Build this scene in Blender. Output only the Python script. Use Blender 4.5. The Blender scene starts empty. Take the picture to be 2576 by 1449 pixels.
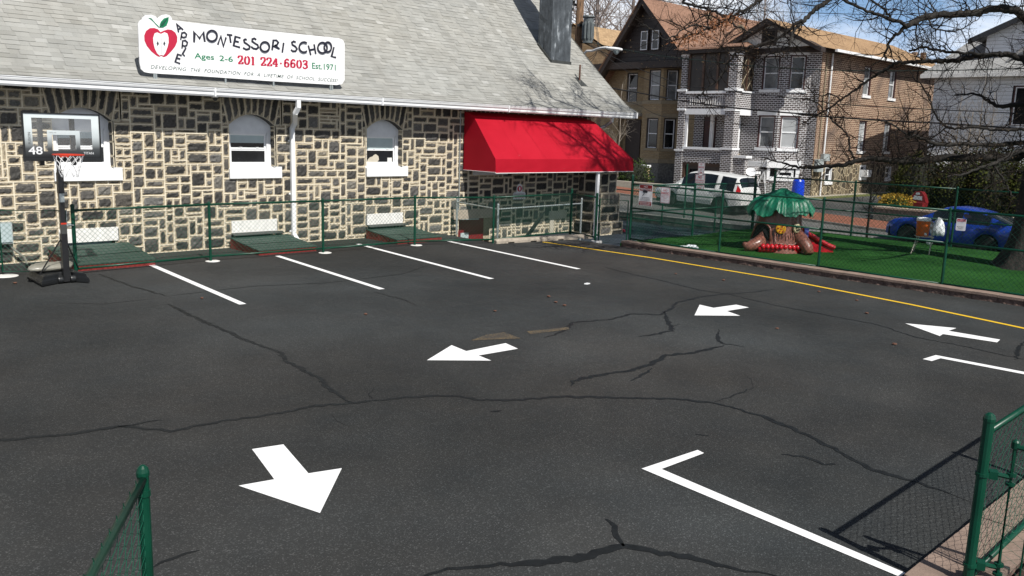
import bpy, bmesh, math, random
from math import sin, cos, pi, radians, sqrt, atan2
from mathutils import Vector, Matrix, noise
V = Vector
RND = random.Random(7)
scene = bpy.context.scene
COL = scene.collection

# ------------------------------------------------------------------ camera (solved from the photo's vanishing points)
PW, PH = 2576.0, 1449.0            # measuring grid used while surveying the photograph
CF, CPITCH, CROLL, CAZ, CH = 2160.0, 10.25, 1.78, 46.0, 2.8
_p, _a, _r = radians(CPITCH), radians(CAZ), radians(CROLL)
cF = V((cos(_a)*cos(_p), sin(_a)*cos(_p), -sin(_p)))
_R0 = V((sin(_a), -cos(_a), 0)); _U0 = _R0.cross(cF)
cR = _R0*cos(_r) + _U0*sin(_r); cU = -_R0*sin(_r) + _U0*cos(_r)
CC = V((0, 0, CH))
def ray(px, py): return cF + cR*((px-PW/2)/CF) - cU*((py-PH/2)/CF)
def gnd(px, py, z=0.0):
    d = ray(px, py); return CC + d*((z-CH)/d.z)
def onx(px, py, X):
    d = ray(px, py); return CC + d*(X/d.x)
def ony(px, py, Y):
    d = ray(px, py); return CC + d*(Y/d.y)
def ond(px, py, k): return CC + ray(px, py)*k
def hill(x, y): return -0.75 + 0.035*(y-11)          # the street climbs gently towards +Y
def onhill(px, py, lift=0.0):
    d = ray(px, py); t = (CH+0.75-lift+0.035*11)/(0.035*d.y-d.z); return CC + d*t
def Z2(x, y): return ((500+x*.3882)/1.59, y*.3882/1.59)
def Z6(x, y): return ((2100+x*.3451)/1.59, y*.3451/1.59)
def Z7(x, y): return (1572.3+x*.3038, y*.3038)
def Z8(x, y): return (2012.6+x*.3472, y*.3472)
def ZB(x, y): return ((2400+x*.3494)/1.59, (600+y*.3494)/1.59)
def ZC(x, y): return ((3200+x*.4141)/1.59, (600+y*.4141)/1.59)

# ------------------------------------------------------------------ mesh builder
class MB:
    def __init__(s): s.v = []; s.f = []; s.m = []; s.col = {}
    def vert(s, p): s.v.append((p[0], p[1], p[2])); return len(s.v)-1
    def face(s, pts, m=0, c=None):
        i = len(s.v); s.v.extend((p[0], p[1], p[2]) for p in pts); s.f.append(tuple(range(i, i+len(pts)))); s.m.append(m)
        if c is not None:
            for k in range(i, i+len(pts)): s.col[k] = c
    def box(s, x0, x1, y0, y1, z0, z1, m=0):
        i = len(s.v)
        s.v += [(x0,y0,z0),(x1,y0,z0),(x1,y1,z0),(x0,y1,z0),(x0,y0,z1),(x1,y0,z1),(x1,y1,z1),(x0,y1,z1)]
        for q in ((3,2,1,0),(4,5,6,7),(0,1,5,4),(1,2,6,5),(2,3,7,6),(3,0,4,7)):
            s.f.append(tuple(i+k for k in q)); s.m.append(m)
    def obox(s, c, ax, ay, az, m=0):                  # oriented box, half axes as vectors
        c = V(c); i = len(s.v)
        for sz in (-1, 1):
            for sx, sy in ((-1,-1),(1,-1),(1,1),(-1,1)):
                s.v.append(tuple(c + V(ax)*sx + V(ay)*sy + V(az)*sz))
        for q in ((3,2,1,0),(4,5,6,7),(0,1,5,4),(1,2,6,5),(2,3,7,6),(3,0,4,7)):
            s.f.append(tuple(i+k for k in q)); s.m.append(m)
    def prism(s, poly, vec, m=0, cap=True):
        n = len(poly); i = len(s.v); vec = V(vec)
        s.v += [tuple(V(p)) for p in poly] + [tuple(V(p)+vec) for p in poly]
        for k in range(n):
            s.f.append((i+k, i+(k+1)%n, i+n+(k+1)%n, i+n+k)); s.m.append(m)
        if cap:
            s.f.append(tuple(i+k for k in reversed(range(n)))); s.m.append(m)
            s.f.append(tuple(i+n+k for k in range(n))); s.m.append(m)
    def tube(s, pts, r, n=6, m=0, cap=True, closed=False):
        pts = [V(p) for p in pts]; N = len(pts)
        rr = list(r) if hasattr(r, '__len__') else [r]*N
        i0 = len(s.v); ref = None
        for k in range(N):
            a = pts[k-1] if (k > 0 or closed) else pts[k]
            b = pts[(k+1) % N] if (k < N-1 or closed) else pts[k]
            t = (b-a)
            if t.length < 1e-9: t = V((0,0,1))
            t.normalize()
            if ref is None:
                ref = V((0,0,1)) if abs(t.z) < .9 else V((1,0,0))
            u = ref - t*ref.dot(t)
            if u.length < 1e-4: u = t.orthogonal()
            u.normalize(); w = t.cross(u); ref = u
            for j in range(n):
                q = pts[k] + (u*cos(2*pi*j/n) + w*sin(2*pi*j/n))*rr[k]; s.v.append((q.x, q.y, q.z))
        K = N if closed else N-1
        for k in range(K):
            a = i0+k*n; b = i0+((k+1) % N)*n
            for j in range(n):
                s.f.append((a+j, a+(j+1)%n, b+(j+1)%n, b+j)); s.m.append(m)
        if cap and not closed:
            s.f.append(tuple(i0+j for j in reversed(range(n)))); s.m.append(m)
            s.f.append(tuple(i0+(N-1)*n+j for j in range(n))); s.m.append(m)
    def bar(s, a, b, r, m=0):                         # thin three sided wire
        a = V(a); b = V(b); t = (b-a).normalized(); u = t.orthogonal().normalized(); w = t.cross(u); i = len(s.v)
        for p in (a, b):
            for j in range(3):
                q = p + (u*cos(2.094*j) + w*sin(2.094*j))*r; s.v.append((q.x, q.y, q.z))
        for j in range(3):
            s.f.append((i+j, i+(j+1)%3, i+3+(j+1)%3, i+3+j)); s.m.append(m)
    def lathe(s, c, prof, n=16, m=0, axis='z'):
        c = V(c); i = len(s.v)
        for (r, h) in prof:
            for j in range(n):
                a = 2*pi*j/n
                if axis == 'z': q = (r*cos(a), r*sin(a), h)
                elif axis == 'y': q = (r*cos(a), h, r*sin(a))
                else: q = (h, r*cos(a), r*sin(a))
                s.v.append(tuple(c+V(q)))
        for k in range(len(prof)-1):
            for j in range(n):
                s.f.append((i+k*n+j, i+k*n+(j+1)%n, i+(k+1)*n+(j+1)%n, i+(k+1)*n+j)); s.m.append(m)
        s.f.append(tuple(i+j for j in range(n))); s.m.append(m)
        s.f.append(tuple(i+(len(prof)-1)*n+j for j in range(n))); s.m.append(m)
    def grid(s, fn, nu, nv, m=0, wrap=False):
        i = len(s.v)
        for a in range(nu+1):
            for b in range(nv+(0 if wrap else 1)):
                s.v.append(tuple(fn(a/nu, b/nv)))
        W = nv if wrap else nv+1
        for a in range(nu):
            for b in range(nv):
                s.f.append((i+a*W+b, i+a*W+(b+1)%W, i+(a+1)*W+(b+1)%W, i+(a+1)*W+b)); s.m.append(m)
    def build(s, name, mats, parent=None, smooth=False, local=False, recalc=False, origin=True):
        me = bpy.data.meshes.new(name)
        v = s.v; off = V((0,0,0))
        if parent is None and origin and v:
            xs = [p[0] for p in v]; ys = [p[1] for p in v]; zs = [p[2] for p in v]
            off = V(((min(xs)+max(xs))/2, (min(ys)+max(ys))/2, min(zs)))
            v = [(p[0]-off.x, p[1]-off.y, p[2]-off.z) for p in v]
        me.from_pydata(v, [], s.f)
        if not isinstance(mats, (list, tuple)): mats = [mats]
        for mt in mats: me.materials.append(mt)
        if len(mats) > 1: me.polygons.foreach_set('material_index', s.m)
        if recalc:
            bm = bmesh.new(); bm.from_mesh(me); bmesh.ops.recalc_face_normals(bm, faces=bm.faces); bm.to_mesh(me); bm.free()
        uv = me.uv_layers.new(name='UVMap'); co = me.vertices; data = [0.0]*(2*len(me.loops))
        for p in me.polygons:
            n = p.normal
            if abs(n.z) > .96: t = V((1,0,0)); b = V((0,1,0))
            else:
                t = V((-n.y, n.x, 0)).normalized(); b = n.cross(t)
            for li in p.loop_indices:
                q = co[me.loops[li].vertex_index].co + off; data[2*li] = q.dot(t); data[2*li+1] = q.dot(b)
        uv.data.foreach_set('uv', data)
        if s.col:
            ca = me.color_attributes.new('st', 'FLOAT_COLOR', 'POINT'); arr = [0.0]*(4*len(me.vertices))
            for k, c in s.col.items(): arr[4*k:4*k+4] = [c[0], c[1], c[2], 1.0]
            ca.data.foreach_set('color', arr)
        if smooth: me.polygons.foreach_set('use_smooth', [True]*len(me.polygons))
        o = bpy.data.objects.new(name, me); COL.objects.link(o)
        if parent is None: o.location = off
        else: adopt(o, parent, local)
        return o

def world(o):
    m = o.matrix_basis.copy()
    if o.parent: m = world(o.parent) @ o.matrix_parent_inverse @ m
    return m
def adopt(o, parent, local=False):
    o.parent = parent
    if not local: o.matrix_parent_inverse = world(parent).inverted()
def tag(o, label=None, cat=None, group=None, kind=None):
    if label: o['label'] = label
    if cat: o['category'] = cat
    if group: o['group'] = group
    if kind: o['kind'] = kind
    return o
def thing(name, label, cat, loc=(0,0,0), group=None, rz=0.0):
    o = bpy.data.objects.new(name, None); COL.objects.link(o); o.empty_display_size = .2
    o.location = loc; o.rotation_euler = (0, 0, rz)
    return tag(o, label, cat, group)
def dup(root, loc, rz=None, label=None):
    def cp(o, par):
        c = o.copy(); COL.objects.link(c)
        if par is not None: c.parent = par
        for ch in [x for x in o.children]: cp(ch, c)
        return c
    r = cp(root, None); r.location = loc
    if rz is not None: r.rotation_euler = (0, 0, rz)
    if label: r['label'] = label
    return r

# ------------------------------------------------------------------ materials
MATS = {}
class NT:
    def __init__(s, name):
        s.mat = bpy.data.materials.new(name); s.mat.use_nodes = True
        s.t = s.mat.node_tree; s.b = s.t.nodes['Principled BSDF']; s.out = s.t.nodes['Material Output']
    def n(s, typ, **kw):
        nd = s.t.nodes.new(typ)
        for k, v in kw.items():
            if k.startswith('i_'): nd.inputs[k[2:].replace('_', ' ')].default_value = v
            else: setattr(nd, k, v)
        return nd
    def l(s, a, b): s.t.links.new(a, b)
    def coord(s, kind='Object', scale=1.0):
        tc = s.n('ShaderNodeTexCoord'); mp = s.n('ShaderNodeMapping')
        sc = scale if hasattr(scale, '__len__') else (scale,)*3
        mp.inputs['Scale'].default_value = sc; s.l(tc.outputs[kind], mp.inputs['Vector']); return mp.outputs['Vector']
    def noise(s, vec, scale, detail=4, rough=.55):
        nd = s.n('ShaderNodeTexNoise'); nd.inputs['Scale'].default_value = scale; nd.inputs['Detail'].default_value = detail
        nd.inputs['Roughness'].default_value = rough
        if vec is not None: s.l(vec, nd.inputs['Vector'])
        return nd.outputs['Fac']
    def ramp(s, fac, stops, interp='LINEAR'):
        nd = s.n('ShaderNodeValToRGB'); nd.color_ramp.interpolation = interp; e = nd.color_ramp.elements
        while len(e) < len(stops): e.new(.5)
        for k, (p, c) in enumerate(stops):
            e[k].position = p; e[k].color = (c[0], c[1], c[2], 1) if hasattr(c, '__len__') else (c, c, c, 1)
        s.l(fac, nd.inputs['Fac']); return nd.outputs['Color']
    def mix(s, fac, a, b, mode='MIX'):
        nd = s.n('ShaderNodeMix'); nd.data_type = 'RGBA'; nd.blend_type = mode
        for sock, val in ((nd.inputs[0], fac), (nd.inputs[6], a), (nd.inputs[7], b)):
            if isinstance(val, (int, float)): sock.default_value = val
            elif isinstance(val, (tuple, list)): sock.default_value = (val[0], val[1], val[2], 1)
            else: s.l(val, sock)
        return nd.outputs[2]
    def math(s, op, a, b=None, c=None):
        nd = s.n('ShaderNodeMath'); nd.operation = op
        for k, val in enumerate((a, b, c)):
            if val is None: continue
            if isinstance(val, (int, float)): nd.inputs[k].default_value = val
            else: s.l(val, nd.inputs[k])
        return nd.outputs[0]
    def bump(s, h, dist=.01, strength=1.0):
        nd = s.n('ShaderNodeBump'); nd.inputs['Distance'].default_value = dist; nd.inputs['Strength'].default_value = strength
        s.l(h, nd.inputs['Height']); s.l(nd.outputs['Normal'], s.b.inputs['Normal'])
    def base(s, c):
        if isinstance(c, (tuple, list)): s.b.inputs['Base Color'].default_value = (c[0], c[1], c[2], 1)
        else: s.l(c, s.b.inputs['Base Color'])
    def rough(s, r):
        if isinstance(r, (int, float)): s.b.inputs['Roughness'].default_value = r
        else: s.l(r, s.b.inputs['Roughness'])
def dim(c, k): return tuple(min(1, x*k) for x in c)
def plain(name, c, rough=.6, var=.15, scale=6.0, metal=0.0, bump=0.0, bscale=40, spec=None, coat=0.0):
    t = NT(name); vec = t.coord()
    f = t.noise(vec, scale, 5)
    t.base(t.ramp(f, [(.3, dim(c, 1-var)), (.7, dim(c, 1+var))]))
    r2 = t.noise(vec, scale*2.3, 3); t.rough(t.ramp(r2, [(.3, max(0, rough-.08)), (.7, min(1, rough+.08))]))
    t.b.inputs['Metallic'].default_value = metal
    if spec is not None: t.b.inputs['Specular IOR Level'].default_value = spec
    if coat: t.b.inputs['Coat Weight'].default_value = coat
    if bump: t.bump(t.noise(vec, bscale, 4), bump)
    return t.mat
def brick(name, cols, mortar, bw=.22, bh=.075, mw=.012, rough=.85, stain=None, bump=.006):
    t = NT(name); tc = t.n('ShaderNodeTexCoord')
    b = t.n('ShaderNodeTexBrick'); b.inputs['Scale'].default_value = 1; b.inputs['Brick Width'].default_value = bw
    b.inputs['Row Height'].default_value = bh; b.inputs['Mortar Size'].default_value = mw; b.inputs['Mortar Smooth'].default_value = .1
    b.inputs['Color1'].default_value = (0, 0, 0, 1); b.inputs['Color2'].default_value = (1, 1, 1, 1); b.inputs['Bias'].default_value = 0
    t.l(tc.outputs['UV'], b.inputs['Vector'])
    n = len(cols); bc = t.ramp(b.outputs['Color'], [(k/max(1, n-1), c) for k, c in enumerate(cols)])
    big = t.noise(tc.outputs['UV'], .7, 5); bc = t.mix(.35, bc, t.ramp(big, [(.3, dim(cols[0], .7)), (.7, dim(cols[-1], 1.1))]))
    fine = t.noise(tc.outputs['UV'], 30, 3)
    bc = t.mix(.5, bc, t.mix(1.0, bc, t.ramp(fine, [(.25, .5), (.75, 1.5)]), 'MULTIPLY'))
    mc = t.mix(.6, mortar, t.mix(1.0, mortar, t.ramp(fine, [(.2, .6), (.8, 1.2)]), 'MULTIPLY'))
    c = t.mix(b.outputs['Fac'], bc, mc)
    if stain:
        sn = t.noise(tc.outputs['UV'], .5, 6); c = t.mix(t.ramp(sn, [(.52, 0), (.68, .75)]), c, stain)
    t.base(c); t.rough(rough)
    t.bump(t.math('SUBTRACT', 1.0, b.outputs['Fac']), bump)
    return t.mat
# ---- asphalt: dark binder, pale aggregate, broad worn patches
def asphalt(name, lo, hi, tint=(1, 1, 1), grain=1.0):
    t = NT(name); vec = t.coord()
    big = t.noise(vec, .22, 6, .6); mid = t.noise(vec, 1.7, 5)
    hue = t.noise(vec, .13, 4)
    c = t.mix(.40, t.ramp(big, [(.36, tuple(lo*.76*x for x in tint)), (.50, tuple((lo+hi)/2*x for x in tint)), (.66, tuple(hi*1.36*x for x in tint))]),
              t.ramp(mid, [(.3, (lo*.95, lo*1.0, lo*1.02)), (.75, (hi*1.06, hi*1.02, hi*.96))]))
    c = t.mix(.5, c, t.mix(1.0, c, t.ramp(hue, [(.38, (.90, 1.03, 1.06)), (.62, (1.10, 1.0, .90))]), 'MULTIPLY'))
    vo = t.n('ShaderNodeTexVoronoi'); vo.inputs['Scale'].default_value = 105; t.l(vec, vo.inputs['Vector'])
    sep = t.n('ShaderNodeSeparateColor'); t.l(vo.outputs['Color'], sep.inputs['Color'])
    chip = t.ramp(sep.outputs[0], [(.55, .85), (.78, 1.1), (.93, 2.0), (1, 3.2)])
    c = t.mix(.8*grain, c, t.mix(1.0, c, chip, 'MULTIPLY'))
    sp = t.noise(vec, 160, 2); c = t.mix(.5*grain, c, t.mix(1.0, c, t.ramp(sp, [(.3, .55), (.7, 1.5)]), 'MULTIPLY'))
    t.base(c); t.rough(t.ramp(mid, [(.3, .72), (.7, .9)])); t.b.inputs['Specular IOR Level'].default_value = .16
    t.bump(t.math('ADD', vo.outputs['Distance'], t.math('MULTIPLY', sp, .6)), .004, .7)
    return t.mat
M = MATS
M['lot'] = asphalt('lot_asphalt', .029, .0445, (.97, 1.0, 1.02), .72)
M['street'] = asphalt('street_asphalt', .075, .11, (1, 1.02, 1.02))
M['drive'] = asphalt('drive_asphalt', .05, .08)
M['seal'] = plain('crack_sealant', (.011, .0125, .013), .6, .35, 9, spec=.25)
M['fine_crack'] = plain('hairline_crack', (.014, .014, .014), .9)
M['oldpaint'] = None
def worn(name, c, amount=.5, rough=.6):
    t = NT(name); vec = t.coord(); n = t.noise(vec, 55, 4); b = t.noise(vec, 2.5, 4)
    a = t.math('ADD', n, t.math('MULTIPLY', b, .35))
    c2 = t.ramp(a, [(amount-.06, (.09, .09, .09)), (amount+.02, c)])
    t.base(c2); t.rough(rough); t.bump(n, .003, .5); return t.mat
M['white_line'] = worn('white_road_paint', (.86, .86, .86), .36)
M['yellow_line'] = worn('yellow_road_paint', (.80, .50, .02), .40)
def ghost():
    t = NT('faded_yellow_paint'); vec = t.coord(); n = t.noise(vec, 40, 4); b = t.noise(vec, 3, 4)
    a = t.math('ADD', n, t.math('MULTIPLY', b, .5)); t.base(t.ramp(a, [(.68, (.036, .034, .032)), (.92, (.15, .105, .05))])); t.rough(.85); return t.mat
M['ghost'] = ghost()
# ---- rubble-faced ashlar with cream ribbon pointing (colour attribute: random, edge distance, random)
def stone():
    t = NT('dark_traprock'); at = t.n('ShaderNodeAttribute'); at.attribute_name = 'st'
    sep = t.n('ShaderNodeSeparateColor'); t.l(at.outputs['Color'], sep.inputs['Color'])
    tc = t.n('ShaderNodeTexCoord'); uv = tc.outputs['UV']
    n1 = t.noise(uv, 9, 6, .65); n2 = t.noise(uv, 26, 5, .6)
    c = t.ramp(sep.outputs[0], [(0, (.042, .041, .040)), (.35, (.070, .067, .062)), (.6, (.098, .095, .091)), (.8, (.083, .075, .065)), (.93, (.14, .137, .130)), (1, (.20, .18, .145))])
    c = t.mix(.75, c, t.mix(1.0, c, t.ramp(n1, [(.25, .45), (.5, 1.0), (.75, 1.7)]), 'MULTIPLY'))
    c = t.mix(.5, c, t.mix(1.0, c, t.ramp(n2, [(.3, .6), (.7, 1.5)]), 'MULTIPLY'))
    warp = t.noise(uv, 13, 6, .62)
    big = t.noise(uv, 3.2, 4)
    thr = t.math('MULTIPLY', t.math('ADD', t.math('MULTIPLY', sep.outputs[2], .55), t.math('MULTIPLY', big, .5)), .032)
    d = t.math('SUBTRACT', t.math('ADD', sep.outputs[1], t.math('MULTIPLY', t.math('SUBTRACT', warp, .5), .085)), thr)
    smear = t.ramp(d, [(.0, 1), (.012, 0)])
    mort = t.mix(.6, (.46, .39, .28), t.ramp(n2, [(.3, (.32, .27, .19)), (.7, (.58, .50, .37))]))
    pf = t.n('ShaderNodeSeparateXYZ'); t.l(uv, pf.inputs[0])
    t.base(t.mix(t.math('MULTIPLY', smear, .92), c, mort)); t.rough(.88); t.b.inputs['Specular IOR Level'].default_value = .25
    t.bump(t.math('ADD', n1, t.math('MULTIPLY', n2, .35)), .035, .9)
    return t.mat
M['stone'] = stone()
def ribbon():
    t = NT('cream_pointing'); tc = t.n('ShaderNodeTexCoord'); uv = tc.outputs['UV']
    n = t.noise(uv, 18, 5); b = t.noise(uv, 1.2, 4)
    c = t.ramp(n, [(.25, (.54, .47, .34)), (.5, (.74, .66, .51)), (.8, (.82, .75, .60))])
    c = t.mix(.3, c, t.ramp(b, [(.35, (.50, .45, .37)), (.65, (.82, .74, .58))]))
    t.base(c); t.rough(.9); t.bump(n, .008, .6); return t.mat
M['ribbon'] = ribbon()
def shingle():
    t = NT('grey_shingles'); at = t.n('ShaderNodeAttribute'); at.attribute_name = 'st'
    sep = t.n('ShaderNodeSeparateColor'); t.l(at.outputs['Color'], sep.inputs['Color'])
    tc = t.n('ShaderNodeTexCoord'); n = t.noise(tc.outputs['UV'], 90, 3); b = t.noise(tc.outputs['UV'], .5, 5); st = t.noise(t.coord('UV', (2.2, .25, 1)), 1.0, 5)
    c = t.ramp(sep.outputs[0], [(0, (.215, .215, .205)), (.3, (.27, .27, .26)), (.65, (.315, .315, .302)), (.9, (.35, .35, .338)), (1, (.40, .40, .39))])
    c = t.mix(.5, c, t.mix(1.0, c, t.ramp(n, [(.3, .65), (.7, 1.35)]), 'MULTIPLY'))
    c = t.mix(.22, c, t.ramp(b, [(.4, (.27, .275, .24)), (.65, (.33, .30, .22))]))
    c = t.mix(.35, c, t.mix(1.0, c, t.ramp(st, [(.3, .7), (.6, 1.15)]), 'MULTIPLY'))
    t.base(c); t.rough(.92); t.bump(n, .003, .6); return t.mat
M['shingle'] = shingle()
def shingle_uv(name, cols, bw=.3, bh=.14):
    return brick(name, cols, dim(cols[0], .55), bw, bh, .006, .92, None, .01)
M['brown_shingle'] = shingle_uv('brown_shingles', [(.21, .115, .075), (.26, .145, .095), (.30, .17, .115)])
M['tan_shingle'] = shingle_uv('tan_shingles', [(.30, .185, .095), (.36, .225, .12), (.42, .27, .145)])
M['tan_shingle2'] = shingle_uv('mottled_tan_shingles', [(.32, .21, .11), (.40, .26, .14), (.50, .34, .19)], .35, .2)
M['grey_shingle'] = shingle_uv('light_grey_shingles', [(.26, .26, .26), (.32, .32, .315), (.37, .37, .365)])
M['grey_brick'] = brick('dark_brick_white_joints', [(.045, .034, .030), (.075, .055, .050), (.10, .078, .072)], (.70, .70, .71), .25, .105, .0165)
M['brown_brick'] = brick('brown_brick', [(.115, .052, .032), (.165, .078, .048), (.215, .112, .070)], (.50, .385, .275), .24, .11, .019, .85, (.07, .05, .045))
M['red_brick_far'] = brick('red_brown_brick', [(.11, .05, .03), (.17, .08, .05), (.21, .11, .07)], (.42, .32, .22), .24, .1, .016)
M['yellow_brick'] = brick('yellow_brick', [(.30, .215, .115), (.37, .27, .15), (.43, .33, .19)], (.26, .21, .14), .25, .1, .014)
M['pavers'] = brick('red_pavers', [(.22, .075, .042), (.27, .09, .05), (.31, .115, .065)], (.17, .08, .05), .2, .1, .008)
def rubble():
    t = NT('rubble_base'); tc = t.n('ShaderNodeTexCoord'); vo = t.n('ShaderNodeTexVoronoi'); vo.inputs['Scale'].default_value = 2.6; vo.feature = 'DISTANCE_TO_EDGE'
    v2 = t.n('ShaderNodeTexVoronoi'); v2.inputs['Scale'].default_value = 2.6
    t.l(tc.outputs['UV'], vo.inputs['Vector']); t.l(tc.outputs['UV'], v2.inputs['Vector'])
    sep = t.n('ShaderNodeSeparateColor'); t.l(v2.outputs['Color'], sep.inputs['Color'])
    c = t.ramp(sep.outputs[0], [(0, (.045, .038, .028)), (.4, (.10, .075, .045)), (.7, (.16, .125, .075)), (1, (.22, .19, .13))])
    n = t.noise(tc.outputs['UV'], 12, 5); c = t.mix(.6, c, t.mix(1.0, c, t.ramp(n, [(.3, .5), (.7, 1.5)]), 'MULTIPLY'))
    e = t.math('ADD', vo.outputs['Distance'], t.math('MULTIPLY', t.math('SUBTRACT', n, .5), .05))
    t.base(t.mix(t.ramp(e, [(.03, 1), (.05, 0)]), c, (.47, .39, .26))); t.rough(.9); t.bump(t.ramp(e, [(.02, 0), (.09, 1)]), .03); return t.mat
M['rubble'] = rubble()
def siding(name, c, pitch=.14, rough=.55):
    t = NT(name); tc = t.n('ShaderNodeTexCoord'); sx = t.n('ShaderNodeSeparateXYZ'); t.l(tc.outputs['UV'], sx.inputs[0])
    saw = t.math('FRACT', t.math('DIVIDE', sx.outputs[1], pitch)); n = t.noise(tc.outputs['UV'], 1.5, 4)
    b = t.ramp(n, [(.3, dim(c, .92)), (.7, dim(c, 1.05))])
    t.base(t.mix(t.ramp(saw, [(.0, .95), (.09, 0), (.90, 0), (1, .8)]), b, dim(c, .35))); t.rough(rough)
    t.bump(t.ramp(saw, [(0, 1), (.96, 0), (1, 1)]), .02); return t.mat
M['white_siding'] = siding('white_clapboard', (.78, .80, .82), .2)
M['brown_siding'] = siding('dark_brown_siding', (.028, .019, .016), .26)
M['white'] = plain('white_paint', (.80, .81, .82), .45, .05, 5)
M['white_worn'] = plain('weathered_white_paint', (.74, .73, .70), .6, .12, 7, bump=.002)
M['white_trim'] = plain('white_trim', (.76, .77, .79), .5, .06)
M['off_white'] = plain('cream_stone_trim', (.48, .44, .36), .8, .12)
M['tan_stone'] = plain('tan_stone_trim', (.30, .25, .17), .85, .15)
M['grey_trim'] = plain('pale_grey_trim', (.55, .57, .58), .6, .08)
M['brown_wood'] = plain('dark_brown_wood', (.030, .020, .016), .6, .2, 8)
M['brown_trim'] = plain('brown_trim', (.085, .045, .028), .6, .2, 8)
M['garage'] = plain('brown_garage_door', (.060, .040, .030), .5, .15)
M['maroon_toy'] = plain('dark_red_toy_plastic', (.16, .010, .014), .45, .15)
M['maroon'] = plain('maroon_frame', (.06, .022, .022), .6, .15)
M['stucco'] = plain('white_stucco', (.66, .65, .60), .85, .1, 9)
def glass_mat(name, c, rough=.06):
    t = NT(name); vec = t.coord(); n = t.noise(vec, 1.3, 3)
    t.base(t.ramp(n, [(.35, dim(c, .6)), (.7, dim(c, 1.5))])); t.rough(rough); t.b.inputs['Specular IOR Level'].default_value = .5; return t.mat
M['pane'] = glass_mat('dark_window_glass', (.013, .014, .016))
M['pane_curtain'] = glass_mat('curtained_window_glass', (.17, .18, .185), .12)
M['screen'] = plain('porch_screen', (.030, .023, .018), .5, .35, 1.5)
M['shade'] = plain('window_shade', (.42, .50, .51), .7, .05)
M['blind'] = siding('window_blind', (.55, .57, .58), .07)
M['black_void'] = plain('dark_interior', (.006, .006, .006), .9)
M['chimney'] = None
def chim():
    t = NT('tarred_chimney'); vec = t.coord(); st = t.coord('Object', (3.2, 3.2, .7)); a = t.noise(st, 2.2, 6, .65); b = t.noise(vec, 9, 5)
    c = t.ramp(a, [(.35, (.045, .052, .060)), (.56, (.080, .092, .104)), (.62, (.16, .18, .20)), (.70, (.50, .53, .56))])
    t.base(t.mix(.35, c, t.mix(1.0, c, t.ramp(b, [(.3, .5), (.7, 1.4)]), 'MULTIPLY'))); t.rough(.6); t.bump(b, .02, .6); return t.mat
M['chimney'] = chim()
def fabric():
    t = NT('red_awning_cloth'); vec = t.coord(); tc = t.n('ShaderNodeTexCoord')
    b = t.noise(vec, 1.1, 4); w = t.noise(t.coord('Object', (60, 60, 60)), 3, 2); sc = t.noise(t.coord('Object', (.8, 3, 3)), 6, 4)
    c = t.ramp(b, [(.3, (.345, .005, .016)), (.7, (.41, .008, .022))]); c = t.mix(t.ramp(sc, [(.70, 0), (.80, .25)]), c, (.6, .25, .25))
    t.base(c); t.rough(.62); t.b.inputs['Sheen Weight'].default_value = .0; t.b.inputs['Specular IOR Level'].default_value = .15; t.bump(w, .001, .4); return t.mat
M['awning'] = fabric()
M['green_pipe'] = plain('green_fence_paint', (.003, .048, .027), .36, .2, 5, spec=.32)
M['green_wire'] = plain('green_vinyl_wire', (.004, .072, .040), .35, .15, 5)
M['dark_green_wire'] = plain('dark_green_wire', (.010, .045, .030), .45, .2, 5)
M['steel'] = plain('galvanised_steel', (.42, .46, .46), .45, .15, 12, metal=.6)
M['hatch_green'] = plain('green_hatch_boards', (.035, .062, .050), .6, .35, 14, bump=.003)
M['hatch_red'] = plain('red_hatch_frame', (.21, .022, .018), .6, .25, 8)
M['concrete'] = plain('concrete', (.36, .31, .25), .9, .14, 10, bump=.006)
M['kerb_top'] = plain('pink_block_cap', (.235, .17, .135), .9, .2, 5, bump=.006)
M['kerb_face'] = plain('rough_block_face', (.13, .085, .07), .95, .4, 14, bump=.05, bscale=16)
M['grey_stone'] = plain('grey_stone_wall', (.17, .165, .15), .95, .45, 9, bump=.05, bscale=9)
M['mat_blue'] = plain('rubber_play_surface', (.018, .028, .040), .8, .3, 3, bump=.004, bscale=90)
def turf():
    t = NT('artificial_turf'); vec = t.coord(); a = t.noise(vec, .8, 5); f = t.noise(t.coord('Object', (60, 140, 60)), 1, 3)
    c = t.ramp(a, [(.3, (.013, .055, .012)), (.7, (.025, .094, .020))]); c = t.mix(.75, c, t.mix(1.0, c, t.ramp(f, [(.3, .35), (.7, 1.7)]), 'MULTIPLY'))
    t.base(c); t.rough(.95); t.b.inputs['Specular IOR Level'].default_value = .06; t.bump(f, .02, .8); return t.mat
M['turf'] = turf()
M['black_plastic'] = plain('black_plastic', (.012, .013, .014), .42, .2, 6)
M['black_metal'] = plain('black_metal', (.014, .014, .015), .35, .15, 6)
M['rim_orange'] = plain('red_orange_steel', (.50, .035, .012), .4)
M['net'] = plain('white_net_cord', (.80, .80, .80), .8, .05)
M['sandbag'] = plain('grey_sandbag', (.26, .25, .21), .35, .12, 9, bump=.01, bscale=12)
def acrylic():
    t = NT('clear_acrylic'); t.base((.9, .93, .93)); t.rough(.05)
    tr = t.n('ShaderNodeBsdfTransparent'); mx = t.n('ShaderNodeMixShader'); n = t.noise(t.coord(), 2, 3)
    t.l(t.ramp(n, [(.3, .03), (.7, .09)]), mx.inputs[0]); t.l(tr.outputs[0], mx.inputs[1]); t.l(t.b.outputs[0], mx.inputs[2]); t.l(mx.outputs[0], t.out.inputs[0]); return t.mat
M['acrylic'] = acrylic()
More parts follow.
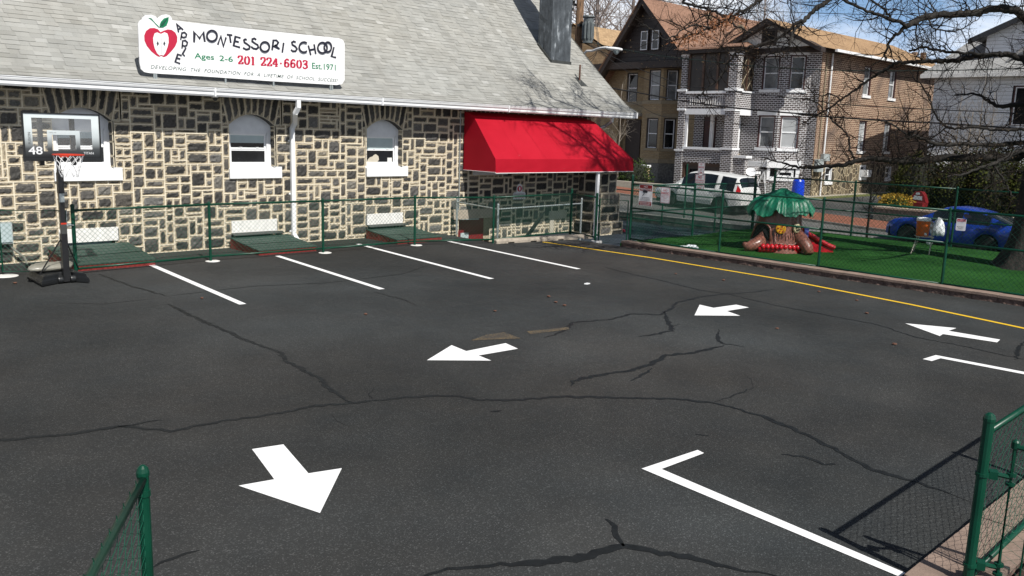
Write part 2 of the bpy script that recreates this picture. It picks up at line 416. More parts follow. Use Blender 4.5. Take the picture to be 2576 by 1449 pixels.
def fade_board():
    t = NT('printed_board_border'); tc = t.n('ShaderNodeTexCoord'); sx = t.n('ShaderNodeSeparateXYZ'); t.l(tc.outputs['Object'], sx.inputs[0])
    z = t.math('SUBTRACT', sx.outputs[2], 2.14); t.base(t.ramp(z, [(.02, (.012, .013, .014)), (.16, (.06, .065, .068)), (.36, (.50, .55, .56)), (.55, (.66, .72, .73))])); t.rough(.3); return t.mat
M['board_print'] = fade_board()
def bark(name, c, k=1.0):
    t = NT(name); vec = t.coord('Object', (7, 7, 1.8)); a = t.noise(vec, 1.6, 6, .65); b = t.noise(t.coord(), .9, 4)
    col = t.ramp(a, [(.32, dim(c, .30)), (.52, dim(c, .85)), (.72, dim(c, 1.6))])
    col = t.mix(t.ramp(b, [(.5, 0), (.7, .35)]), col, (.03, .031, .022)); t.base(col); t.rough(.92); t.bump(a, .05*k, 1.0); return t.mat
M['bark'] = bark('oak_bark', (.021, .0175, .0145))
M['twig'] = plain('dark_twigs', (.018, .0145, .0125), .9, .4, 4, spec=.1)
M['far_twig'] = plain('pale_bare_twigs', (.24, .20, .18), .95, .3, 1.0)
M['pale_twig'] = plain('pale_sapling_bark', (.23, .20, .165), .9, .3, 3)
M['dry_leaf'] = plain('dry_oak_leaf', (.22, .085, .032), .8, .4, 6)
M['bud'] = plain('brown_buds', (.16, .10, .045), .8, .4, 20)
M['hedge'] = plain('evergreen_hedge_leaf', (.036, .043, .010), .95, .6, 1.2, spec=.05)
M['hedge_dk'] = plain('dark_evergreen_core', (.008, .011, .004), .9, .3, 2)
M['shrub'] = plain('shrub_leaf', (.035, .055, .015), .9, .45, 5, spec=.1)
M['forsythia'] = plain('yellow_flower', (.33, .21, .014), .8, .35, 9)
M['conifer'] = plain('conifer_needles', (.018, .034, .014), .8, .4, 3)
M['mulch'] = plain('brown_mulch', (.050, .026, .017), .95, .5, 30, bump=.04, bscale=40)
M['soil'] = plain('dry_ground', (.13, .105, .07), .95, .3, 3, bump=.02, bscale=14)
M['grass'] = plain('verge_grass', (.10, .115, .030), .9, .4, 5, bump=.02)
M['concrete_walk'] = plain('pale_concrete_walk', (.34, .31, .25), .9, .15, 4)
def paint(name, c, rough=.28, metal=.0):
    t = NT(name); n = t.noise(t.coord(), 2, 4); t.base(t.ramp(n, [(.3, dim(c, .93)), (.7, dim(c, 1.05))])); t.rough(t.ramp(n, [(.3, rough), (.7, rough+.1)]))
    t.b.inputs['Metallic'].default_value = metal; t.b.inputs['Coat Weight'].default_value = .5; t.b.inputs['Coat Roughness'].default_value = .08; return t.mat
M['car_white'] = paint('silver_white_car_paint', (.66, .67, .66))
M['car_blue'] = paint('blue_car_paint', (.008, .045, .34), .3, .15)
M['car_glass'] = glass_mat('car_glass', (.010, .014, .018), .05)
M['tyre'] = plain('tyre_rubber', (.012, .012, .012), .85, .2)
M['alloy'] = plain('alloy_wheel', (.30, .31, .32), .35, .12, 8, metal=.7)
M['tail_red'] = plain('red_lamp', (.45, .01, .015), .2, .1)
M['lamp_clear'] = plain('clear_lamp', (.55, .56, .56), .15, .1)
M['amber'] = plain('amber_lamp', (.60, .12, .01), .25, .1)
M['play_brown'] = plain('brown_moulded_plastic', (.19, .076, .054), .34, .2, 4, bump=.01, bscale=9)
M['play_green'] = plain('green_moulded_plastic', (.004, .125, .066), .46, .3, 3)
M['play_red'] = plain('red_moulded_plastic', (.45, .008, .018), .32, .12, 3)
M['play_yellow'] = plain('yellow_moulded_plastic', (.55, .27, .01), .35, .2, 8)
M['play_cream'] = plain('cream_moulded_plastic', (.52, .46, .28), .4, .1, 8)
M['play_blue'] = plain('periwinkle_plastic', (.09, .12, .42), .4, .12, 8)
M['barrel_blue'] = plain('blue_plastic_barrel', (.005, .055, .62), .35, .1, 5)
M['cooler'] = plain('orange_cooler', (.56, .105, .008), .4, .1, 6)
M['bag'] = plain('white_bag_film', (.62, .66, .68), .3, .12, 8, bump=.02, bscale=14)
M['sign_white'] = plain('white_sign_board', (.84, .84, .85), .35, .03, 3)
M['sign_red'] = plain('sign_red', (.50, .012, .050), .4, .06)
M['sign_dkred'] = plain('sign_dark_red', (.27, .010, .014), .4, .06)
M['sign_green'] = plain('sign_green', (.004, .20, .085), .4, .06)
M['sign_navy'] = plain('sign_navy', (.016, .016, .030), .4, .06)
M['sign_grey'] = plain('sign_slate', (.085, .13, .12), .5, .06)
M['wood_pole'] = bark('wooden_utility_pole', (.23, .135, .075), .4)
M['rust'] = plain('rusty_pipe', (.12, .055, .035), .8, .35, 20)
M['lead'] = plain('lead_flashing', (.045, .048, .045), .6, .25, 9)
M['light_cable'] = plain('dark_green_light_cable', (.010, .022, .018), .6, .1)
M['cable'] = plain('black_cable', (.010, .010, .011), .6, .1)
M['trafo'] = plain('grey_transformer', (.10, .115, .12), .45, .2, 7)
M['meter'] = plain('meter_grey', (.36, .40, .40), .5, .1)
# ------------------------------------------------------------------ ground, lot, street
def slab(poly, z0, z1):
    m = MB(); m.prism([(x, y, z0) for x, y in poly], (0, 0, z1-z0)); return m
HX0 = 25.6
g = MB()
def gz(x, y): return max(-3.5, min(6.0, hill(x, y))) - .06
ys = [-260, -90, -40, 0, 20, 40, 60, 100, 180, 300]
for a, b in zip(ys[:-1], ys[1:]):
    g.face([(HX0, a, gz(0, a)), (420, a, gz(0, a)), (420, b, gz(0, b)), (HX0, b, gz(0, b))])
g.face([(-300, -260, -1.30), (HX0, -260, -1.30), (HX0, 300, -1.30), (-300, 300, -1.30)])
tag(g.build('ground', M['soil'], recalc=False), kind='structure')
# the car park: one sheet with a notch for the basement steps
lot = MB(); lot.prism([(-30, -14, -1.25), (17.3, -14, -1.25), (17.3, 16.25, -1.25), (14.9, 16.35, -1.25), (14.9, 18.62, -1.25), (-30, 18.62, -1.25)], (0, 0, 1.25))
LOT = tag(lot.build('parking_lot', M['lot'], origin=False), kind='structure')
ap = MB(); ap.prism([(17.3, 14.15, -1.25), (25.3, 14.15, -1.25), (25.3, 24, -1.25), (17.3, 24, -1.25)], (0, 0, .95))
tag(ap.build('play_pavement', M['mat_blue']), kind='structure')
ap2 = MB(); ap2.prism([(14.9, 16.36, -1.25), (15.5, 16.34, -1.25), (15.5, 18.62, -1.25), (14.9, 18.62, -1.25)], (0, 0, 1.0)); ap2.prism([(17.25, 16.26, -1.25), (17.3, 16.26, -1.25), (17.3, 18.62, -1.25), (17.25, 18.62, -1.25)], (0, 0, .95))
for k in range(5): ap2.box(15.5, 17.25, 16.34+k*.25, 16.34+(k+1)*.25, -1.25, -.36-k*.17)
ap2.box(15.5, 17.25, 17.59, 18.62, -1.25, -1.2)
tag(ap2.build('basement_pavement', M['concrete']), kind='structure')
# street, pavement, verge, driveway (all on the hill plane)
def sheet(name, mt, x0, x1, y0, y1, lift, kind='structure', th=.25):
    m = MB(); n = 6
    for k in range(n):
        a = y0+(y1-y0)*k/n; b = y0+(y1-y0)*(k+1)/n
        m.face([(x0, a, hill(x0, a)+lift), (x1, a, hill(x1, a)+lift), (x1, b, hill(x1, b)+lift), (x0, b, hill(x0, b)+lift)])
    for (xa, xb, ya, yb) in ((x0, x0, y1, y0), (x1, x1, y0, y1), (x0, x1, y0, y0), (x1, x0, y1, y1)):
        m.face([(xa, ya, hill(xa, ya)+lift-th), (xb, yb, hill(xb, yb)+lift-th), (xb, yb, hill(xb, yb)+lift), (xa, ya, hill(xa, ya)+lift)])
    return tag(m.build(name, mt), kind=kind)
sheet('near_pavement', M['concrete_walk'], 25.62, 26.9, -20, 70, .06)
sheet('street', M['street'], 26.9, 34.25, -60, 120, 0)
sheet('kerb', M['grey_stone'], 34.25, 34.40, -60, 120, .10)
sheet('pavement', M['pavers'], 34.40, 37.5, -60, 120, .10)
sheet('yard_ground', M['soil'], 37.5, 42.6, 24.2, 90, .06)
sheet('driveway', M['drive'], 37.5, 60, 16.7, 22.55, .05)
sheet('grass_verge', M['grass'], 37.5, 60, 22.55, 23.1, .09)
sheet('house_pavement', M['concrete_walk'], 37.5, 62, 23.1, 24.2, .10)
sheet('garden_soil', M['soil'], 38.1, 60, 2, 16.2, .5, th=1.2)

# ------------------------------------------------------------------ artificial turf bed with block kerb
tf = MB(); N = 24
def tz(x, y): return .06 + .012*sin(x*1.7+y*.9)*cos(y*1.3)
for a in range(N):
    for b in range(N):
        x0 = 17.55+(25.25-17.55)*a/N; x1 = 17.55+(25.25-17.55)*(a+1)/N; y0 = -8+(14.15+8)*b/N; y1 = -8+(14.15+8)*(b+1)/N
        tf.face([(x0, y0, tz(x0, y0)), (x1, y0, tz(x1, y0)), (x1, y1, tz(x1, y1)), (x0, y1, tz(x0, y1))])
tf.prism([(17.55, -8, -.6), (25.25, -8, -.6), (25.25, 14.15, -.6), (17.55, 14.15, -.6)], (0, 0, .64), cap=False)
tag(tf.build('turf', M['turf'], smooth=False), kind='structure')
def block_kerb(name, label, a, b, w, h, block, out, seed):
    """course of rough faced blocks under smooth caps, running from a to b; 'out' points at the rough face"""
    r = random.Random(seed); a = V((a[0], a[1], 0)); b = V((b[0], b[1], 0)); L = (b-a).length; t = (b-a)/L; o = V((out[0], out[1], 0))
    root = thing(name, label, 'kerb', (a.x, a.y, 0)); face = MB(); cap = MB(); s = 0.0
    while s < L-.02:
        e = min(L, s+block*r.uniform(.9, 1.1)); nx = 5
        def fp(u, v):
            d = .006+.012*r.random()
            return a+t*(s+.004+(e-s-.008)*u)+o*(w/2-.025+d*(.3 if u in (0, 1) else 1))+V((0, 0, -.05+(h-.045+.05)*v))
        face.grid(fp, 4, 3)
        c = a+t*((s+e)/2)+V((0, 0, h/2-.035)); face.obox(c-o*.02, t*((e-s)/2-.004), o*(w/2-.03), V((0, 0, h/2-.02)))
        z = h-.045+r.uniform(-.003, .003); c = a+t*((s+e)/2)+V((0, 0, z+.024)); cap.obox(c, t*((e-s)/2-.003), o*(w/2), V((0, 0, .0235)))
        s = e
    face.build('block_face', M['kerb_face'], root); cap.build('cap_stone', M['kerb_top'], root); return root
block_kerb('block_kerb', 'low pinkish block kerb between the car park and the green turf', (17.42, 13.9), (17.24, -2.0), .30, .145, .42, (-1, 0), 3)
block_kerb('block_kerb', 'short stretch of pinkish brick kerb under the near right fence', (5.35, 1.66), (14.0, 1.66), .42, .11, .45, (0, -1), 4)
bed = MB(); bed.prism([(5.6, -5, -.6), (17.2, -5, -.6), (17.2, 1.42, -.6), (5.6, 1.42, -.6)], (0, 0, .655)); tag(bed.build('mulch_ground', M['mulch']), kind='structure')
# weeds in the mulch
wd = MB(); r = random.Random(5)
for k in range(70):
    p = V((5.75+r.random()*1.6, .75+r.random()*.6, .055)); d = V((r.uniform(-1, 1), r.uniform(-1, 1), 1.3)).normalized(); q = p+d*r.uniform(.08, .22); s = d.cross(V((0, 0, 1))).normalized()*.007
    wd.face([p-s, p+s, q])
tag(wd.build('weeds', M['shrub']), kind='stuff')
# retaining wall of the playground above the street
rw = thing('retaining_wall', 'low dark retaining wall holding up the far edge of the turf', 'wall', (25.4, 6, -1))
w = MB(); w.box(25.25, 25.6, -20, 24, -1.3, .0); w.build('wall', M['grey_stone'], rw)

# ------------------------------------------------------------------ painted markings
def marking(name, label, cat, poly, z, mt, group=None):
    m = MB(); m.face([(p[0], p[1], z) for p in poly]); o = m.build(name, mt); 
    if o.data.polygons[0].normal.z < 0: o.data.flip_normals()
    return tag(o, label, cat, group)
def seg(p, q, w):
    d = V((q[0]-p[0], q[1]-p[1])).normalized(); n = V((-d.y, d.x))*w/2
    return [(p[0]+n.x, p[1]+n.y), (q[0]+n.x, q[1]+n.y), (q[0]-n.x, q[1]-n.y), (p[0]-n.x, p[1]-n.y)]
G2 = lambda x, y: gnd(x, y).xy
for (a, b, w, lb) in (((381, 667), (611, 766), .115, 'long white stall line nearest the basketball hoop'),
                      ((698, 644), (961, 728), .115, 'white stall line running out from the green hatch under the middle window'),
                      ((900, 614), (1237, 702), .115, 'white stall line that starts behind the fence beside the third hatch'),
                      ((1118, 605), (1456, 677), .115, 'white stall line farthest from the hoop, next to the yellow line')):
    marking('stall_line', lb, 'painted line', seg(G2(*a), G2(*b), w), .005, M['white_line'], 'white parking stall lines')
yl = [G2(x, y) for x, y in ((1366, 609), (1640, 649), (1971, 704), (2289, 766), (2480, 806), (2640, 840))]
m = MB()
for p, q in zip(yl[:-1], yl[1:]): m.face([(x, y, .005) for x, y in seg(p, q, .095)])
o = m.build('lane_line', M['yellow_line']); tag(o, 'long yellow line along the right side of the car park', 'painted line')
for f in o.data.polygons:
    if f.normal.z < 0: f.flip()
marking('bracket_line', 'large white bracket shaped stall line in the near foreground', 'painted line', [G2(*p) for p in ((1614, 1180), (1755, 1133), (1771, 1141), (1664, 1181), (2278, 1443), (2262, 1452))], .005, M['white_line'])
marking('bracket_line', 'smaller white bracket shaped line cut by the right edge', 'painted line', [G2(*p) for p in ((2321, 904), (2354, 894), (2580, 937), (2640, 950), (2640, 956), (2580, 943), (2366, 902), (2344, 909))], .005, M['white_line'])
for lb, pts in (('large white arrow pointing down towards the near edge', ((634, 1131), (713, 1119), (776, 1192), (860, 1179), (805, 1292), (600, 1223), (690, 1207))),
                ('white arrow in the middle of the asphalt pointing left', ((1136, 869), (1173, 884), (1272, 864), (1303, 878), (1204, 895), (1236, 908), (1074, 907))),
                ('small white arrow left of the tip of the long cracks, nearest the turf', ((1760, 767), (1795, 775), (1852, 767), (1884, 774), (1828, 783), (1862, 795), (1747, 794))),
                ('white arrow at the far right below the yellow line', ((2277, 815), (2380, 822), (2399, 825), (2386, 833), (2515, 853), (2507, 862), (2367, 841), (2355, 846)))):
    if 'far right' in lb: pts = ((2277, 814), (2406, 826), (2386, 833), (2516, 855), (2508, 862), (2372, 841), (2364, 846))
    marking('arrow_marking', lb, 'painted arrow', [G2(*p) for p in pts], .005, M['white_line'], 'white direction arrows')
marking('faded_paint', 'faded yellow ghost of an old arrow on the asphalt', 'faded paint', [G2(*p) for p in ((1185, 857), (1222, 843), (1268, 836), (1310, 852))], .004, M['ghost'])
marking('faded_paint', 'thin faded yellow streak right of the old arrow ghost', 'faded paint', [G2(*p) for p in ((1325, 834), (1430, 823), (1432, 829), (1335, 841))], .004, M['ghost'])
# ---- tar-filled cracks: part of the lot
def crack(pts, w, seed, mt='seal', z=.0035):
    r = random.Random(seed); P = [V((*G2(*p), 0)) for p in pts]; out = []
    for a, b in zip(P[:-1], P[1:]):
        n = max(2, int((b-a).length/.06)); t = (b-a).normalized(); s = V((-t.y, t.x, 0))
        for k in range(n): out.append(a.lerp(b, k/n)+s*r.uniform(-.022, .022)*(0.3 if w < .03 else 1))
    out.append(P[-1]); m = MB(); L = []; R = []; N = len(out)
    for k, p in enumerate(out):
        t = (out[min(k+1, N-1)]-out[max(k-1, 0)]).normalized(); s = V((-t.y, t.x, 0)); e = 1.2*min(1, .25+min(k, N-1-k)*.11)
        ww = w*e*(.78+.34*noise.noise(p*2.1+V((seed, 0, 0)))) 
        L.append(p+s*(ww/2*r.uniform(.62, 1.35))); R.append(p-s*(ww/2*r.uniform(.62, 1.35)))
    for k in range(N-1): m.face([(R[k].x, R[k].y, z), (R[k+1].x, R[k+1].y, z), (L[k+1].x, L[k+1].y, z), (L[k].x, L[k].y, z)])
    o = m.build('crack_sealant' if mt == 'seal' else 'hairline_crack', M[mt], LOT)
    for f in o.data.polygons:
        if f.normal.z < 0: f.flip()
C = [([(-900, 1290), (-400, 1180), (-60, 1128), (0, 1108), (180, 1092), (295, 1074), (340, 1077), (430, 1086), (540, 1063), (690, 1042), (780, 1024), (878, 1014), (1000, 1002), (1100, 996), (1160, 998), (1210, 1007), (1300, 1006), (1420, 998), (1560, 1001), (1700, 1004), (1800, 1014), (1850, 1028), (1930, 1052), (2020, 1090), (2110, 1135), (2170, 1170), (2230, 1195), (2300, 1212), (2390, 1243)], .060),
     ([(255, 1082), (320, 1070), (408, 1057)], .05),
     ([(420, 765), (490, 798), (560, 830), (650, 868), (700, 884), (725, 910), (775, 938), (810, 955), (828, 980), (885, 1012)], .062),
     ([(1372, 850), (1420, 832), (1440, 812), (1540, 803), (1590, 790), (1660, 792), (1690, 775), (1700, 762), (1730, 755), (1760, 748), (1835, 738)], .055),
     ([(1673, 785), (1680, 805), (1690, 832), (1650, 841), (1606, 847)], .07), ([(1688, 822), (1712, 815)], .03),
     ([(1436, 972), (1440, 960), (1480, 949), (1530, 940), (1600, 930), (1650, 910), (1670, 895), (1740, 888), (1800, 875), (1822, 868)], .075),
     ([(1588, 958), (1620, 942), (1640, 926)], .07), ([(1808, 828), (1805, 850), (1816, 864), (1872, 873)], .05),
     ([(1525, 1306), (1545, 1325), (1560, 1350), (1570, 1375)], .075),
     ([(1060, 1452), (1150, 1428), (1260, 1420), (1400, 1412), (1500, 1392), (1568, 1375), (1640, 1388), (1730, 1402), (1850, 1430), (1960, 1452)], .07),
     ([(380, 1426), (440, 1405), (502, 1385)], .075),
     ([(250, 690), (330, 720), (420, 745)], .05), ([(420, 745), (640, 720), (820, 712), (1010, 690), (1075, 668)], .028), ([(940, 735), (1010, 752), (1050, 770)], .03),
     ([(1520, 672), (1590, 690), (1660, 705), (1760, 730), (1830, 740), (1900, 735), (1945, 728)], .035), ([(1830, 740), (1960, 770), (2090, 795), (2200, 815), (2310, 850), (2420, 870), (2576, 905)], .032),
     ([(1800, 1012), (1850, 995), (1895, 975)], .03), ([(935, 1003), (928, 990), (940, 978)], .03), ([(2555, 905), (2562, 880), (2576, 860)], .05)]
for k, (pts, w) in enumerate(C): crack(pts, w, k+3)
for k, (pts, w) in enumerate([([(1895, 975), (1890, 955), (1870, 940)], .012), ([(830, 1040), (850, 1060), (880, 1075)], .012), ([(2390, 1243), (2440, 1262)], .02), ([(130, 762), (260, 765), (400, 750)], .02)]): crack(pts, w, 60+k, 'fine_crack')
crack([(1966, 1143), (2000, 1146), (2035, 1155), (2070, 1168), (2100, 1167)], .10, 71); crack([(1752, 1092), (1772, 1097), (1782, 1095)], .06, 72)
for k, (c, rx, ry) in enumerate((((1247, 1035), .06, .02),)):
    p = G2(*c); r = random.Random(k); m = MB(); q = []
    for j in range(22):
        a = 2*pi*j/22; d = r.uniform(.75, 1.2); q.append((p[0]+rx*d*cos(a)*.9+ry*sin(a)*.4, p[1]-rx*d*cos(a)*.35+ry*d*sin(a), .0035))
    m.face(q); m.build('oil_stain', M['seal'], LOT)
# small debris on the asphalt
deb = random.Random(11)
for k, (px, py) in enumerate(((920, 792), (508, 752), (1380, 748), (1398, 762), (1420, 770), (1820, 706), (1955, 828), (2155, 757), (2180, 790), (38, 714), (1245, 784), (2060, 735), (1700, 690), (2250, 868))):
    p = gnd(px, py); m = MB(); s = .022+.012*deb.random()
    m.grid(lambda u, v: V((p.x+s*(1+.3*sin(7*u+k))*cos(2*pi*v)*sin(pi*u), p.y+s*1.2*sin(2*pi*v)*sin(pi*u), .005+s*.45*(1-cos(pi*u)))), 5, 8, wrap=True)
    lbs = ['small reddish pebble lying on the asphalt right of the first stall line']
    tag(m.build('pebble', M['rust']), 'small rust coloured pebble scattered on the dark asphalt', 'pebble', 'pebbles on the asphalt')
p = gnd(1477, 715); m = MB(); m.obox(p+V((0, 0, .012)), V((.05, .01, 0)), V((-.008, .035, 0)), V((.004, 0, .008))); tag(m.build('paper_scrap', M['white']), 'small white scrap of paper beside the last stall line', 'litter')
# ------------------------------------------------------------------ school building
YW = 18.6; XR = 21.25; EAVE_Z = 3.42
SCH = thing('school_building', 'stone school building with cream pointing and a grey shingle roof', 'building', (12, YW, 0))
WIN = [(5.30, 6.44), (8.95, 10.09), (12.65, 13.79), (16.30, 17.44), (1.65, 2.79), (-2.0, -.86)]
Z_SILL, Z_SPR, Z_CROWN, VOUSS = 1.85, 2.78, 3.03, .34
def arch_z(x, xl, xr):
    u = (x-(xl+xr)/2)/((xr-xl)/2); return Z_SPR + (Z_CROWN-Z_SPR)*(1-u*u)
wall = MB(); r = random.Random(21)
def tile(mb, quad, P, rnd, joint=.0118, proud=.008, nu=5, nv=4, rough=.016):
    """one stone inside its half joint: ribbon ring, step, chiselled face. quad: 4 (u,z) corners ccw; P maps (u,z,d)->xyz, d outwards"""
    q = [V((a[0], a[1])) for a in quad]; c = sum(q, V((0, 0)))/4
    inn = []
    for k in range(4):
        a = q[k]; p = q[k-1]; n = q[(k+1) % 4]; e1 = (p-a).normalized(); e2 = (n-a).normalized(); s = abs(e1.x*e2.y-e1.y*e2.x)
        inn.append(a+(e1+e2)*(joint*rnd.uniform(.75, 1.25)/max(.35, s)))
    for k in range(4):
        a, b, a2, b2 = q[k], q[(k+1) % 4], inn[k], inn[(k+1) % 4]
        mb.face([P(a.x, a.y, proud), P(b.x, b.y, proud), P(b2.x, b2.y, proud), P(a2.x, a2.y, proud)], 1)
        mb.face([P(a2.x, a2.y, proud), P(b2.x, b2.y, proud), P(b2.x, b2.y, -.012), P(a2.x, a2.y, -.012)], 1)
    ra, rb = rnd.random(), rnd.random(); w = (inn[1]-inn[0]).length; h = (inn[3]-inn[0]).length; i0 = len(mb.v); tilt = rnd.uniform(-.008, .008)
    for a in range(nu+1):
        for b in range(nv+1):
            u = a/nu; v = b/nv; p = inn[0].lerp(inn[1], u).lerp(inn[3].lerp(inn[2], u), v)
            e = min(min(u, 1-u)*w, min(v, 1-v)*h); edge = a in (0, nu) or b in (0, nv)
            d = -.010 if edge else (.004+.010*min(1, e/.05)+rnd.uniform(-rough, rough)+tilt*(u-.5)*2)
            mb.v.append(tuple(P(p.x, p.y, d))); mb.col[len(mb.v)-1] = (ra, e, rb)
    for a in range(nu):
        for b in range(nv):
            k = i0+a*(nv+1)+b; mb.f.append((k, k+nv+1, k+nv+2, k+1)); mb.m.append(0)
def ashlar(mb, P, u0, u1, z0, z1, blocked, rnd, cell=.083, wmax=6, hmax=4):
    nx = int(round((u1-u0)/cell)); nz = int(round((z1-z0)/cell)); cw = (u1-u0)/nx; ch = (z1-z0)/nz
    occ = [[blocked(u0+(i+.5)*cw, z0+(j+.5)*ch) for j in range(nz)] for i in range(nx)]
    jit = {}
    def J(i, j):
        return (u0+i*cw, z0+j*ch)
    for j in range(nz):
        for i in range(nx):
            if occ[i][j]: continue
            run = 0
            while i+run < nx and not occ[i+run][j] and run < wmax: run += 1
            h = rnd.choice([2, 2, 2, 2, 3, 3, 3, 4, 1] if hmax >= 4 else [1, 2, 2]); w = rnd.choice([2, 3, 3, 4, 4, 5, 5, 6] if h < 4 else [2, 3, 4, 4])
            w = min(w, run)
            if run-w == 1: w = run if run <= wmax else w
            while h > 1 and any(j+b >= nz or occ[i+a][j+b] for a in range(w) for b in range(h)): h -= 1
            for a in range(w):
                for b in range(h): occ[i+a][j+b] = True
            a, b = J(i, j), J(i+w, j+h)
            tile(mb, [(a[0], a[1]), (b[0], a[1]), (b[0], b[1]), (a[0], b[1])], P, rnd, nu=max(2, min(6, w+1)), nv=max(2, min(5, h+1)))
def blocked(u, z):
    for xl, xr in WIN:
        if xl-.02 < u < xr+.02 and Z_SILL-.27 < z < Z_SPR: return True
        if xl-.16 < u < xr+.16 and Z_SPR <= z: return True
        if xl-.0 < u < xr+.0 and .33 < z < .62: return True
        if xl+.08 < u < xr-.08 and -.05 < z <= .33: return True
    if 15.75 < u < 16.95 and z < .33: return True
    return False
Pf = lambda u, z, d: (u, YW-d, z)
ashlar(wall, Pf, -3.5, XR, 0.0, 3.48, blocked, r)
ashlar(wall, Pf, 14.9, 15.75, -1.23, 0.0, lambda u, z: False, r); ashlar(wall, Pf, 16.95, XR, -.94, 0.0, lambda u, z: False, r)
# arch stones
for xl, xr in WIN:
    a0, a1 = xl-.15, xr+.15; n = 8
    for k in range(n):
        u0 = xl+(xr-xl)*k/n; u1 = xl+(xr-xl)*(k+1)/n; t0 = a0+(a1-a0)*k/n; t1 = a0+(a1-a0)*(k+1)/n; zt = 3.48
        tile(wall, [(u0, arch_z(u0, xl, xr)), (u1, arch_z(u1, xl, xr)), (t1, zt), (t0, zt)], Pf, r, joint=.0065, nu=2, nv=4)
    for s, x in ((-1, xl), (1, xr)):
        zc = [Z_SPR, 3.0, 3.24, 3.48]; wf = lambda z: x+s*.15*(z-Z_SPR)/(3.48-Z_SPR); e = x+s*.16
        for za, zb in zip(zc[:-1], zc[1:]):
            q = [(wf(za), za), (e, za), (e, zb), (wf(zb), zb)]
            tile(wall, q if s > 0 else [q[1], q[0], q[3], q[2]], Pf, r, joint=.010, nu=2, nv=3)
    # reveals
    for x, s in ((xl, 1), (xr, -1)):
        Pr = (lambda x, s: (lambda u, z, d: (x+s*d, YW+u, z)))(x, s); zz = Z_SILL
        while zz < Z_SPR-.05:
            h = min(r.choice([.16, .22, .29]), Z_SPR-zz); q = [(-.0, zz), (.26, zz), (.26, zz+h), (0, zz+h)]
            tile(wall, q if s < 0 else [q[1], q[0], q[3], q[2]], Pr, r, nu=3, nv=3, rough=.008); zz += h
    n = 8
    for k in range(n):
        u0 = xl+(xr-xl)*k/n; u1 = xl+(xr-xl)*(k+1)/n
        wall.face([(u0, YW-.01, arch_z(u0, xl, xr)), (u1, YW-.01, arch_z(u1, xl, xr)), (u1, YW+.28, arch_z(u1, xl, xr)), (u0, YW+.28, arch_z(u0, xl, xr))], 0, (.3, .2, .1))
# gable end wall (seen only from the street) and back so that the block is closed
wall.box(-3.5, XR-.01, YW+.30, 27.5, -1.25, 3.4, 0)
wo = wall.build('wall', [M['stone'], M['ribbon']], SCH)
gb = MB()   # gable end
gb.face([(XR, YW-.0, -1.2), (XR, 27.6, -1.2), (XR, 27.6, 3.6), (XR, 24.2, 9.0), (XR, YW-.0, 3.4)], 0, (.4, .2, .3)); gb.build('gable_wall', [M['stone']], SCH)
# buttress at the right hand corner: stepped stone pier
bt = MB(); rb = random.Random(4)
for (x0, x1, y0, z0, z1) in ((20.62, 21.72, 17.45, -.94, .10), (20.70, 21.64, 17.56, .10, 1.0), (20.78, 21.56, 17.66, 1.0, 1.75), (20.9, 21.45, 17.95, 1.75, 2.6)):
    ashlar(bt, (lambda y: (lambda u, z, d: (u, y-d, z)))(y0), x0, x1, z0, z1, lambda u, z: False, rb, .13)
    ashlar(bt, (lambda x: (lambda u, z, d: (x-d, -u, z)))(x0), -YW, -y0, z0, z1, lambda u, z: False, rb, .13)
    bt.face([(x1, y0, z0), (x1, YW, z0), (x1, YW, z1), (x1, y0, z1)], 0, (.4, .2, .3)); bt.face([(x0, y0, z1), (x1, y0, z1), (x1, YW, z1), (x0, YW, z1)], 1)
bt.build('buttress', [M['stone'], M['ribbon']], SCH)
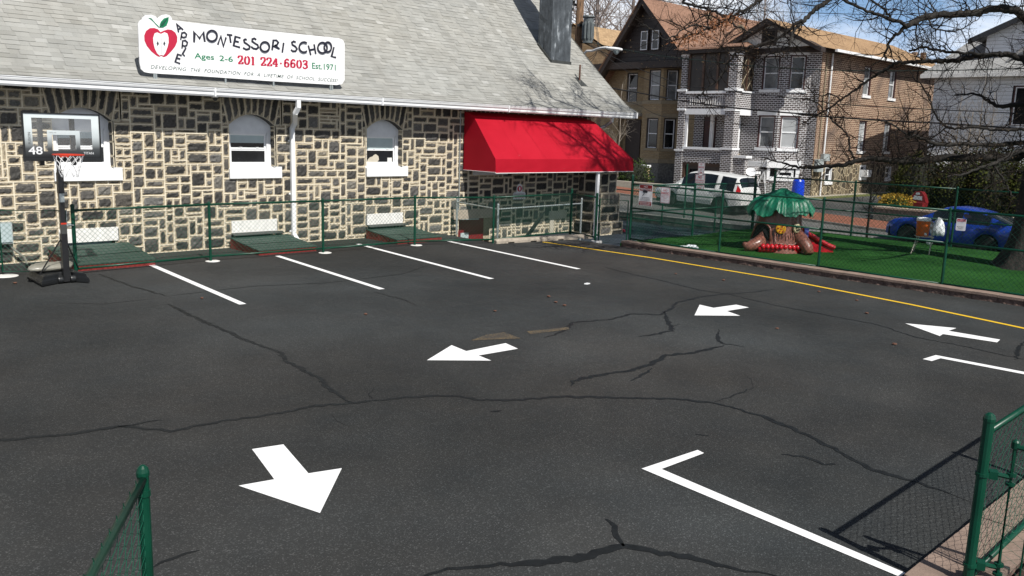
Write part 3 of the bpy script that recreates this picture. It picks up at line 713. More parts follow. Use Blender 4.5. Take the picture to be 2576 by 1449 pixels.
# windows: arched casing, two sashes, shade; each one its own part
def school_window(xl, xr, k):
    y = YW+.20; w = MB(); n = 12
    top = [(xl+(xr-xl)*i/n, arch_z(xl+(xr-xl)*i/n, xl, xr)) for i in range(n+1)]
    zi = Z_SPR-.16; c = .10
    for i in range(n):
        (u0, z0), (u1, z1) = top[i], top[i+1]
        w.prism([(u0, y, zi), (u1, y, zi), (u1, y, z1), (u0, y, z0)], (0, .05, 0))
    w.box(xl, xl+c, y-.003, y+.05, Z_SILL, zi); w.box(xr-c, xr, y-.003, y+.05, Z_SILL, zi); w.box(xl+c, xr-c, y-.002, y+.05, Z_SILL, Z_SILL+.05)
    w.box(xl+c, xr-c, y-.012, y+.04, zi-.035, zi); w.box(xl+.06, xl+c+.02, y-.012, y-.004, Z_SILL, zi); w.box(xr-c-.02, xr-.06, y-.012, y-.004, Z_SILL, zi)
    root = w.build('window', M['white_trim'], SCH)
    il, ir, zb, zt = xl+c+.01, xr-c-.01, Z_SILL+.05, zi-.035; zm = (zb+zt)/2-.01
    f = MB()
    for (a, b, z0, z1, yy) in ((il, ir, zm, zt, y+.035), (il, ir, zb, zm+.035, y+.012)):
        f.box(a, a+.045, yy, yy+.03, z0, z1); f.box(b-.045, b, yy, yy+.03, z0, z1); f.box(a+.045, b-.045, yy, yy+.03, z0, z0+.04); f.box(a+.045, b-.045, yy, yy+.03, z1-.035, z1)
    for sx in (.3, .75): f.box(il+(ir-il)*sx-.035, il+(ir-il)*sx+.035, y-.002, y+.010, zm+.037, zm+.052)
    if k != 2: f.box(il+.045, ir-.045, y+.014, y+.03, zb+.30, zb+.325)
    f.build('sash', M['white'], root)
    g = MB(); g.box(il+.045, ir-.045, y+.048, y+.052, zm+.04, zt-.035); g.box(il+.045, ir-.045, y+.026, y+.030, zb+.04, zm); g.build('pane', M['pane'], root)
    s = MB(); hh = (.13, .17, .29, .2)[k % 4]; s.box(il+.05, ir-.05, y+.041, y+.046, zt-.035-hh, zt-.035); s.build('window_shade', M['shade'], root)
    si = MB(); si.prism([(xl-.02, YW+.21, Z_SILL-.002), (xl-.02, YW-.06, Z_SILL-.06), (xl-.02, YW-.06, Z_SILL-.27), (xl-.02, YW+.21, Z_SILL-.27)], (xr-xl+.16, 0, 0))
    si.box(xr-.02, xr+.14, YW-.06, YW+.0, Z_SILL-.058, Z_SILL-.008); si.build('sill', M['white'], root)
    if k == 2:                                     # cut-out heart shape and a small notice behind the glass
        h = MB(); pts = [(13.79-.98, 1.93), (13.79-.66, 1.93), (13.79-.60, 2.0), (13.79-.62, 2.09), (13.79-.70, 2.14), (13.79-.76, 2.12), (13.79-.80, 2.08), (13.79-.88, 2.06), (13.79-.95, 2.0)]
        h.prism([(a, y+.018, b) for a, b in pts], (0, .006, 0)); h.build('cut_out', M['off_white'], root)
        h = MB(); h.box(13.79-.33, 13.79-.19, y+.019, y+.024, 1.94, 2.05); h.build('notice', M['white_worn'], root)
for k, (a, b) in enumerate(WIN): school_window(a, b, k)
# white lintels and vents of the basement windows
for k, (xl, xr) in enumerate(WIN[:3]):
    l = MB(); l.box(xl+.0, xr-.0, YW-.035, YW+.05, .335, .615); root = l.build('lintel', M['white_worn'], SCH)
    v = MB(); v.box(xl+.085, xr-.085, YW+.16, YW+.2, -.05, .335); vv = v.build('basement_vent', M['shade' if k == 0 else 'lead'], SCH)
    s = MB()
    for j in range(4): s.box(xl+.12, xr-.2, YW+.10, YW+.155, .02+.075*j, .055+.075*j)
    s.build('louvre', M['steel' if k else 'shade'], vv)
    if k: t = MB(); t.prism([(xl-.02, YW-.04, .33), (xl-.02, YW-.20, .30), (xl-.02, YW-.20, .285), (xl-.02, YW-.04, .315)], (xr-xl+.12, 0, 0)); t.build('drip_edge', M['lead'], root)
l = MB(); l.box(15.55, 17.15, YW-.05, YW+.05, .335, .60); l.build('lintel', M['concrete'], SCH)
l = MB(); l.box(19.45, 20.25, YW-.04, YW+.05, .16, .42); l.build('lintel', M['off_white'], SCH); l = MB(); l.box(19.5, 19.68, YW-.03, YW+.05, -.9, .16); l.build('lintel_post', M['off_white'], SCH)
d = MB(); d.box(15.76, 16.94, YW+.24, YW+.29, -1.2, .33); dr = d.build('basement_door', M['maroon_toy'], SCH)
d = MB(); d.box(16.05, 16.35, YW+.225, YW+.238, -.45, -.1); d.build('door_pane', M['shade'], dr)
# soffit, fascia, gutter
s = MB(); s.box(-4.0, 22.6, 17.93, YW+.2, 3.405, 3.44); s.build('soffit', M['white_worn'], SCH)
gt = MB(); prof = [(17.995, 3.365), (17.905, 3.365), (17.882, 3.40), (17.885, 3.452), (17.862, 3.472), (17.85, 3.505), (17.85, 3.525), (17.838, 3.53), (17.838, 3.545), (17.87, 3.545), (17.87, 3.50), (17.995, 3.50)]
gt.prism([(-4.0, y, z) for y, z in prof], (26.62, 0, 0)); GUT = gt.build('gutter', M['white'], SCH)
for x in (8.3, 12.6, 16.9): gs = MB(); gs.box(x, x+.035, 17.8355, 17.99, 3.363, 3.547); gs.build('gutter_joint', M['white'], GUT)
fb = MB(); fb.box(-4.0, 22.62, 18.0, 18.06, 3.45, 3.56); fb.build('fascia', M['white'], SCH)
cl = MB(); cl.prism([(22.62, 17.84, 3.38), (22.62, 18.06, 3.38), (22.62, 18.06, 3.60), (22.62, 17.84, 3.55)], (.07, 0, 0)); cl.build('eave_return', M['white'], SCH)
# roof with bell-cast: every shingle tab is a little slab
prof = [(17.86, 3.555), (18.30, 3.76), (18.6, 3.985), (19.4, 4.68), (20.2, 5.38), (21.0, 6.13), (22.0, 7.12), (24.3, 9.5)]
cum = [0]
for a, b in zip(prof[:-1], prof[1:]): cum.append(cum[-1]+sqrt((b[0]-a[0])**2+(b[1]-a[1])**2))
def rp(s):
    for k in range(len(cum)-1):
        if s <= cum[k+1] or k == len(cum)-2:
            t = (s-cum[k])/(cum[k+1]-cum[k]); a, b = prof[k], prof[k+1]; return V((0, a[0]+(b[0]-a[0])*t, a[1]+(b[1]-a[1])*t))
def rn(s):
    d = (rp(s+.05)-rp(max(0, s-.05))).normalized(); return V((0, -d.z, d.y))
rf = MB(); rr = random.Random(8); XL, XE = -4.0, 22.72; s = 0.0; course = 0
dk = MB()
for a, b in zip(prof[:-1], prof[1:]): dk.face([(XL, a[0], a[1]-.012), (XE, a[0], a[1]-.012), (XE, b[0], b[1]-.012), (XL, b[0], b[1]-.012)])
dk.face([(XL, 24.3, 9.5), (XE, 24.3, 9.5), (XE, 31, 3.4), (XL, 31, 3.4)])
dk.face([(XE, 17.86, 3.54), (XE, 18.6, 3.97), (XE, 22.0, 7.1), (XE, 24.3, 9.48), (XE, 24.3, 9.25), (XE, 22, 6.9), (XE, 18.7, 3.72), (XE, 17.9, 3.40)])
ROOF = dk.build('roof', M['shingle'], SCH)
while s < cum[-1]-.02:
    ex = .140; x = XL - rr.random()*.3; n = rn(s); p0 = rp(s); p1 = rp(min(cum[-1], s+ex+.03))
    while x < XE:
        w = rr.choice([.17, .22, .25, .3, .34]); x1 = min(XE, x+w); th = rr.choice([.006, .007, .013, .014]); lo = rr.uniform(0, .006)
        c = (min(1, max(0, rr.gauss(.5, .20))), 0, 0)
        if x1 > XL+.01:
            xa = max(XL, x)+.001; q0 = p0-(p1-p0).normalized()*lo
            A = V((xa, 0, 0))+q0+n*th; B = V((x1-.001, 0, 0))+q0+n*th; Cc = V((x1-.001, 0, 0))+p1+n*.002; D = V((xa, 0, 0))+p1+n*.002
            rf.face([A, B, Cc, D], 0, c); rf.face([V((xa, 0, 0))+q0-n*.004, V((x1-.001, 0, 0))+q0-n*.004, B, A], 0, (0, 0, 0))
        x += w
    s += ex; course += 1
rf.build('shingle_course', M['shingle'], ROOF)
rk = MB()
for a, b in zip(prof[:-1], prof[1:]):
    rk.prism([(XE, a[0], a[1]+.012), (XE, b[0], b[1]+.012), (XE, b[0], b[1]-.06), (XE, a[0], a[1]-.06)], (.02, 0, 0))
rk.build('rake_edge', M['shingle'], ROOF)
# chimney on the slope
ch = MB(); cb = onx(1387, 115, 20.6); x0, y0 = 20.6, cb.y
x1 = ony(1436, 116, y0).x
def zroof(y):
    for a, b in zip(prof[:-1], prof[1:]):
        if y <= b[0] or b is prof[-1]: return a[1]+(b[1]-a[1])*(y-a[0])/(b[0]-a[0])
def cf(u, v): return None
rc = random.Random(2)
yb = y0+.60
for (A, B) in (((x0, y0), (x1, y0)), ((x1, y0), (x1, yb)), ((x1, yb), (x0, yb)), ((x0, yb), (x0, y0))):
    def fn(u, v, A=A, B=B):
        x = A[0]+(B[0]-A[0])*u; y = A[1]+(B[1]-A[1])*u; zb = zroof(y)-.05; z = zb+(9.6-zb)*v; j = 0 if u in (0, 1) else .012
        return (x+rc.uniform(-j, j), y+rc.uniform(-j, j), z)
    ch.grid(fn, 6, 26)
CHIM = ch.build('chimney', M['chimney'], SCH)
fl = MB()
for (A, B, o) in (((x0-.03, y0-.03), (x1+.03, y0-.03), 0), ((x0-.035, y0-.03), (x0-.035, yb), 1)):
    za, zb2 = zroof(A[1]), zroof(B[1])
    fl.prism([(A[0], A[1], za+.008), (B[0], B[1], zb2+.008), (B[0], B[1], zb2+.10), (A[0], A[1], za+.10)], (.03, 0, 0) if o else (0, .03, 0))
fl.build('flashing', M['lead'], CHIM)
# vent pipe
vp = ony(1457, 219, 19.2); vz = zroof(19.2)
v = MB(); v.tube([(vp.x, 19.2, vz-.02), (vp.x, 19.2, vz+.52)], .030, 10); VP = v.build('vent_pipe', M['rust'], SCH)
v = MB(); v.tube([(vp.x, 19.2, vz-.05), (vp.x, 19.2, vz+.03)], [.085, .05], 10); 
for k in range(1): 
    a = V((vp.x-.12, 19.0, zroof(19.0)+.02)); b = V((vp.x+.2, 19.0, zroof(19.0)+.02)); c = V((vp.x+.1, 19.32, zroof(19.32)+.02)); d2 = V((vp.x-.12, 19.32, zroof(19.32)+.02)); v.face([a, b, c, d2])
v.build('pipe_collar', M['lead'], VP)
# downspouts
def downspout(path, name='downspout'):
    d = MB(); pts = [V(p) for p in path]
    for k in range(len(pts)-1):
        a, b = pts[k], pts[k+1]; t = (b-a).normalized(); u = V((1, 0, 0)); u = (u-t*u.dot(t)).normalized(); w = t.cross(u)
        d.obox((a+b)/2, u*.048, w*.038, t*((b-a).length/2+.012))
    return d.build(name, M['white'], SCH)
dx = ony(737, 400, 18.52).x; top = ony(750, 252, 17.93)
downspout([(top.x, 17.93, 3.40), (top.x, 17.93, 3.22), (top.x-.03, 18.02, 3.08), (dx+.02, 18.44, 2.86), (dx, 18.54, 2.74), (dx, 18.54, .22), (dx+.03, 18.40, .07), (dx+.10, 18.22, .04)])
for zz in (2.45, 1.2, .3):
    d = MB(); d.box(dx-.085, dx+.07, 18.575, 18.60, zz-.02, zz+.02); d.build('strap', M['white'], SCH)
ct = ony(1541, 300, 17.95); m = MB(); m.tube([(ct.x, 17.95, 3.40), (ct.x, 17.97, 3.25), (ct.x-.05, 18.2, 3.1), (ct.x-.3, 18.5, 2.95), (ct.x-.3, 18.52, 2.2)], .055, 8); m.build('downspout', M['steel'], SCH)
# thin conduit beside the awning
cx = ony(1161, 350, 18.57).x; m = MB(); m.tube([(cx-.05, 18.57, 3.35), (cx-.05, 18.57, .42), (cx+.02, 18.57, .33), (cx+.7, 18.55, .31)], .018, 6); m.build('conduit', M['steel'], SCH)
# dome camera under the eave
dc = ony(541, 243, 18.2); t = thing('security_camera', 'small white dome security camera under the gutter', 'camera', (dc.x, 18.2, 3.3)); m = MB(); m.lathe((dc.x, 18.2, 3.405), [(.07, 0), (.07, -.05), (.055, -.06)], 14); m.build('housing', M['white'], t)
m = MB(); m.lathe((dc.x, 18.2, 3.345), [(.052, 0), (.05, -.03), (.035, -.055), (.012, -.065)], 14); m.build('dome', M['lead'], t, smooth=True)

# ------------------------------------------------------------------ awning
AW = thing('awning', 'large red cloth awning over the basement stairs', 'awning', (18.8, 18.0, 1.7))
xa, xb = 15.86, 21.80; pf = [(YW-.06, 3.34), (18.16, 3.22), (17.22, 2.085), (17.20, 1.715)]
xb0 = 20.9   # the top edge stops short of the corner: the right end slopes
c = MB()
XRt = [xb0-.15, xb0, xb, xb]
for k in range(3):
    nx = 45; ny = (2, 8, 3)[k]
    def pt(u, w):
        A = V((xa+(XRt[k]-xa)*u, pf[k][0], pf[k][1])); B = V((xa+(XRt[k+1]-xa)*u, pf[k+1][0], pf[k+1][1])); q = A.lerp(B, w)
        s_ = abs(sin(3*pi*u))*sin(pi*w) if k == 1 else 0
        return q+V((0, .020*s_, -.020*s_))+V((0, -.004*sin(40*u+3*w) if k == 2 and w > .5 else 0, .004*sin(23*u) if k == 2 and w == 1 else 0))
    for i in range(nx):
        for j in range(ny): c.face([pt(i/nx, (j+1)/ny), pt((i+1)/nx, (j+1)/ny), pt((i+1)/nx, j/ny), pt(i/nx, j/ny)])
    if k == 1:
        sm_ = MB()
        for u in (1/6, 1/3, .5, 2/3, 5/6):
            for j in range(ny):
                a, b = pt(u, j/ny), pt(u, (j+1)/ny); o_ = V((0, -.004, .004)); sm_.face([a+o_-V((.007, 0, 0)), b+o_-V((.007, 0, 0)), b+o_+V((.007, 0, 0)), a+o_+V((.007, 0, 0))])
        sm_.build('seam', M['awning'], AW)
endl = [(xa, y, z) for y, z in pf]+[(xa, YW-.06, 1.735)]; c.face(endl)
endr = [(XRt[k], pf[k][0], pf[k][1]) for k in range(4)]+[(xb, YW-.06, 1.735)]; c.face(list(reversed(endr)))
c.build('canopy', M['awning'], AW)
e = MB(); e.box(xa-.008, xb+.01, 17.188, 17.205, 1.700, 1.716); e.box(xa-.012, xa, 17.2, YW-.06, 1.722, 1.737); e.build('hem', M['white'], AW)
f = MB()
for x in (xa+.03, 17.8, 19.8, xb-.04):
    f.tube([(x, YW-.05, 1.76), (x, 17.24, 1.74), (x, 17.25, 2.06)], .015, 6)
    f.tube([(x, 17.25, 2.05), (min(x, xb0-.2), 18.16, 3.17)], .015, 6)
f.build('frame', M['steel'], AW)
pp = ony(1507, 434, 17.25); m = MB(); m.box(pp.x-.05, pp.x+.05, 17.25, 17.33, -.32, 1.74); m.build('post', M['white_trim'], AW)
for k, px in enumerate((1330, 1445)):
    pass
# ------------------------------------------------------------------ chain link helpers
def link_panel(mb, A, B, za, zb, pitch=.066, wr=.0026, zigzag=False, za2=None, zb2=None):
    """woven wire between plan points A and B, heights za..zb (optionally sloping to za2..zb2 at B)"""
    A = V((A[0], A[1], 0)); B = V((B[0], B[1], 0)); L = (B-A).length; t = (B-A)/L; n = V((-t.y, t.x, 0)); H = zb-za
    za2 = za if za2 is None else za2
    def P(s, h, off=0): return A+t*s+n*off+V((0, 0, za+(za2-za)*s/L+h))
    if zigzag:
        step = pitch; k = 0; s = pitch*.5
        while s < L-.01:
            pts = []; j = 0; h = 0
            while h <= H+1e-6:
                q = s+(pitch*.5+.001)*(1 if ((j+k) % 2) else -1); pts.append(P(min(L, max(0, q)), h, .0045*(1 if (j % 2) else -1)))
                m2 = h+pitch*.5; 
                h = m2; j += 1
            # knuckled tip
            pts.append(pts[-1]+V((0, 0, .018))+t*.008); mb.tube(pts, wr, 5, cap=False); s += pitch; k += 1
        return
    step = pitch*1.4142; k = -int(H/step)-1
    while k*step < L:
        s0 = k*step
        for sg in (1, -1):
            a0, h0, a1, h1 = s0, 0, s0+H, H
            if sg < 0: h0, h1 = H, 0
            if a0 < 0: f = -a0/(a1-a0); h0 += (h1-h0)*f; a0 = 0
            if a1 > L: f = (L-a0)/(a1-a0); h1 = h0+(h1-h0)*f; a1 = L
            if a1-a0 > .01: mb.bar(P(a0, h0, sg*wr), P(a1, h1, sg*wr), wr)
        k += 1
def cap_post(mb, x, y, z0, z1, r):
    mb.lathe((x, y, 0), [(r, z0), (r, z1-.03), (r*1.12, z1-.03), (r*1.12, z1-.012), (r*.9, z1+.008), (r*.45, z1+.02), (r*.05, z1+.024)], 12)
def fence(name, label, pts, H, r=.030, rails=(1.0, .06), rr=.021, z0=None, mesh='green_wire', pipe='green_pipe', foot=(), cap=None, group=None, base=None, tall=None, pitch=.066, wr=.0026, zigzag=False, mtop=.03):
    """pts: list of (x,y) post positions; rails are fractions of H or absolute offsets from the ground"""
    base = base or [0.0]*len(pts); root = thing(name, label, 'fence', (pts[0][0], pts[0][1], base[0]), group)
    for k, (x, y) in enumerate(pts):
        m = MB(); hh = H if not tall or k not in tall else tall[k]; cap_post(m, x, y, base[k]-.05, base[k]+hh, r if not tall or k not in tall else r*1.25)
        m.lathe((x, y, base[k]), [(r*1.18, H-.13), (r*1.18, H-.10)], 10)
        p = m.build('post', M[pipe], root, smooth=False)
        if k in foot:
            f = MB(); f.lathe((x+.03, y-.03, base[k]), [(.145, -.05), (.145, .006), (.13, .012)], 16); f.build('footing', M['white_worn'], p)
    for q in rails:
        m = MB()
        for (a, b, za, zb) in zip(pts[:-1], pts[1:], base[:-1], base[1:]): m.tube([(a[0], a[1], za+q), (b[0], b[1], zb+q)], rr, 8)
        m.build('top_rail' if q == max(rails) else ('bottom_rail' if q == min(rails) else 'middle_rail'), M[pipe], root, smooth=True)
    m = MB()
    for (a, b, za, zb) in zip(pts[:-1], pts[1:], base[:-1], base[1:]):
        link_panel(m, a, b, za+min(rails)-.03, za+max(rails)+mtop, pitch, wr, zigzag, zb+min(rails)-.03)
    m.build('chain_link', M[mesh], root); return root
FP = [tuple(G2(*p)) for p in ((192, 690), (530, 657), (813, 636), (1043, 617))]+[tuple(gnd(1240, 612).xy), tuple(gnd(1434, 592).xy), tuple(gnd(1497, 606).xy)]
FP = [(x, y) for x, y in FP]
FA = fence('wall_fence', 'green chain link fence along the stone wall with white round footings', FP, 1.21, .028, (1.17, .10), foot=(1, 2, 3, 6), tall={0: 1.27, 5: 1.3, 6: 1.27}, base=[0]*7)
# gate at the far left: swing leaf with its own frame
def gate(name, label, A, B, z0, z1, mid=None, r=.019, mesh='green_wire', pipe='green_pipe', pitch=.066, wr=.0026, zigzag=False, hinges=True):
    root = thing(name, label, 'gate', (A[0], A[1], z0)); m = MB(); m.tube([(A[0], A[1], z0), (B[0], B[1], z0), (B[0], B[1], z1), (A[0], A[1], z1)], r, 8, closed=True)
    if mid: m.tube([(A[0], A[1], mid), (B[0], B[1], mid)], r*.85, 8)
    m.build('gate_frame', M[pipe], root); w = MB(); link_panel(w, A, B, z0+.02, z1-.01, pitch, wr, zigzag); w.build('chain_link', M[mesh], root)
    if not hinges: return root
    a = V((A[0], A[1], 0)); b = V((B[0], B[1], 0)); t = (b-a).normalized(); h = MB()
    for zz in (z0+.18, z1-.18): h.obox(a-t*.04+V((0, 0, zz)), t*.05, V((-t.y, t.x, 0))*.028, V((0, 0, .022)))
    h.build('hinge', M[pipe], root); return root
ga, gb_ = gnd(8, 693), gnd(166, 684)
gl = gate('chain_gate', 'green chain link swing gate behind the basketball hoop', (ga.x, ga.y), (FP[0][0]-.12, FP[0][1]+.01), .07, 1.17)
m = MB(); b = V((FP[0][0]-.10, FP[0][1]-.03, .92)); m.obox(b, V((.05, 0, 0)), V((0, .02, 0)), V((0, 0, .02))); m.tube([b+V((-.02, -.02, .02)), b+V((-.02, -.03, .28))], .008, 6); m.tube([b+V((0, -.02, 0)), b+V((.09, -.03, -.01))], .010, 6); m.build('latch', M['steel'], gl)
lp = thing('fence_post', 'green fence post with a white painted footing at the left edge', 'post', (ga.x-.08, ga.y, 0)); m = MB(); cap_post(m, ga.x-.10, ga.y, -.05, 1.24, .03); m.build('post', M['green_pipe'], lp)
m = MB(); m.lathe((ga.x+.02, ga.y-.10, 0), [(.20, -.05), (.20, .006), (.18, .012)], 18); m.build('footing', M['white_worn'], lp)
# right hand fence along the turf kerb: middle rail, signs
RX = 17.63
RP = [(RX+.28, 14.13), (RX+.02, 11.22), (RX+.05, 8.72), (RX, 6.12), (RX, 3.4), (RX, .7), (RX, -2)]
fence('turf_fence', 'green chain link fence with a middle rail along the edge of the turf', RP, 1.62, .028, (1.58, .95, .14), tall={0: 1.80}, base=[0]*7)
gate('chain_gate', 'green chain link gate between the bumper corner and the turf fence', (FP[6][0]+.06, FP[6][1]-.06), (RP[0][0]-.02, RP[0][1]+.09), -.02, 1.13)
# fence between turf and play surface, continuing across to the street side
CB = [(RX+.30, 14.15), (20.75, 14.12), (23.95, 14.1)]
fence('cross_fence', 'green chain link fence with middle rail between the turf and the dark play surface', CB, 1.56, .030, (1.53, .84, .06), base=[0, -.02, -.04], tall={2: 1.75})
gate('chain_gate', 'narrow green chain link gate behind the leafy roof of the toy treehouse', (24.02, 14.1), (25.0, 14.1), -.02, 1.47)
BK = [(25.1, 14.1), (25.1, 11.45), (25.1, 8.6), (25.1, 5.8), (25.1, 3)]
fence('street_fence', 'tall dark green chain link fence between the turf and the street', BK, 1.70, .030, (1.66, .80, .16), base=[0]*5, tall={0: 1.92}, mesh='dark_green_wire')
fence('street_fence', 'lower green chain link fence at the far side of the dark play surface', [(25.1, 14.3), (25.1, 16.2), (25.1, 18.4), (25.1, 20.8), (25.1, 23.2)], 1.1, .026, (1.12, .12), base=[-.28]*5, mesh='dark_green_wire')
# near fences in the foreground: real woven wire
na, nb = gnd(359, 1186, 1.2), gnd(215, 1449, 1.2)
d = (nb-na).normalized(); nd = na+d*2.6
fence('near_fence', 'green chain link fence end cut by the bottom edge at the left', [(na.x, na.y), (nd.x, nd.y)], 1.21, .0265, (1.165, .08), rr=.0205, pitch=.060, wr=.0017, zigzag=True, mtop=.025)
npx, npy = gnd(2490, 1047, 1.2).xy
fence('near_fence', 'green chain link fence running off the right edge from the thick gate post', [(npx, npy), (npx+2.5, npy+.02), (npx+5, npy+.03), (npx+8, npy+.04)], 1.13, .026, (1.10, .14), rr=.0205, pitch=.060, wr=.0017, zigzag=True, mtop=.025, tall={0: 1.2}, base=[.0]*4)
gt2 = gnd(2556, 1112, 1.03)
ng = gate('near_gate', 'opened green chain link gate leaf hung on the thick post at the right', (gt2.x, gt2.y), (gt2.x+.10, gt2.y-1.05), .10, 1.00, None, .021, pitch=.060, wr=.0017, zigzag=True, hinges=False)
m = MB(); m.lathe((gt2.x, gt2.y, 0), [(.024, .99), (.024, 1.03), (.015, 1.042), (.003, 1.048)], 12); m.tube([(gt2.x+.012, gt2.y-.12, .12), (gt2.x+.012, gt2.y-.12, .98)], .006, 6)
for zz in (.80, .20):
    m.tube([(npx, npy, zz+.03), (npx*.6+gt2.x*.4, npy*.6+gt2.y*.4, zz+.03), (gt2.x, gt2.y, zz)], .015, 7); m.obox(V((npx*.62+gt2.x*.38, npy*.62+gt2.y*.38, zz+.025)), V((.03, .012, 0)), V((-.01, .022, 0)), V((0, 0, .024)))
    m.lathe((gt2.x, gt2.y, zz), [(.029, -.05), (.029, -.035)], 12); m.lathe((gt2.x, gt2.y, zz), [(.029, .01), (.029, .03)], 12); m.lathe((npx, npy, zz), [(.040, .02), (.040, .04)], 12)
m.build('hinge', M['green_pipe'], ng)

# ------------------------------------------------------------------ galvanised railing round the basement steps
pr = thing('pipe_railing', 'galvanised pipe railing around the basement steps below the awning', 'railing', (15.5, 16.6, 0))
A = gnd(1215, 596); 
rp0 = V((15.45, 18.3, 0)); rp1 = V((15.45, 16.62, 0)); rp2 = V((18.75, 16.62, 0))
for p, zb, zt in ((rp0, 0, 1.0), (rp1, -.3, .93), (rp2, -.3, .98)):
    m = MB(); cap_post(m, p.x, p.y, zb-.05, zt, .030); m.build('post', M['steel'], pr)
m = MB(); m.tube([(15.45, 18.3, .86), (15.45, 16.62, .80)], .02, 8); m.tube([(15.45, 16.62, .80), (18.75, 16.62, .84)], .02, 8); m.build('rail', M['steel'], pr)
m = MB(); link_panel(m, (15.5, 16.62), (18.75, 16.62), -.3, .82, .068, .0022); m.build('chain_link', M['dark_green_wire'], pr)
m = MB(); m.tube([(16.9, 17.5, -.55), (19.0, 18.35, .42)], .03, 6); m.tube([(16.9, 17.6, -.75), (19.0, 18.42, .30)], .02, 6); m.build('diagonal_tubes', M['black_metal'], pr)  # two dark tubes slanting up in front of the wall under the awning
# small apple sign on that railing
# ------------------------------------------------------------------ concrete bumpers
def bumper(name, label, a, b):
    a = V((a[0], a[1], 0)); b = V((b[0], b[1], 0)); t = (b-a).normalized(); n = V((-t.y, t.x, 0)); L = (b-a).length
    pf = [(-.085, .0), (-.085, .06), (-.06, .115), (.06, .115), (.085, .06), (.085, 0)]; m = MB()
    ns = 8; st = [0, .04, .22, .34, .66, .78, .96, 1]
    rings = []
    for k, s in enumerate(st):
        e = .72 if k in (0, ns-1) else 1.0; rings.append([a+t*(L*s)+n*(y)+V((0, 0, z*(e if z > .07 else 1))) for y, z in pf])
    for k in range(ns-1):
        for j in range(5):
            q = [rings[k][j], rings[k+1][j], rings[k+1][j+1], rings[k][j+1]]
            if j in (0, 4) and k in (2, 4):            # drainage notches
                i = 0 if j == 0 else 1
                lo0, lo1 = (rings[k][0], rings[k+1][0]) if j == 0 else (rings[k][5], rings[k+1][5]); up = V((0, 0, .028))
                hi0, hi1 = (rings[k][1], rings[k+1][1]) if j == 0 else (rings[k][4], rings[k+1][4]); q = [lo0+up, lo1+up, hi1, hi0]
            m.face(q)
    m.face(list(reversed(rings[0]))); m.face(rings[-1])
    return tag(m.build(name, M['concrete'], recalc=True), label, 'parking bumper', 'concrete parking bumpers')
b0, b1, b2 = gnd(1241, 613), gnd(1372, 605), gnd(1502, 598)
bumper('parking_bumper', 'pale concrete parking bumper below the awning, the nearer of two', (b0.x+.05, b0.y+.0), (b1.x-.015, b1.y-.02))
bumper('parking_bumper', 'pale concrete parking bumper ending at the gate post, the farther of two', (b1.x+.015, b1.y-.02), (b2.x-.25, b2.y+.02))

# ------------------------------------------------------------------ green slatted basement hatches
def hatch(label, x0, x1, yf, yb, zf, zb, n=7):
    root = thing('basement_hatch', label, 'hatch', ((x0+x1)/2, yf, 0), 'green slatted basement hatches')
    s = MB()
    for k in range(n):
        a = k/n; b = (k+.84)/n; ya, yb2 = yf+(yb-yf)*a, yf+(yb-yf)*b; za, zb2 = zf+(zb-zf)*a, zf+(zb-zf)*b; j = RND.uniform(-.012, .012)
        s.prism([(x0+j, ya, za-.022), (x0+j, yb2, zb2-.022), (x0+j, yb2, zb2), (x0+j, ya, za)], (x1-x0, 0, 0))
    s.build('slat_panel', M['hatch_green'], root)
    f = MB(); f.prism([(x0+.02, yf+.01, .0), (x0+.02, yb, .0), (x0+.02, yb, zb-.024), (x0+.02, yf+.01, zf-.024)], (.03, 0, 0)); f.prism([(x1-.05, yf+.01, .0), (x1-.05, yb, .0), (x1-.05, yb, zb-.024), (x1-.05, yf+.01, zf-.024)], (.03, 0, 0))
    f.box(x0+.05, x1-.05, yf+.012, yf+.04, .0, zf-.024); f.build('side_frame', M['hatch_red'], root); return root
hatch('wide green slatted hatch on a red frame behind the basketball hoop', 5.05, 6.6, 17.0, 18.5, .13, .30)
hatch('green slatted hatch on a red frame under the middle window', 8.85, 10.3, 17.12, 18.5, .12, .25)
hatch('green slatted hatch on a red frame nearest the awning', 12.55, 13.98, 17.12, 18.5, .12, .24)

# ------------------------------------------------------------------ electric box at the left edge
ub = thing('utility_box', 'grey utility box with a hose of conduit on the wall at the left edge', 'utility box', (4.35, 18.5, .3)); u0 = ony(0, 590, 18.5)
m = MB(); m.box(u0.x-.12, u0.x+.19, 18.38, 18.56, .42, .82); m.build('housing', M['meter'], ub); m = MB(); m.box(u0.x-.10, u0.x+.17, 18.36, 18.385, .45, .80); m.build('door', M['shade'], ub)
m = MB(); m.tube([(u0.x+.12, 18.47, .42), (u0.x+.22, 18.46, .28), (u0.x+.38, 18.45, .12), (u0.x+.42, 18.43, -.03), (u0.x+.3, 18.4, -.2)], .022, 7); m.build('conduit', M['sandbag'], ub)

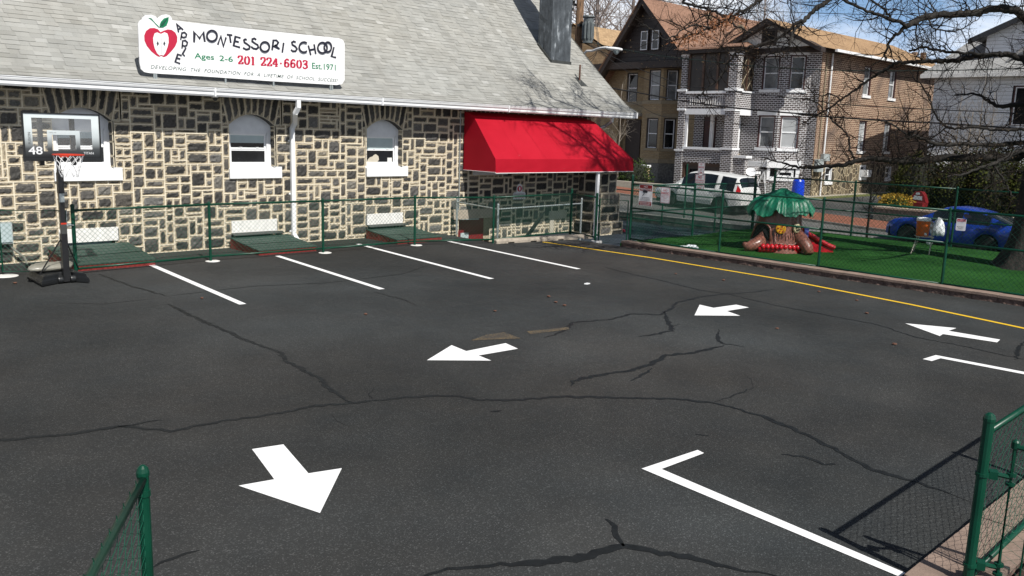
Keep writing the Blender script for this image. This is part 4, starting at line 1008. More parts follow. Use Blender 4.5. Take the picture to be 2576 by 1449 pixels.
# ------------------------------------------------------------------ portable basketball hoop
hb = gnd(168, 712); HX, HY = hb.x, hb.y
HP = thing('basketball_hoop', 'portable basketball hoop with a clear backboard and black wheeled base', 'basketball hoop', (HX, HY, 0))
bp = [gnd(*p) for p in ((69, 702), (106, 723), (225, 713))]
outl = [V((bp[0].x, bp[0].y, 0)), V((bp[1].x, bp[1].y, 0)), V((HX-.13, HY-.02, 0)), V((HX-.13, HY+.08, 0)), V((HX+.13, HY+.08, 0)), V((HX+.13, HY-.02, 0)), V((bp[2].x, bp[2].y, 0)), V((bp[2].x-.02, bp[2].y+.55, 0)), V((HX+.18, HY+.92, 0)), V((HX-.25, HY+.88, 0))]
c0 = sum(outl, V((0, 0, 0)))/len(outl); m = MB(); lv = [(1.0, .015), (1.02, .05), (1.0, .09), (.93, .115), (.90, .165), (.8, .18)]
for k in range(len(lv)-1):
    for j in range(len(outl)):
        a, b = outl[j], outl[(j+1) % len(outl)]; f0, z0 = lv[k]; f1, z1 = lv[k+1]
        m.face([c0+(a-c0)*f0+V((0, 0, z0)), c0+(b-c0)*f0+V((0, 0, z0)), c0+(b-c0)*f1+V((0, 0, z1)), c0+(a-c0)*f1+V((0, 0, z1))])
m.face([c0+(a-c0)*lv[-1][0]+V((0, 0, lv[-1][1])) for a in outl]); m.build('base', M['black_plastic'], HP, recalc=True)
for s in (-1, 1):
    m = MB(); m.lathe((HX+s*.10, HY-.0, .065), [(.03, -.045), (.062, -.04), (.065, -.02), (.065, .02), (.062, .04), (.03, .045)], 16, axis='x'); m.build('wheel', M['black_plastic'], HP)
m = MB(); m.box(HX-.05, HX+.05, HY-.035, HY+.065, .03, .86); m.box(HX-.038, HX+.038, HY-.022, HY+.052, .86, 1.95); m.box(HX-.046, HX+.046, HY-.031, HY+.061, 1.55, 1.9); PO = m.build('pole', M['black_metal'], HP)
m = MB(); m.box(HX-.046, HX+.046, HY-.038, HY-.0355, .86, 1.02); m.build('sticker', M['lead'], PO); m = MB(); m.box(HX-.046, HX+.046, HY-.0385, HY-.0356, 1.022, 1.05); m.build('warning_label', M['rim_orange'], PO)
m = MB(); m.box(HX-.041, HX+.041, HY-.0255, HY-.0225, 1.40, 1.62); m.build('sticker', M['steel'], PO)
for (ex, ey) in ((-.38, .12), (.33, .42)):
    m = MB(); m.tube([(HX, HY+.02, .84), (HX+ex, HY+ey, .17)], .012, 6); m.build('brace', M['black_metal'], HP)
m = MB()
for s in (-.30, .20):
    m.obox(V((HX+s+.05, HY+.06, 2.42)), V((.035, 0, 0)), V((0, .03, 0)), V((0, 0, .40)))
m.obox(V((HX, HY+.05, 2.12)), V((.42, 0, 0)), V((0, .02, 0)), V((0, 0, .03)))
m.obox(V((HX, HY+.05, 1.98)), V((.03, 0, 0)), V((0, .02, 0)), V((0, 0, .16))); m.build('mount', M['black_metal'], HP)
BY = HY-.035; bl = ony(56, 285, BY); br = ony(243, 291, BY); BX0, BX1, BZ0, BZ1 = bl.x, br.x+.02, 2.135, 2.875
BB = MB(); 
def frame_ring(mb, x0, x1, z0, z1, t, y0, y1):
    mb.box(x0, x1, y0, y1, z0, z0+t[0]); mb.box(x0, x1, y0, y1, z1-t[1], z1); mb.box(x0, x0+t[2], y0, y1, z0+t[0], z1-t[1]); mb.box(x1-t[3], x1, y0, y1, z0+t[0], z1-t[1])
frame_ring(BB, BX0-.02, BX1+.02, BZ0-.035, BZ1+.015, (.04, .018, .022, .022), BY-.03, BY+.02); BB.box(BX0-.03, BX0+.0, BY-.035, BY+.03, BZ0-.05, BZ0+.22); BB.box(BX1-.0, BX1+.055, BY-.02, BY+.03, BZ0-.05, BZ0+.20); BBo = BB.build('backboard', M['black_plastic'], HP)
m = MB(); m.box(BX0, BX1, BY-.012, BY-.004, BZ0, BZ1); m.build('glass', M['acrylic'], BBo)
m = MB(); frame_ring(m, BX0+.002, BX1-.002, BZ0+.004, BZ1-.002, (.12, .07, .12, .12), BY-.016, BY-.0125); 
sx0, sx1 = (BX0+BX1)/2-.24, (BX0+BX1)/2+.27
frame_ring(m, sx0, sx1, BZ0+.124, BZ0+.47, (.012, .075, .07, .07), BY-.016, BY-.0125); m.build('printed_border', M['board_print'], BBo)
rc = V((HX+.02, BY-.40, 2.215)); m = MB()
m.tube([(rc.x+.235*cos(2*pi*k/28), rc.y+.235*sin(2*pi*k/28), rc.z) for k in range(28)], .011, 6, closed=True); m.obox(V((HX+.02, BY-.10, 2.19)), V((.07, 0, 0)), V((0, .085, 0)), V((0, 0, .02))); m.build('rim', M['rim_orange'], HP)
m = MB()
for k in range(12):
    for sg in (1, -1):
        pts = []
        for j in range(6):
            a = 2*pi*(k+sg*j*.5)/12; rad = .232*(1-.10*j)+.01*(j > 3); pts.append((rc.x+rad*cos(a), rc.y+rad*sin(a), rc.z-.005-.072*j))
        m.tube(pts, .0045, 4, cap=False)
m.build('net', M['net'], HP)
sb = thing('sandbag', 'grey plastic sandbag lying on the black base of the hoop', 'sandbag', (HX-.15, HY+.4, .18)); m = MB(); rs = random.Random(3)
def sbf(u, v):
    a = 2*pi*v; b = pi*u; k = lambda t: math.copysign(abs(t)**.5, t); return V((HX-.12+.36*k(cos(a))*sin(b)**.4+.10*k(sin(a)), HY+.42+.26*k(sin(a))*sin(b)**.4, .185+.075*(1-cos(b))*.5*1.6+.008*sin(9*a+6*b)))
m.grid(sbf, 10, 24, wrap=True); m.build('bag', M['sandbag'], sb, smooth=True)
# ------------------------------------------------------------------ lettering helpers
def text_mesh(s, name, mt, parent, org, ax, ay, x0, x1, z0, z1, shear=0.0, off=0.0, bold=0.0, spacing=1.0):
    """flat letters fitted into the box x0..x1 (along ax) by z0..z1 (along ay); 'off' lifts them from the board"""
    cu = bpy.data.curves.new(name, 'FONT'); cu.body = s; cu.shear = shear; cu.offset = bold; cu.space_character = spacing; cu.resolution_u = 3
    ob = bpy.data.objects.new(name, cu)
    me = bpy.data.meshes.new_from_object(ob); bpy.data.objects.remove(ob); bpy.data.curves.remove(cu)
    xs = [v.co.x for v in me.vertices]; ys = [v.co.y for v in me.vertices]; a0, a1, b0, b1 = min(xs), max(xs), min(ys), max(ys)
    nrm = V(ax).cross(V(ay)).normalized(); org = V(org); ax = V(ax); ay = V(ay)
    for v in me.vertices:
        u = x0+(v.co.x-a0)/max(1e-6, a1-a0)*(x1-x0); w = z0+(v.co.y-b0)/max(1e-6, b1-b0)*(z1-z0); v.co = org+ax*u+ay*w+nrm*off
    me.name = name; me.materials.append(mt); o = bpy.data.objects.new(name, me); COL.objects.link(o); adopt(o, parent); return o
def stroke(mb, pts, P, thick, thin=None, closed=False, d=.004):
    """pen stroke: width 'thick' for upright travel, 'thin' for level travel; P maps 2d -> 3d(point, lift)"""
    pts = [V((p[0], p[1])) for p in pts]; N = len(pts); L = []; R = []
    for k in range(N):
        a = pts[k-1] if (k or closed) else pts[k]; b = pts[(k+1) % N] if (k < N-1 or closed) else pts[k]; t = (b-a)
        if t.length < 1e-9: t = V((1, 0))
        t.normalize(); n = V((-t.y, t.x)); w = thick if thin is None else thin+(thick-thin)*abs(t.y)
        if 0 < k < N-1 or closed:
            e1 = (pts[k]-pts[k-1]).normalized(); e2 = (pts[(k+1) % N]-pts[k]).normalized(); c = max(.45, sqrt(max(0, (1+e1.dot(e2))/2))); w = w/c
        L.append(pts[k]+n*w/2); R.append(pts[k]-n*w/2)
    K = N if closed else N-1
    for k in range(K):
        j = (k+1) % N; mb.face([P(R[k], d), P(R[j], d), P(L[j], d), P(L[k], d)])
def arc(cx, cy, rx, ry, a0, a1, n=16): return [(cx+rx*cos(radians(a0+(a1-a0)*k/n)), cy+ry*sin(radians(a0+(a1-a0)*k/n))) for k in range(n+1)]
# ------------------------------------------------------------------ school sign on the roof
SY = 18.06
SG = thing('roof_sign', 'long white school sign with a red apple standing on the grey shingle roof', 'sign', (9.3, SY, 3.7))
def sp(x, y): q = ony(*Z2(x, y), SY); return (q.x, q.z)
def SP(p, d): return (p.x, SY-d, p.y)
outline = [(136, 250), (150, 215), (178, 197), (182, 180), (213, 156), (270, 152), (310, 165), (335, 188), (350, 175), (385, 153), (425, 148), (457, 156), (477, 178), (486, 208), (900, 258), (1500, 322), (2200, 392), (2246, 412), (2264, 452), (2263, 825), (2236, 866), (2180, 876), (1500, 836), (800, 786), (255, 753), (200, 742), (165, 710), (152, 650)]
m = MB(); pl = [sp(*p) for p in outline]; m.prism([(x, SY, z) for x, z in pl], (0, .035, 0)); m.build('board', M['sign_white'], SG, recalc=True)
m = MB()
for (x, y) in ((305, 770), (325, 773), (1040, 815), (1535, 845), (2122, 885), (2140, 887)):
    q = sp(x, y); zr = zroof(SY); m.box(q[0]-.018, q[0]+.018, SY+.012, SY+.045, zr-.02, q[1]+.08); m.prism([(q[0]-.012, SY+.04, q[1]+.3), (q[0]-.012, SY+.05, q[1]+.3), (q[0]-.012, SY+.55, zroof(SY+.55)), (q[0]-.012, SY+.5, zroof(SY+.5)-.02)], (.024, 0, 0))
m.build('bracket', M['steel'], SG)
def art(name, polys, mt, d):
    m = MB()
    for p in polys: q = [sp(*a) for a in p]; m.face([(x, SY-d, z) for x, z in q])
    o = m.build(name, M[mt], SG, recalc=False)
    for f in o.data.polygons:
        if f.normal.y > 0: f.flip()
    return o
ap_ = [(365, 332), (340, 302), (300, 288), (255, 290), (215, 320), (197, 365), (200, 420), (225, 475), (270, 530), (320, 570), (350, 586), (372, 575), (400, 589), (430, 576), (475, 530), (515, 480), (537, 430), (538, 380), (518, 335), (480, 308), (440, 303), (400, 315)]
AE = art('apple_emblem', [ap_], 'sign_red', .004)
for nm, p, mt, d in (('apple_core', [(368, 350), (330, 333), (303, 345), (288, 390), (291, 440), (305, 500), (330, 550), (355, 573), (372, 566), (395, 573), (415, 545), (435, 490), (448, 440), (447, 385), (435, 345), (405, 332)], 'sign_white', .008),
                     ('leaf', [(353, 284), (357, 250), (370, 222), (400, 190), (450, 175), (446, 215), (428, 262), (390, 285)], 'sign_green', .006),
                     ('stem', [(235, 183), (270, 188), (310, 235), (345, 268), (362, 312), (352, 288), (325, 262), (292, 225), (265, 200)], 'sign_green', .009)):
    art(nm, [p], mt, d)
m = MB()
for s in (-1, 1):
    for a in (-38, 0, 38):
        cx, cy = 369+s*26, 449; ex = cx+s*13*cos(radians(a)); ey = cy+22*sin(radians(a)); dx, dy = (ex-cx), (ey-cy); q = sp(ex, ey)
        pts = [sp(cx-s*6+dx*.2, cy+dy*.2), sp(ex-dy*.16, ey+s*7), sp(ex+dx*.6, ey+dy*.5), sp(ex+dy*.16, ey-s*7)]; m.face([(x, SY-.012, z) for x, z in pts])
m.face([(x, SY-.012, z) for x, z in (sp(369, 350), sp(371, 350), sp(374, 560), sp(372, 560))]); o = m.build('apple_seeds', M['sign_navy'], SG)
for f in o.data.polygons:
    if f.normal.y > 0: f.flip()
m = MB(); q0, q1 = sp(358, 282), sp(440, 185)
for k in range(5):
    t = .2+.15*k; x, y = 360+78*t, 280-92*t; stroke(m, [sp(x, y), sp(x+24*(1-t), y+3)], SP, .008, d=.0105); stroke(m, [sp(x, y), sp(x-3, y-26*(1-t)-4)], SP, .008, d=.0105)
stroke(m, [sp(358, 282), sp(438, 188)], SP, .008, d=.0108); m.build('leaf_veins', M['sign_navy'], SG)
W = .041
LET = [[(711, 438), (714, 332), (768, 398), (806, 335), (822, 432)], [(955, 462), (986, 374), (1013, 478), (1041, 385)], [(1048, 357), (1105, 363)], [(1077, 360), (1089, 442)], [(1190, 393), (1137, 376), (1118, 470), (1185, 489)], [(1128, 423), (1172, 434)],
       [(1254, 411), (1238, 404), (1224, 414), (1228, 436), (1262, 458), (1285, 478), (1278, 503), (1248, 511), (1214, 493)], [(1352, 409), (1332, 396), (1310, 403), (1308, 425), (1335, 445), (1365, 463), (1373, 488), (1352, 505), (1322, 500), (1298, 480)],
       [(1514, 517), (1528, 414), (1560, 416), (1578, 438), (1565, 462), (1532, 468), (1592, 506)], [(1633, 440), (1619, 541)], [(1758, 436), (1737, 426), (1717, 438), (1722, 460), (1755, 480), (1770, 503), (1756, 527), (1727, 528), (1708, 512)],
       [(1887, 468), (1912, 568)], [(1946, 455), (1963, 556)], [(1900, 516), (1954, 505)], [(2151, 484), (2126, 580), (2172, 592)],
       [(550, 332), (531, 248), (597, 306)], [(543, 302), (573, 290)], [(571, 408), (584, 338), (612, 333), (632, 352), (626, 378), (602, 386), (577, 376)], [(585, 497), (592, 420), (618, 415), (641, 437), (633, 466), (612, 476), (590, 464)], [(626, 490), (590, 555), (614, 576)], [(582, 572), (541, 557), (515, 635), (566, 654)], [(530, 596), (568, 607)]]
m = MB()
for k, L in enumerate(LET): stroke(m, [sp(*p) for p in L], SP, W if k < 15 else W*.72, d=.004+.0006*k)
for k, (cx, cy, rx, ry) in enumerate(((892, 370, 52, 55), (1437, 482, 46, 50), (2030, 492, 48, 54), (2085, 484, 37, 50))): stroke(m, [sp(*p) for p in arc(cx, cy, rx, ry, 0, 345, 23)], SP, W, closed=True, d=.022+.001*k)
stroke(m, [sp(*p) for p in arc(1838, 486, 48, 52, -50, -310, 20)], SP, W, d=.027)
o = m.build('lettering', M['sign_navy'], SG)
def fit(s, mt, x0, x1, yb, yt, **kw):
    a = sp(x0, yb); b = sp(x1, yb); m0 = sp((x0+x1)/2, yb); m1 = sp((x0+x1)/2, yt)
    return text_mesh(s, 'lettering', M[mt], SG, (0, SY, 0), (1, 0, 0), (0, 0, 1), a[0], b[0], m0[1], m1[1], off=.004, **kw)
fit('Ages', 'sign_green', 716, 918, 628, 553, bold=.012); fit('2-6', 'sign_green', 973, 1112, 634, 575, bold=.012)
fit('Est.1971', 'sign_green', 1927, 2170, 718, 655, bold=.010)
fit('DEVELOPING  THE  FOUNDATION  FOR  A  LIFETIME  OF  SCHOOL  SUCCESS!', 'sign_grey', 266, 2192, 777, 741, shear=.28, spacing=1.12, bold=.004)
# fat-face numerals, drawn with a broad nib
DIG = {'2': [[(.08, .72), (.15, .93), (.45, 1.0), (.78, .93), (.85, .70), (.62, .42), (.12, .06)], [(.06, .05), (.92, .05)], [(.90, .02), (.92, .26)]], '0': [arc(.5, .5, .36, .47, 90, -250, 18)],
       '1': [[(.5, .02), (.5, .98)], [(.18, .03), (.82, .03)], [(.2, .84), (.5, .97)]], '4': [[(.66, .02), (.66, .98)], [(.64, .97), (.06, .30)], [(.05, .29), (.97, .29)], [(.42, .03), (.90, .03)]],
       '6': [[(.82, .80), (.72, .95), (.48, .98), (.24, .80), (.16, .45), (.22, .14), (.5, .03), (.78, .14), (.84, .36), (.70, .54), (.48, .58), (.26, .46)]], '3': [[(.12, .80), (.25, .95), (.55, .98), (.80, .86), (.78, .66), (.50, .54), (.80, .42), (.86, .20), (.60, .03), (.28, .04), (.10, .22)]], '-': [[(.15, .40), (.85, .40)], [(.15, .48), (.85, .48)]]}
m = MB(); s = '201 224-6603'; x = 1162; adv = 725/12.0; xs = [1162, 1226, 1295, None, 1396, 1458, 1520, 1592, 1636, 1700, 1764, 1828]; wd = [54, 62, 46, 0, 54, 54, 58, 26, 58, 58, 58, 56]
for k, chh in enumerate(s):
    if chh == ' ': continue
    yb = 661+(xs[k]-1162)*(712-661)/725.0; h = 86
    for j, st in enumerate(DIG[chh]): stroke(m, [sp(xs[k]+wd[k]*a, yb-h*b) for a, b in st], SP, .050, .018, d=.004+.0008*j+.00005*k)
m.build('lettering', M['sign_red'], SG)
# ------------------------------------------------------------------ backboard print
t3 = lambda s, x0, x1, z0, z1, mt='meter', **k: text_mesh(s, 'lettering', M[mt], BBo, (0, BY-.0165, 0), (1, 0, 0), (0, 0, 1), x0, x1, z0, z1, off=.002, **k)
t3('48', BX0+.05, BX0+.26, BZ0+.07, BZ0+.20, 'white_trim', bold=.01)
text_mesh('FUSION', 'lettering', M['lead'], BBo, (0, BY-.0165, 0), (0, 0, 1), (-1, 0, 0), BZ0+.24, BZ0+.43, -(BX0+.095), -(BX0+.055), off=.002)
t3('TITAN', BX1-.27, BX1-.11, BZ0+.075, BZ0+.115, 'white_trim'); t3('SINCE 1940', sx0+.03, sx0+.14, BZ0+.425, BZ0+.437, 'lead')
# ------------------------------------------------------------------ small signs on the fences
def flat_sign(name, label, P00, ux, uz, w, h, mt, parts, texts, rnd=.025, th=.004):
    """board lying in the plane spanned by ux (to the reader's right) and uz (up), lower left corner P00; normal = ux x uz faces the reader"""
    ux = V(ux).normalized(); uz = V(uz).normalized(); nn = ux.cross(uz); P00 = V(P00); root = thing(name, label, 'sign', P00)
    def rr_(x0, x1, y0, y1, r, d):
        pts = []
        for cx, cy, a in ((x1-r, y0+r, -90), (x1-r, y1-r, 0), (x0+r, y1-r, 90), (x0+r, y0+r, 180)):
            for k in range(5): b = radians(a+22.5*k); pts.append(P00+ux*(cx+r*cos(b))+uz*(cy+r*sin(b))+nn*d)
        return pts
    m = MB(); m.prism(rr_(0, w, 0, h, rnd, 0), nn*th); m.build('board', M[mt], root, recalc=True)
    for k, (nm, x0, x1, y0, y1, mt2, r) in enumerate(parts):
        m = MB(); m.face(rr_(x0*w, x1*w, y0*h, y1*h, r, th+.0012*(k+1))); m.build(nm, M[mt2], root)
    for (s, x0, x1, y0, y1, mt2) in texts: text_mesh(s, 'lettering', M[mt2], root, P00, ux, uz, x0*w, x1*w, y0*h, y1*h, off=th+.008, bold=.005)
    return root, P00, ux, uz, nn
def sgn_rect(name, label, tl, tr, br, bl, X, mt, parts, texts, flip=True, **kw):
    a, b, c, d = [onx(*p, X) for p in (tl, tr, br, bl)]
    y0 = (a.y+d.y)/2; y1 = (b.y+c.y)/2; z0 = (c.z+d.z)/2; z1 = (a.z+b.z)/2
    return flat_sign(name, label, (X, y0, z0), (0, -1, 0), (0, 0, 1), abs(y0-y1), z1-z0, mt, parts, texts, **kw)
sg = sgn_rect('warning_sign', 'red and white no trespassing sign with a camera picture on the turf fence', ZB(455, 392), ZB(607, 402), ZB(590, 645), ZB(440, 628), 17.58, 'sign_white',
         [('red_field', .03, .97, .70, .985, 'sign_dkred', .02), ('red_field', .03, .97, .015, .20, 'sign_dkred', .02)],
         [('NO', .36, .64, .86, .95, 'sign_white'), ('TRESPASSING', .06, .94, .735, .825, 'sign_white'), ('THIS PROPERTY', .2, .8, .36, .405, 'sign_navy'), ('IS PROTECTED BY', .15, .85, .295, .34, 'sign_navy'), ('VIDEO SURVEILLANCE', .08, .92, .23, .275, 'sign_navy'), ('TRESPASSERS WILL', .06, .94, .115, .175, 'sign_white'), ('BE PROSECUTED', .14, .86, .035, .095, 'sign_white')])
def camera_icon(root, P, ux, uz, nn, cx, cy, s):
    m = MB(); f = lambda *pts: m.face([P+ux*(cx+a*s)+uz*(cy+b*s)+nn*.010 for a, b in pts])
    f((-.5, .35), (-.35, -.05), (.45, -.05), (.5, .25), (-.2, .5)); f((-.15, -.1), (-.02, -.1), (-.3, -.45), (-.5, -.6), (-.45, -.45)); m.build('camera_symbol', M['sign_navy'], root)
camera_icon(*sg, .19, .33, .16)
sgn_rect('parking_sign', 'small white no parking sign with red letters on the turf fence', ZB(697, 425), ZB(803, 432), ZB(798, 615), ZB(692, 605), 17.58, 'sign_white',
         [('red_border', .03, .97, .02, .98, 'sign_red', .02), ('white_field', .065, .935, .042, .958, 'sign_white', .018)],
         [('NO', .3, .7, .76, .89, 'sign_red'), ('PARKING', .1, .9, .56, .72, 'sign_red'), ('7:00 AM - 6:30 PM', .1, .9, .47, .51, 'sign_red'), ('MONDAY THRU', .17, .83, .385, .43, 'sign_red'), ('FRIDAY', .3, .7, .30, .345, 'sign_red'), ('VIOLATORS WILL BE TOWED', .1, .9, .19, .215, 'sign_red'), ('AT OWNERS EXPENSE', .2, .8, .13, .155, 'sign_red')])
sg = sgn_rect('camera_sign', 'white video camera notice with a red top on the right end of the turf fence', ZC(1516, 660), ZC(1608, 665), ZC(1597, 782), ZC(1500, 776), 17.58, 'sign_white',
         [('red_field', .06, .94, .74, .95, 'sign_red', .01)], [('NO', .42, .58, .87, .92, 'sign_white'), ('TRESPASSING', .12, .88, .78, .85, 'sign_white'), ('MONITORED', .14, .86, .30, .36, 'sign_navy'), ('BY VIDEO', .22, .78, .21, .27, 'sign_navy'), ('CAMERA', .28, .72, .12, .18, 'sign_navy')], rnd=.02)
camera_icon(*sg, .19, .26, .15)
# small apple shaped sign above the railing
q0, q1 = ony(1291, 500, 18.42), ony(1322, 482, 18.42); w = q1.x-q0.x
ss = thing('apple_sign', 'small white sign with a red apple above the railing under the awning', 'sign', (q0.x, 18.42, .9)); m = MB(); xs0 = q0.x; zb = q0.z-.02
pts = [(0, 0), (w, 0), (w, .17), (w-.03, .21), (w*.72, .22)]+[(w*.5+w*.24*cos(radians(a)), .30+.16*sin(radians(a))) for a in range(-20, 201, 20)]+[(w*.28, .22), (.03, .21), (0, .17)]
m.prism([(xs0+a, 18.42, zb+b) for a, b in pts], (0, .006, 0)); m.build('board', M['sign_white'], ss, recalc=True)
m = MB(); m.face([(xs0+w*.5+.085*cos(a)*(1+.15*abs(cos(a))), 18.416, zb+.31+.085*sin(a)) for a in [2*pi*k/20 for k in range(20)]]); m.face([(xs0+w*.5+.03*cos(a), 18.414, zb+.31+.06*sin(a)) for a in [2*pi*k/16 for k in range(16)]], 1); m.build('apple_emblem', [M['sign_red'], M['sign_white']], ss)
text_mesh('MONTESSORI SCHOOL', 'lettering', M['sign_navy'], ss, (0, 18.418, 0), (1, 0, 0), (0, 0, 1), xs0+.03, xs0+w-.03, zb+.11, zb+.17, off=.003); text_mesh('201 224-6603', 'lettering', M['sign_red'], ss, (0, 18.418, 0), (1, 0, 0), (0, 0, 1), xs0+.05, xs0+w-.05, zb+.03, zb+.07, off=.003)
m = MB(); m.box(xs0+w*.5-.02, xs0+w*.5+.02, 18.426, 18.6, zb+.05, zb+.1); m.build('bracket', M['steel'], ss)
# ------------------------------------------------------------------ toy treehouse on the turf
PC = V((19.95, 11.0, .06)); fwd = V((-PC.x, -PC.y, 0)).normalized(); sd = V((fwd.y*-1, fwd.x, 0)) ; sd = V((-fwd.y, fwd.x, 0))
# local frame: e = picture right, f = towards the viewer
e_ = V((cR.x, cR.y, 0)).normalized(); f_ = V((-e_.y, e_.x, 0)); f_ = -f_ if f_.dot(fwd) < 0 else f_
def PL(a, b, z): return PC+e_*a+f_*b+V((0, 0, z))
TH = thing('toy_treehouse', 'brown plastic toy treehouse with a green leafy roof and red slide', 'playhouse', PC)
m = MB(); rt = random.Random(12)
def trunk(u, v):
    a = 2*pi*v; z = u*1.18; r = .60-.09*u+.13*(1-u)**2
    r *= 1+.022*sin(13*a+3*u)+.03*sin(5*a+1); return PL(r*cos(a)*1.0, r*sin(a)*.9, z)
m.grid(trunk, 18, 56, wrap=True); m.build('trunk', M['play_brown'], TH, smooth=True)
def root_leg(pts, rads):
    m = MB(); m.tube([PL(*p) for p in pts], rads, 12); m.build('root', M['play_brown'], TH, smooth=True)
root_leg([(.36, .30, .42), (.46, .52, .32), (.55, .68, .17), (.58, .78, .03)], [.20, .17, .14, .11]); root_leg([(-.42, .25, .26), (-.64, .36, .17), (-.82, .40, .11), (-.93, .38, .08)], [.20, .16, .13, .11]); root_leg([(-.88, .38, .14), (-.95, .42, .18)], [.08, .06]); root_leg([(-.2, -.45, .25), (-.4, -.7, .08)], [.2, .14])
# door face: dark opening and moulded front panel
m = MB(); 
def onT(a, z, d=0):
    u = z/1.18; r = .60-.09*u+.13*(1-u)**2+.03; return PL((r+d)*cos(a), (r+d)*sin(a)*.9, z)
pts = []
A0, A1 = radians(122), radians(170)
for k in range(13):
    t = pi*k/12; pts.append((A0+(A1-A0)*(.5-.5*cos(t)), .54+.17*sin(t)))
poly = [onT(A0, .30, .006)]+[onT(a, z, .006) for a, z in pts]+[onT(A1, .30, .006)]
cen = onT((A0+A1)/2, .6, .012)
for k in range(len(poly)): m.face([cen, poly[k], poly[(k+1) % len(poly)]])
m.build('doorway', M['black_void'], TH)
m = MB(); m.tube([onT(A0-.06, .28, .01)]+[onT(a, z, .012) for a, z in pts]+[onT(A1+.06, .28, .01)], .028, 7); m.build('doorway_rim', M['play_brown'], TH, smooth=True)
m = MB(); q = [(radians(112), .52), (radians(108), .24), (radians(72), .21), (radians(62), .28), (radians(60), .46)]
m.tube([onT(a, z, .006) for a, z in q], .014, 6)
for k in range(8): a = radians(106-6*k); m.tube([onT(a, .52-.02*(k % 2), .004), onT(a, .32+.03*(k % 3), .004)], .009, 5)
m.build('moulded_ribs', M['play_brown'], TH, smooth=True)
def disc(name, a, z, r, mt, holes, tilt=0):
    c = onT(a, z, .02); n = V((c.x-PC.x, c.y-PC.y, 0)).normalized(); t = V((-n.y, n.x, 0)); m = MB(); ring = []
    for rad, d in ((r, -.01), (r, .03), (r*.82, .045), (.001, .048 if holes == 0 else .03)):
        ring.append([c+n*d+t*rad*cos(2*pi*k/8+.39)+V((0, 0, rad*sin(2*pi*k/8+.39))) for k in range(8)] if mt == 'play_cream' else [c+n*d+t*rad*cos(2*pi*k/20)+V((0, 0, rad*sin(2*pi*k/20))) for k in range(20)])
    for A, B in zip(ring[:-1], ring[1:]):
        N = len(A)
        for k in range(N): m.face([A[k], A[(k+1) % N], B[(k+1) % N], B[k]])
    o = m.build(name, M[mt], TH); h = MB()
    if mt == 'play_cream':
        for k in range(4):
            b = pi/2*k+pi/4+.2; cc = c+n*.050+t*r*.42*cos(b)+V((0, 0, r*.42*sin(b))); h.face([cc+t*r*.26*cos(x)+V((0, 0, r*.26*sin(x))) for x in [2*pi*j/10 for j in range(10)]])
        h.build('window_hole', M['black_void'], o)
    else:
        for k, (bb, rr2) in enumerate(((0, 0), (1.2, .5), (2.9, .6), (4.3, .55), (5.4, .6))):
            cc = c+n*.052+t*r*rr2*cos(bb)+V((0, 0, r*rr2*sin(bb))); h.face([cc+t*r*.16*cos(x)+V((0, 0, r*.16*sin(x))) for x in [2*pi*j/10 for j in range(10)]])
        h.build('spot', M['sign_dkred'], o)
disc('sun_dial', radians(100), .60, .125, 'play_yellow', 0); disc('spoked_window', radians(62), .62, .12, 'play_cream', 4)
# mailbox on the right and one behind on the left
for s, a in ((1, 20),):
    c = onT(radians(a), .48, .06); m = MB(); n = V((c.x-PC.x, c.y-PC.y, 0)).normalized(); t = V((-n.y, n.x, 0)); m.obox(c, n*.05, t*.06, V((0, 0, .12))); m.obox(c+V((0, 0, .13)), n*.065, t*.075, V((0, 0, .02))); m.build('mailbox', M['play_blue'], TH)
# red scalloped sill pad and slide
m = MB()
for k in range(9):
    x = -.52+.108*k; cx = PL(x, .56+.04*cos((k-4)*.35), .15)
    def sc(u, v, cx=cx): b = pi*u; a = 2*pi*v; return cx+e_*(.062*cos(a)*sin(b))+f_*(.085*sin(a)*sin(b))+V((0, 0, -.075*cos(b)))
    m.grid(sc, 8, 12, wrap=True)
m.obox(PL(-.09, .50, .07), e_*.52, f_*.10, V((0, 0, .06))); m.build('sill_pad', M['play_red'], TH, smooth=True)
m = MB()
def slide(u, v):
    x = .42+u*1.0; z = .52*(1-u)**1.4+.06+.0*u; w = .24; y = -.10+(v-.5)*2*w; lip = .09 if v in (0, 1) else 0
    return PL(x, y, z+lip)
m.grid(slide, 14, 6)
for s in (-1, 1): m.tube([PL(.42+u*1.0, -.10+s*.26, .52*(1-u)**1.4+.13+.03*sin(pi*u)) for u in [k/12 for k in range(13)]], .055, 8)
m.prism([PL(.40, .15, 0), PL(.40, .15, .58), PL(.60, .15, .44), PL(.95, .15, .2), PL(1.38, .15, .10), PL(1.40, .15, 0)], f_*-.5); m.build('slide', M['play_red'], TH, smooth=False, recalc=True)
# leafy roof: a drooping umbrella of moulded leaves with a ragged rim
m = MB(); ph = [rt.uniform(0, 6.28) for _ in range(9)]
def fold(a, u): return sin(11*a+ph[0]+1.6*sin(2*a+ph[1])+1.1*u)+.6*sin(23*a+ph[2]+1.5*sin(3*a)+2*u)+.4*sin(37*a+ph[3]-3*u)
def cap(u, v, sc=1.0):
    a = 2*pi*v; R = .84*sc*(u**.86); f = fold(a, u)
    z = 1.53-.33*u**1.2-.20*max(0, u-.76)*3.2+.05*math.exp(-(u/.16)**2)
    ragged = (.085*(.5+.5*sin(9*a+ph[4]+1.2*sin(2*a)))+.055*(.5+.5*sin(17*a+ph[5]))+.03*sin(5*a+ph[6]))*max(0, (u-.86)/.14)
    z += .030*u*f*min(1, 1.4-u*.4)+.03*noise.noise(V((3*cos(a)*u, 3*sin(a)*u, 2)))-ragged-.03*u*u*sin(a-.9)
    R *= 1+.035*f*.4*u+.05*sin(3*a+ph[7])
    return PL(R*cos(a)*.98+.05*(1-u)+.02, R*sin(a)*.86+.03, z)
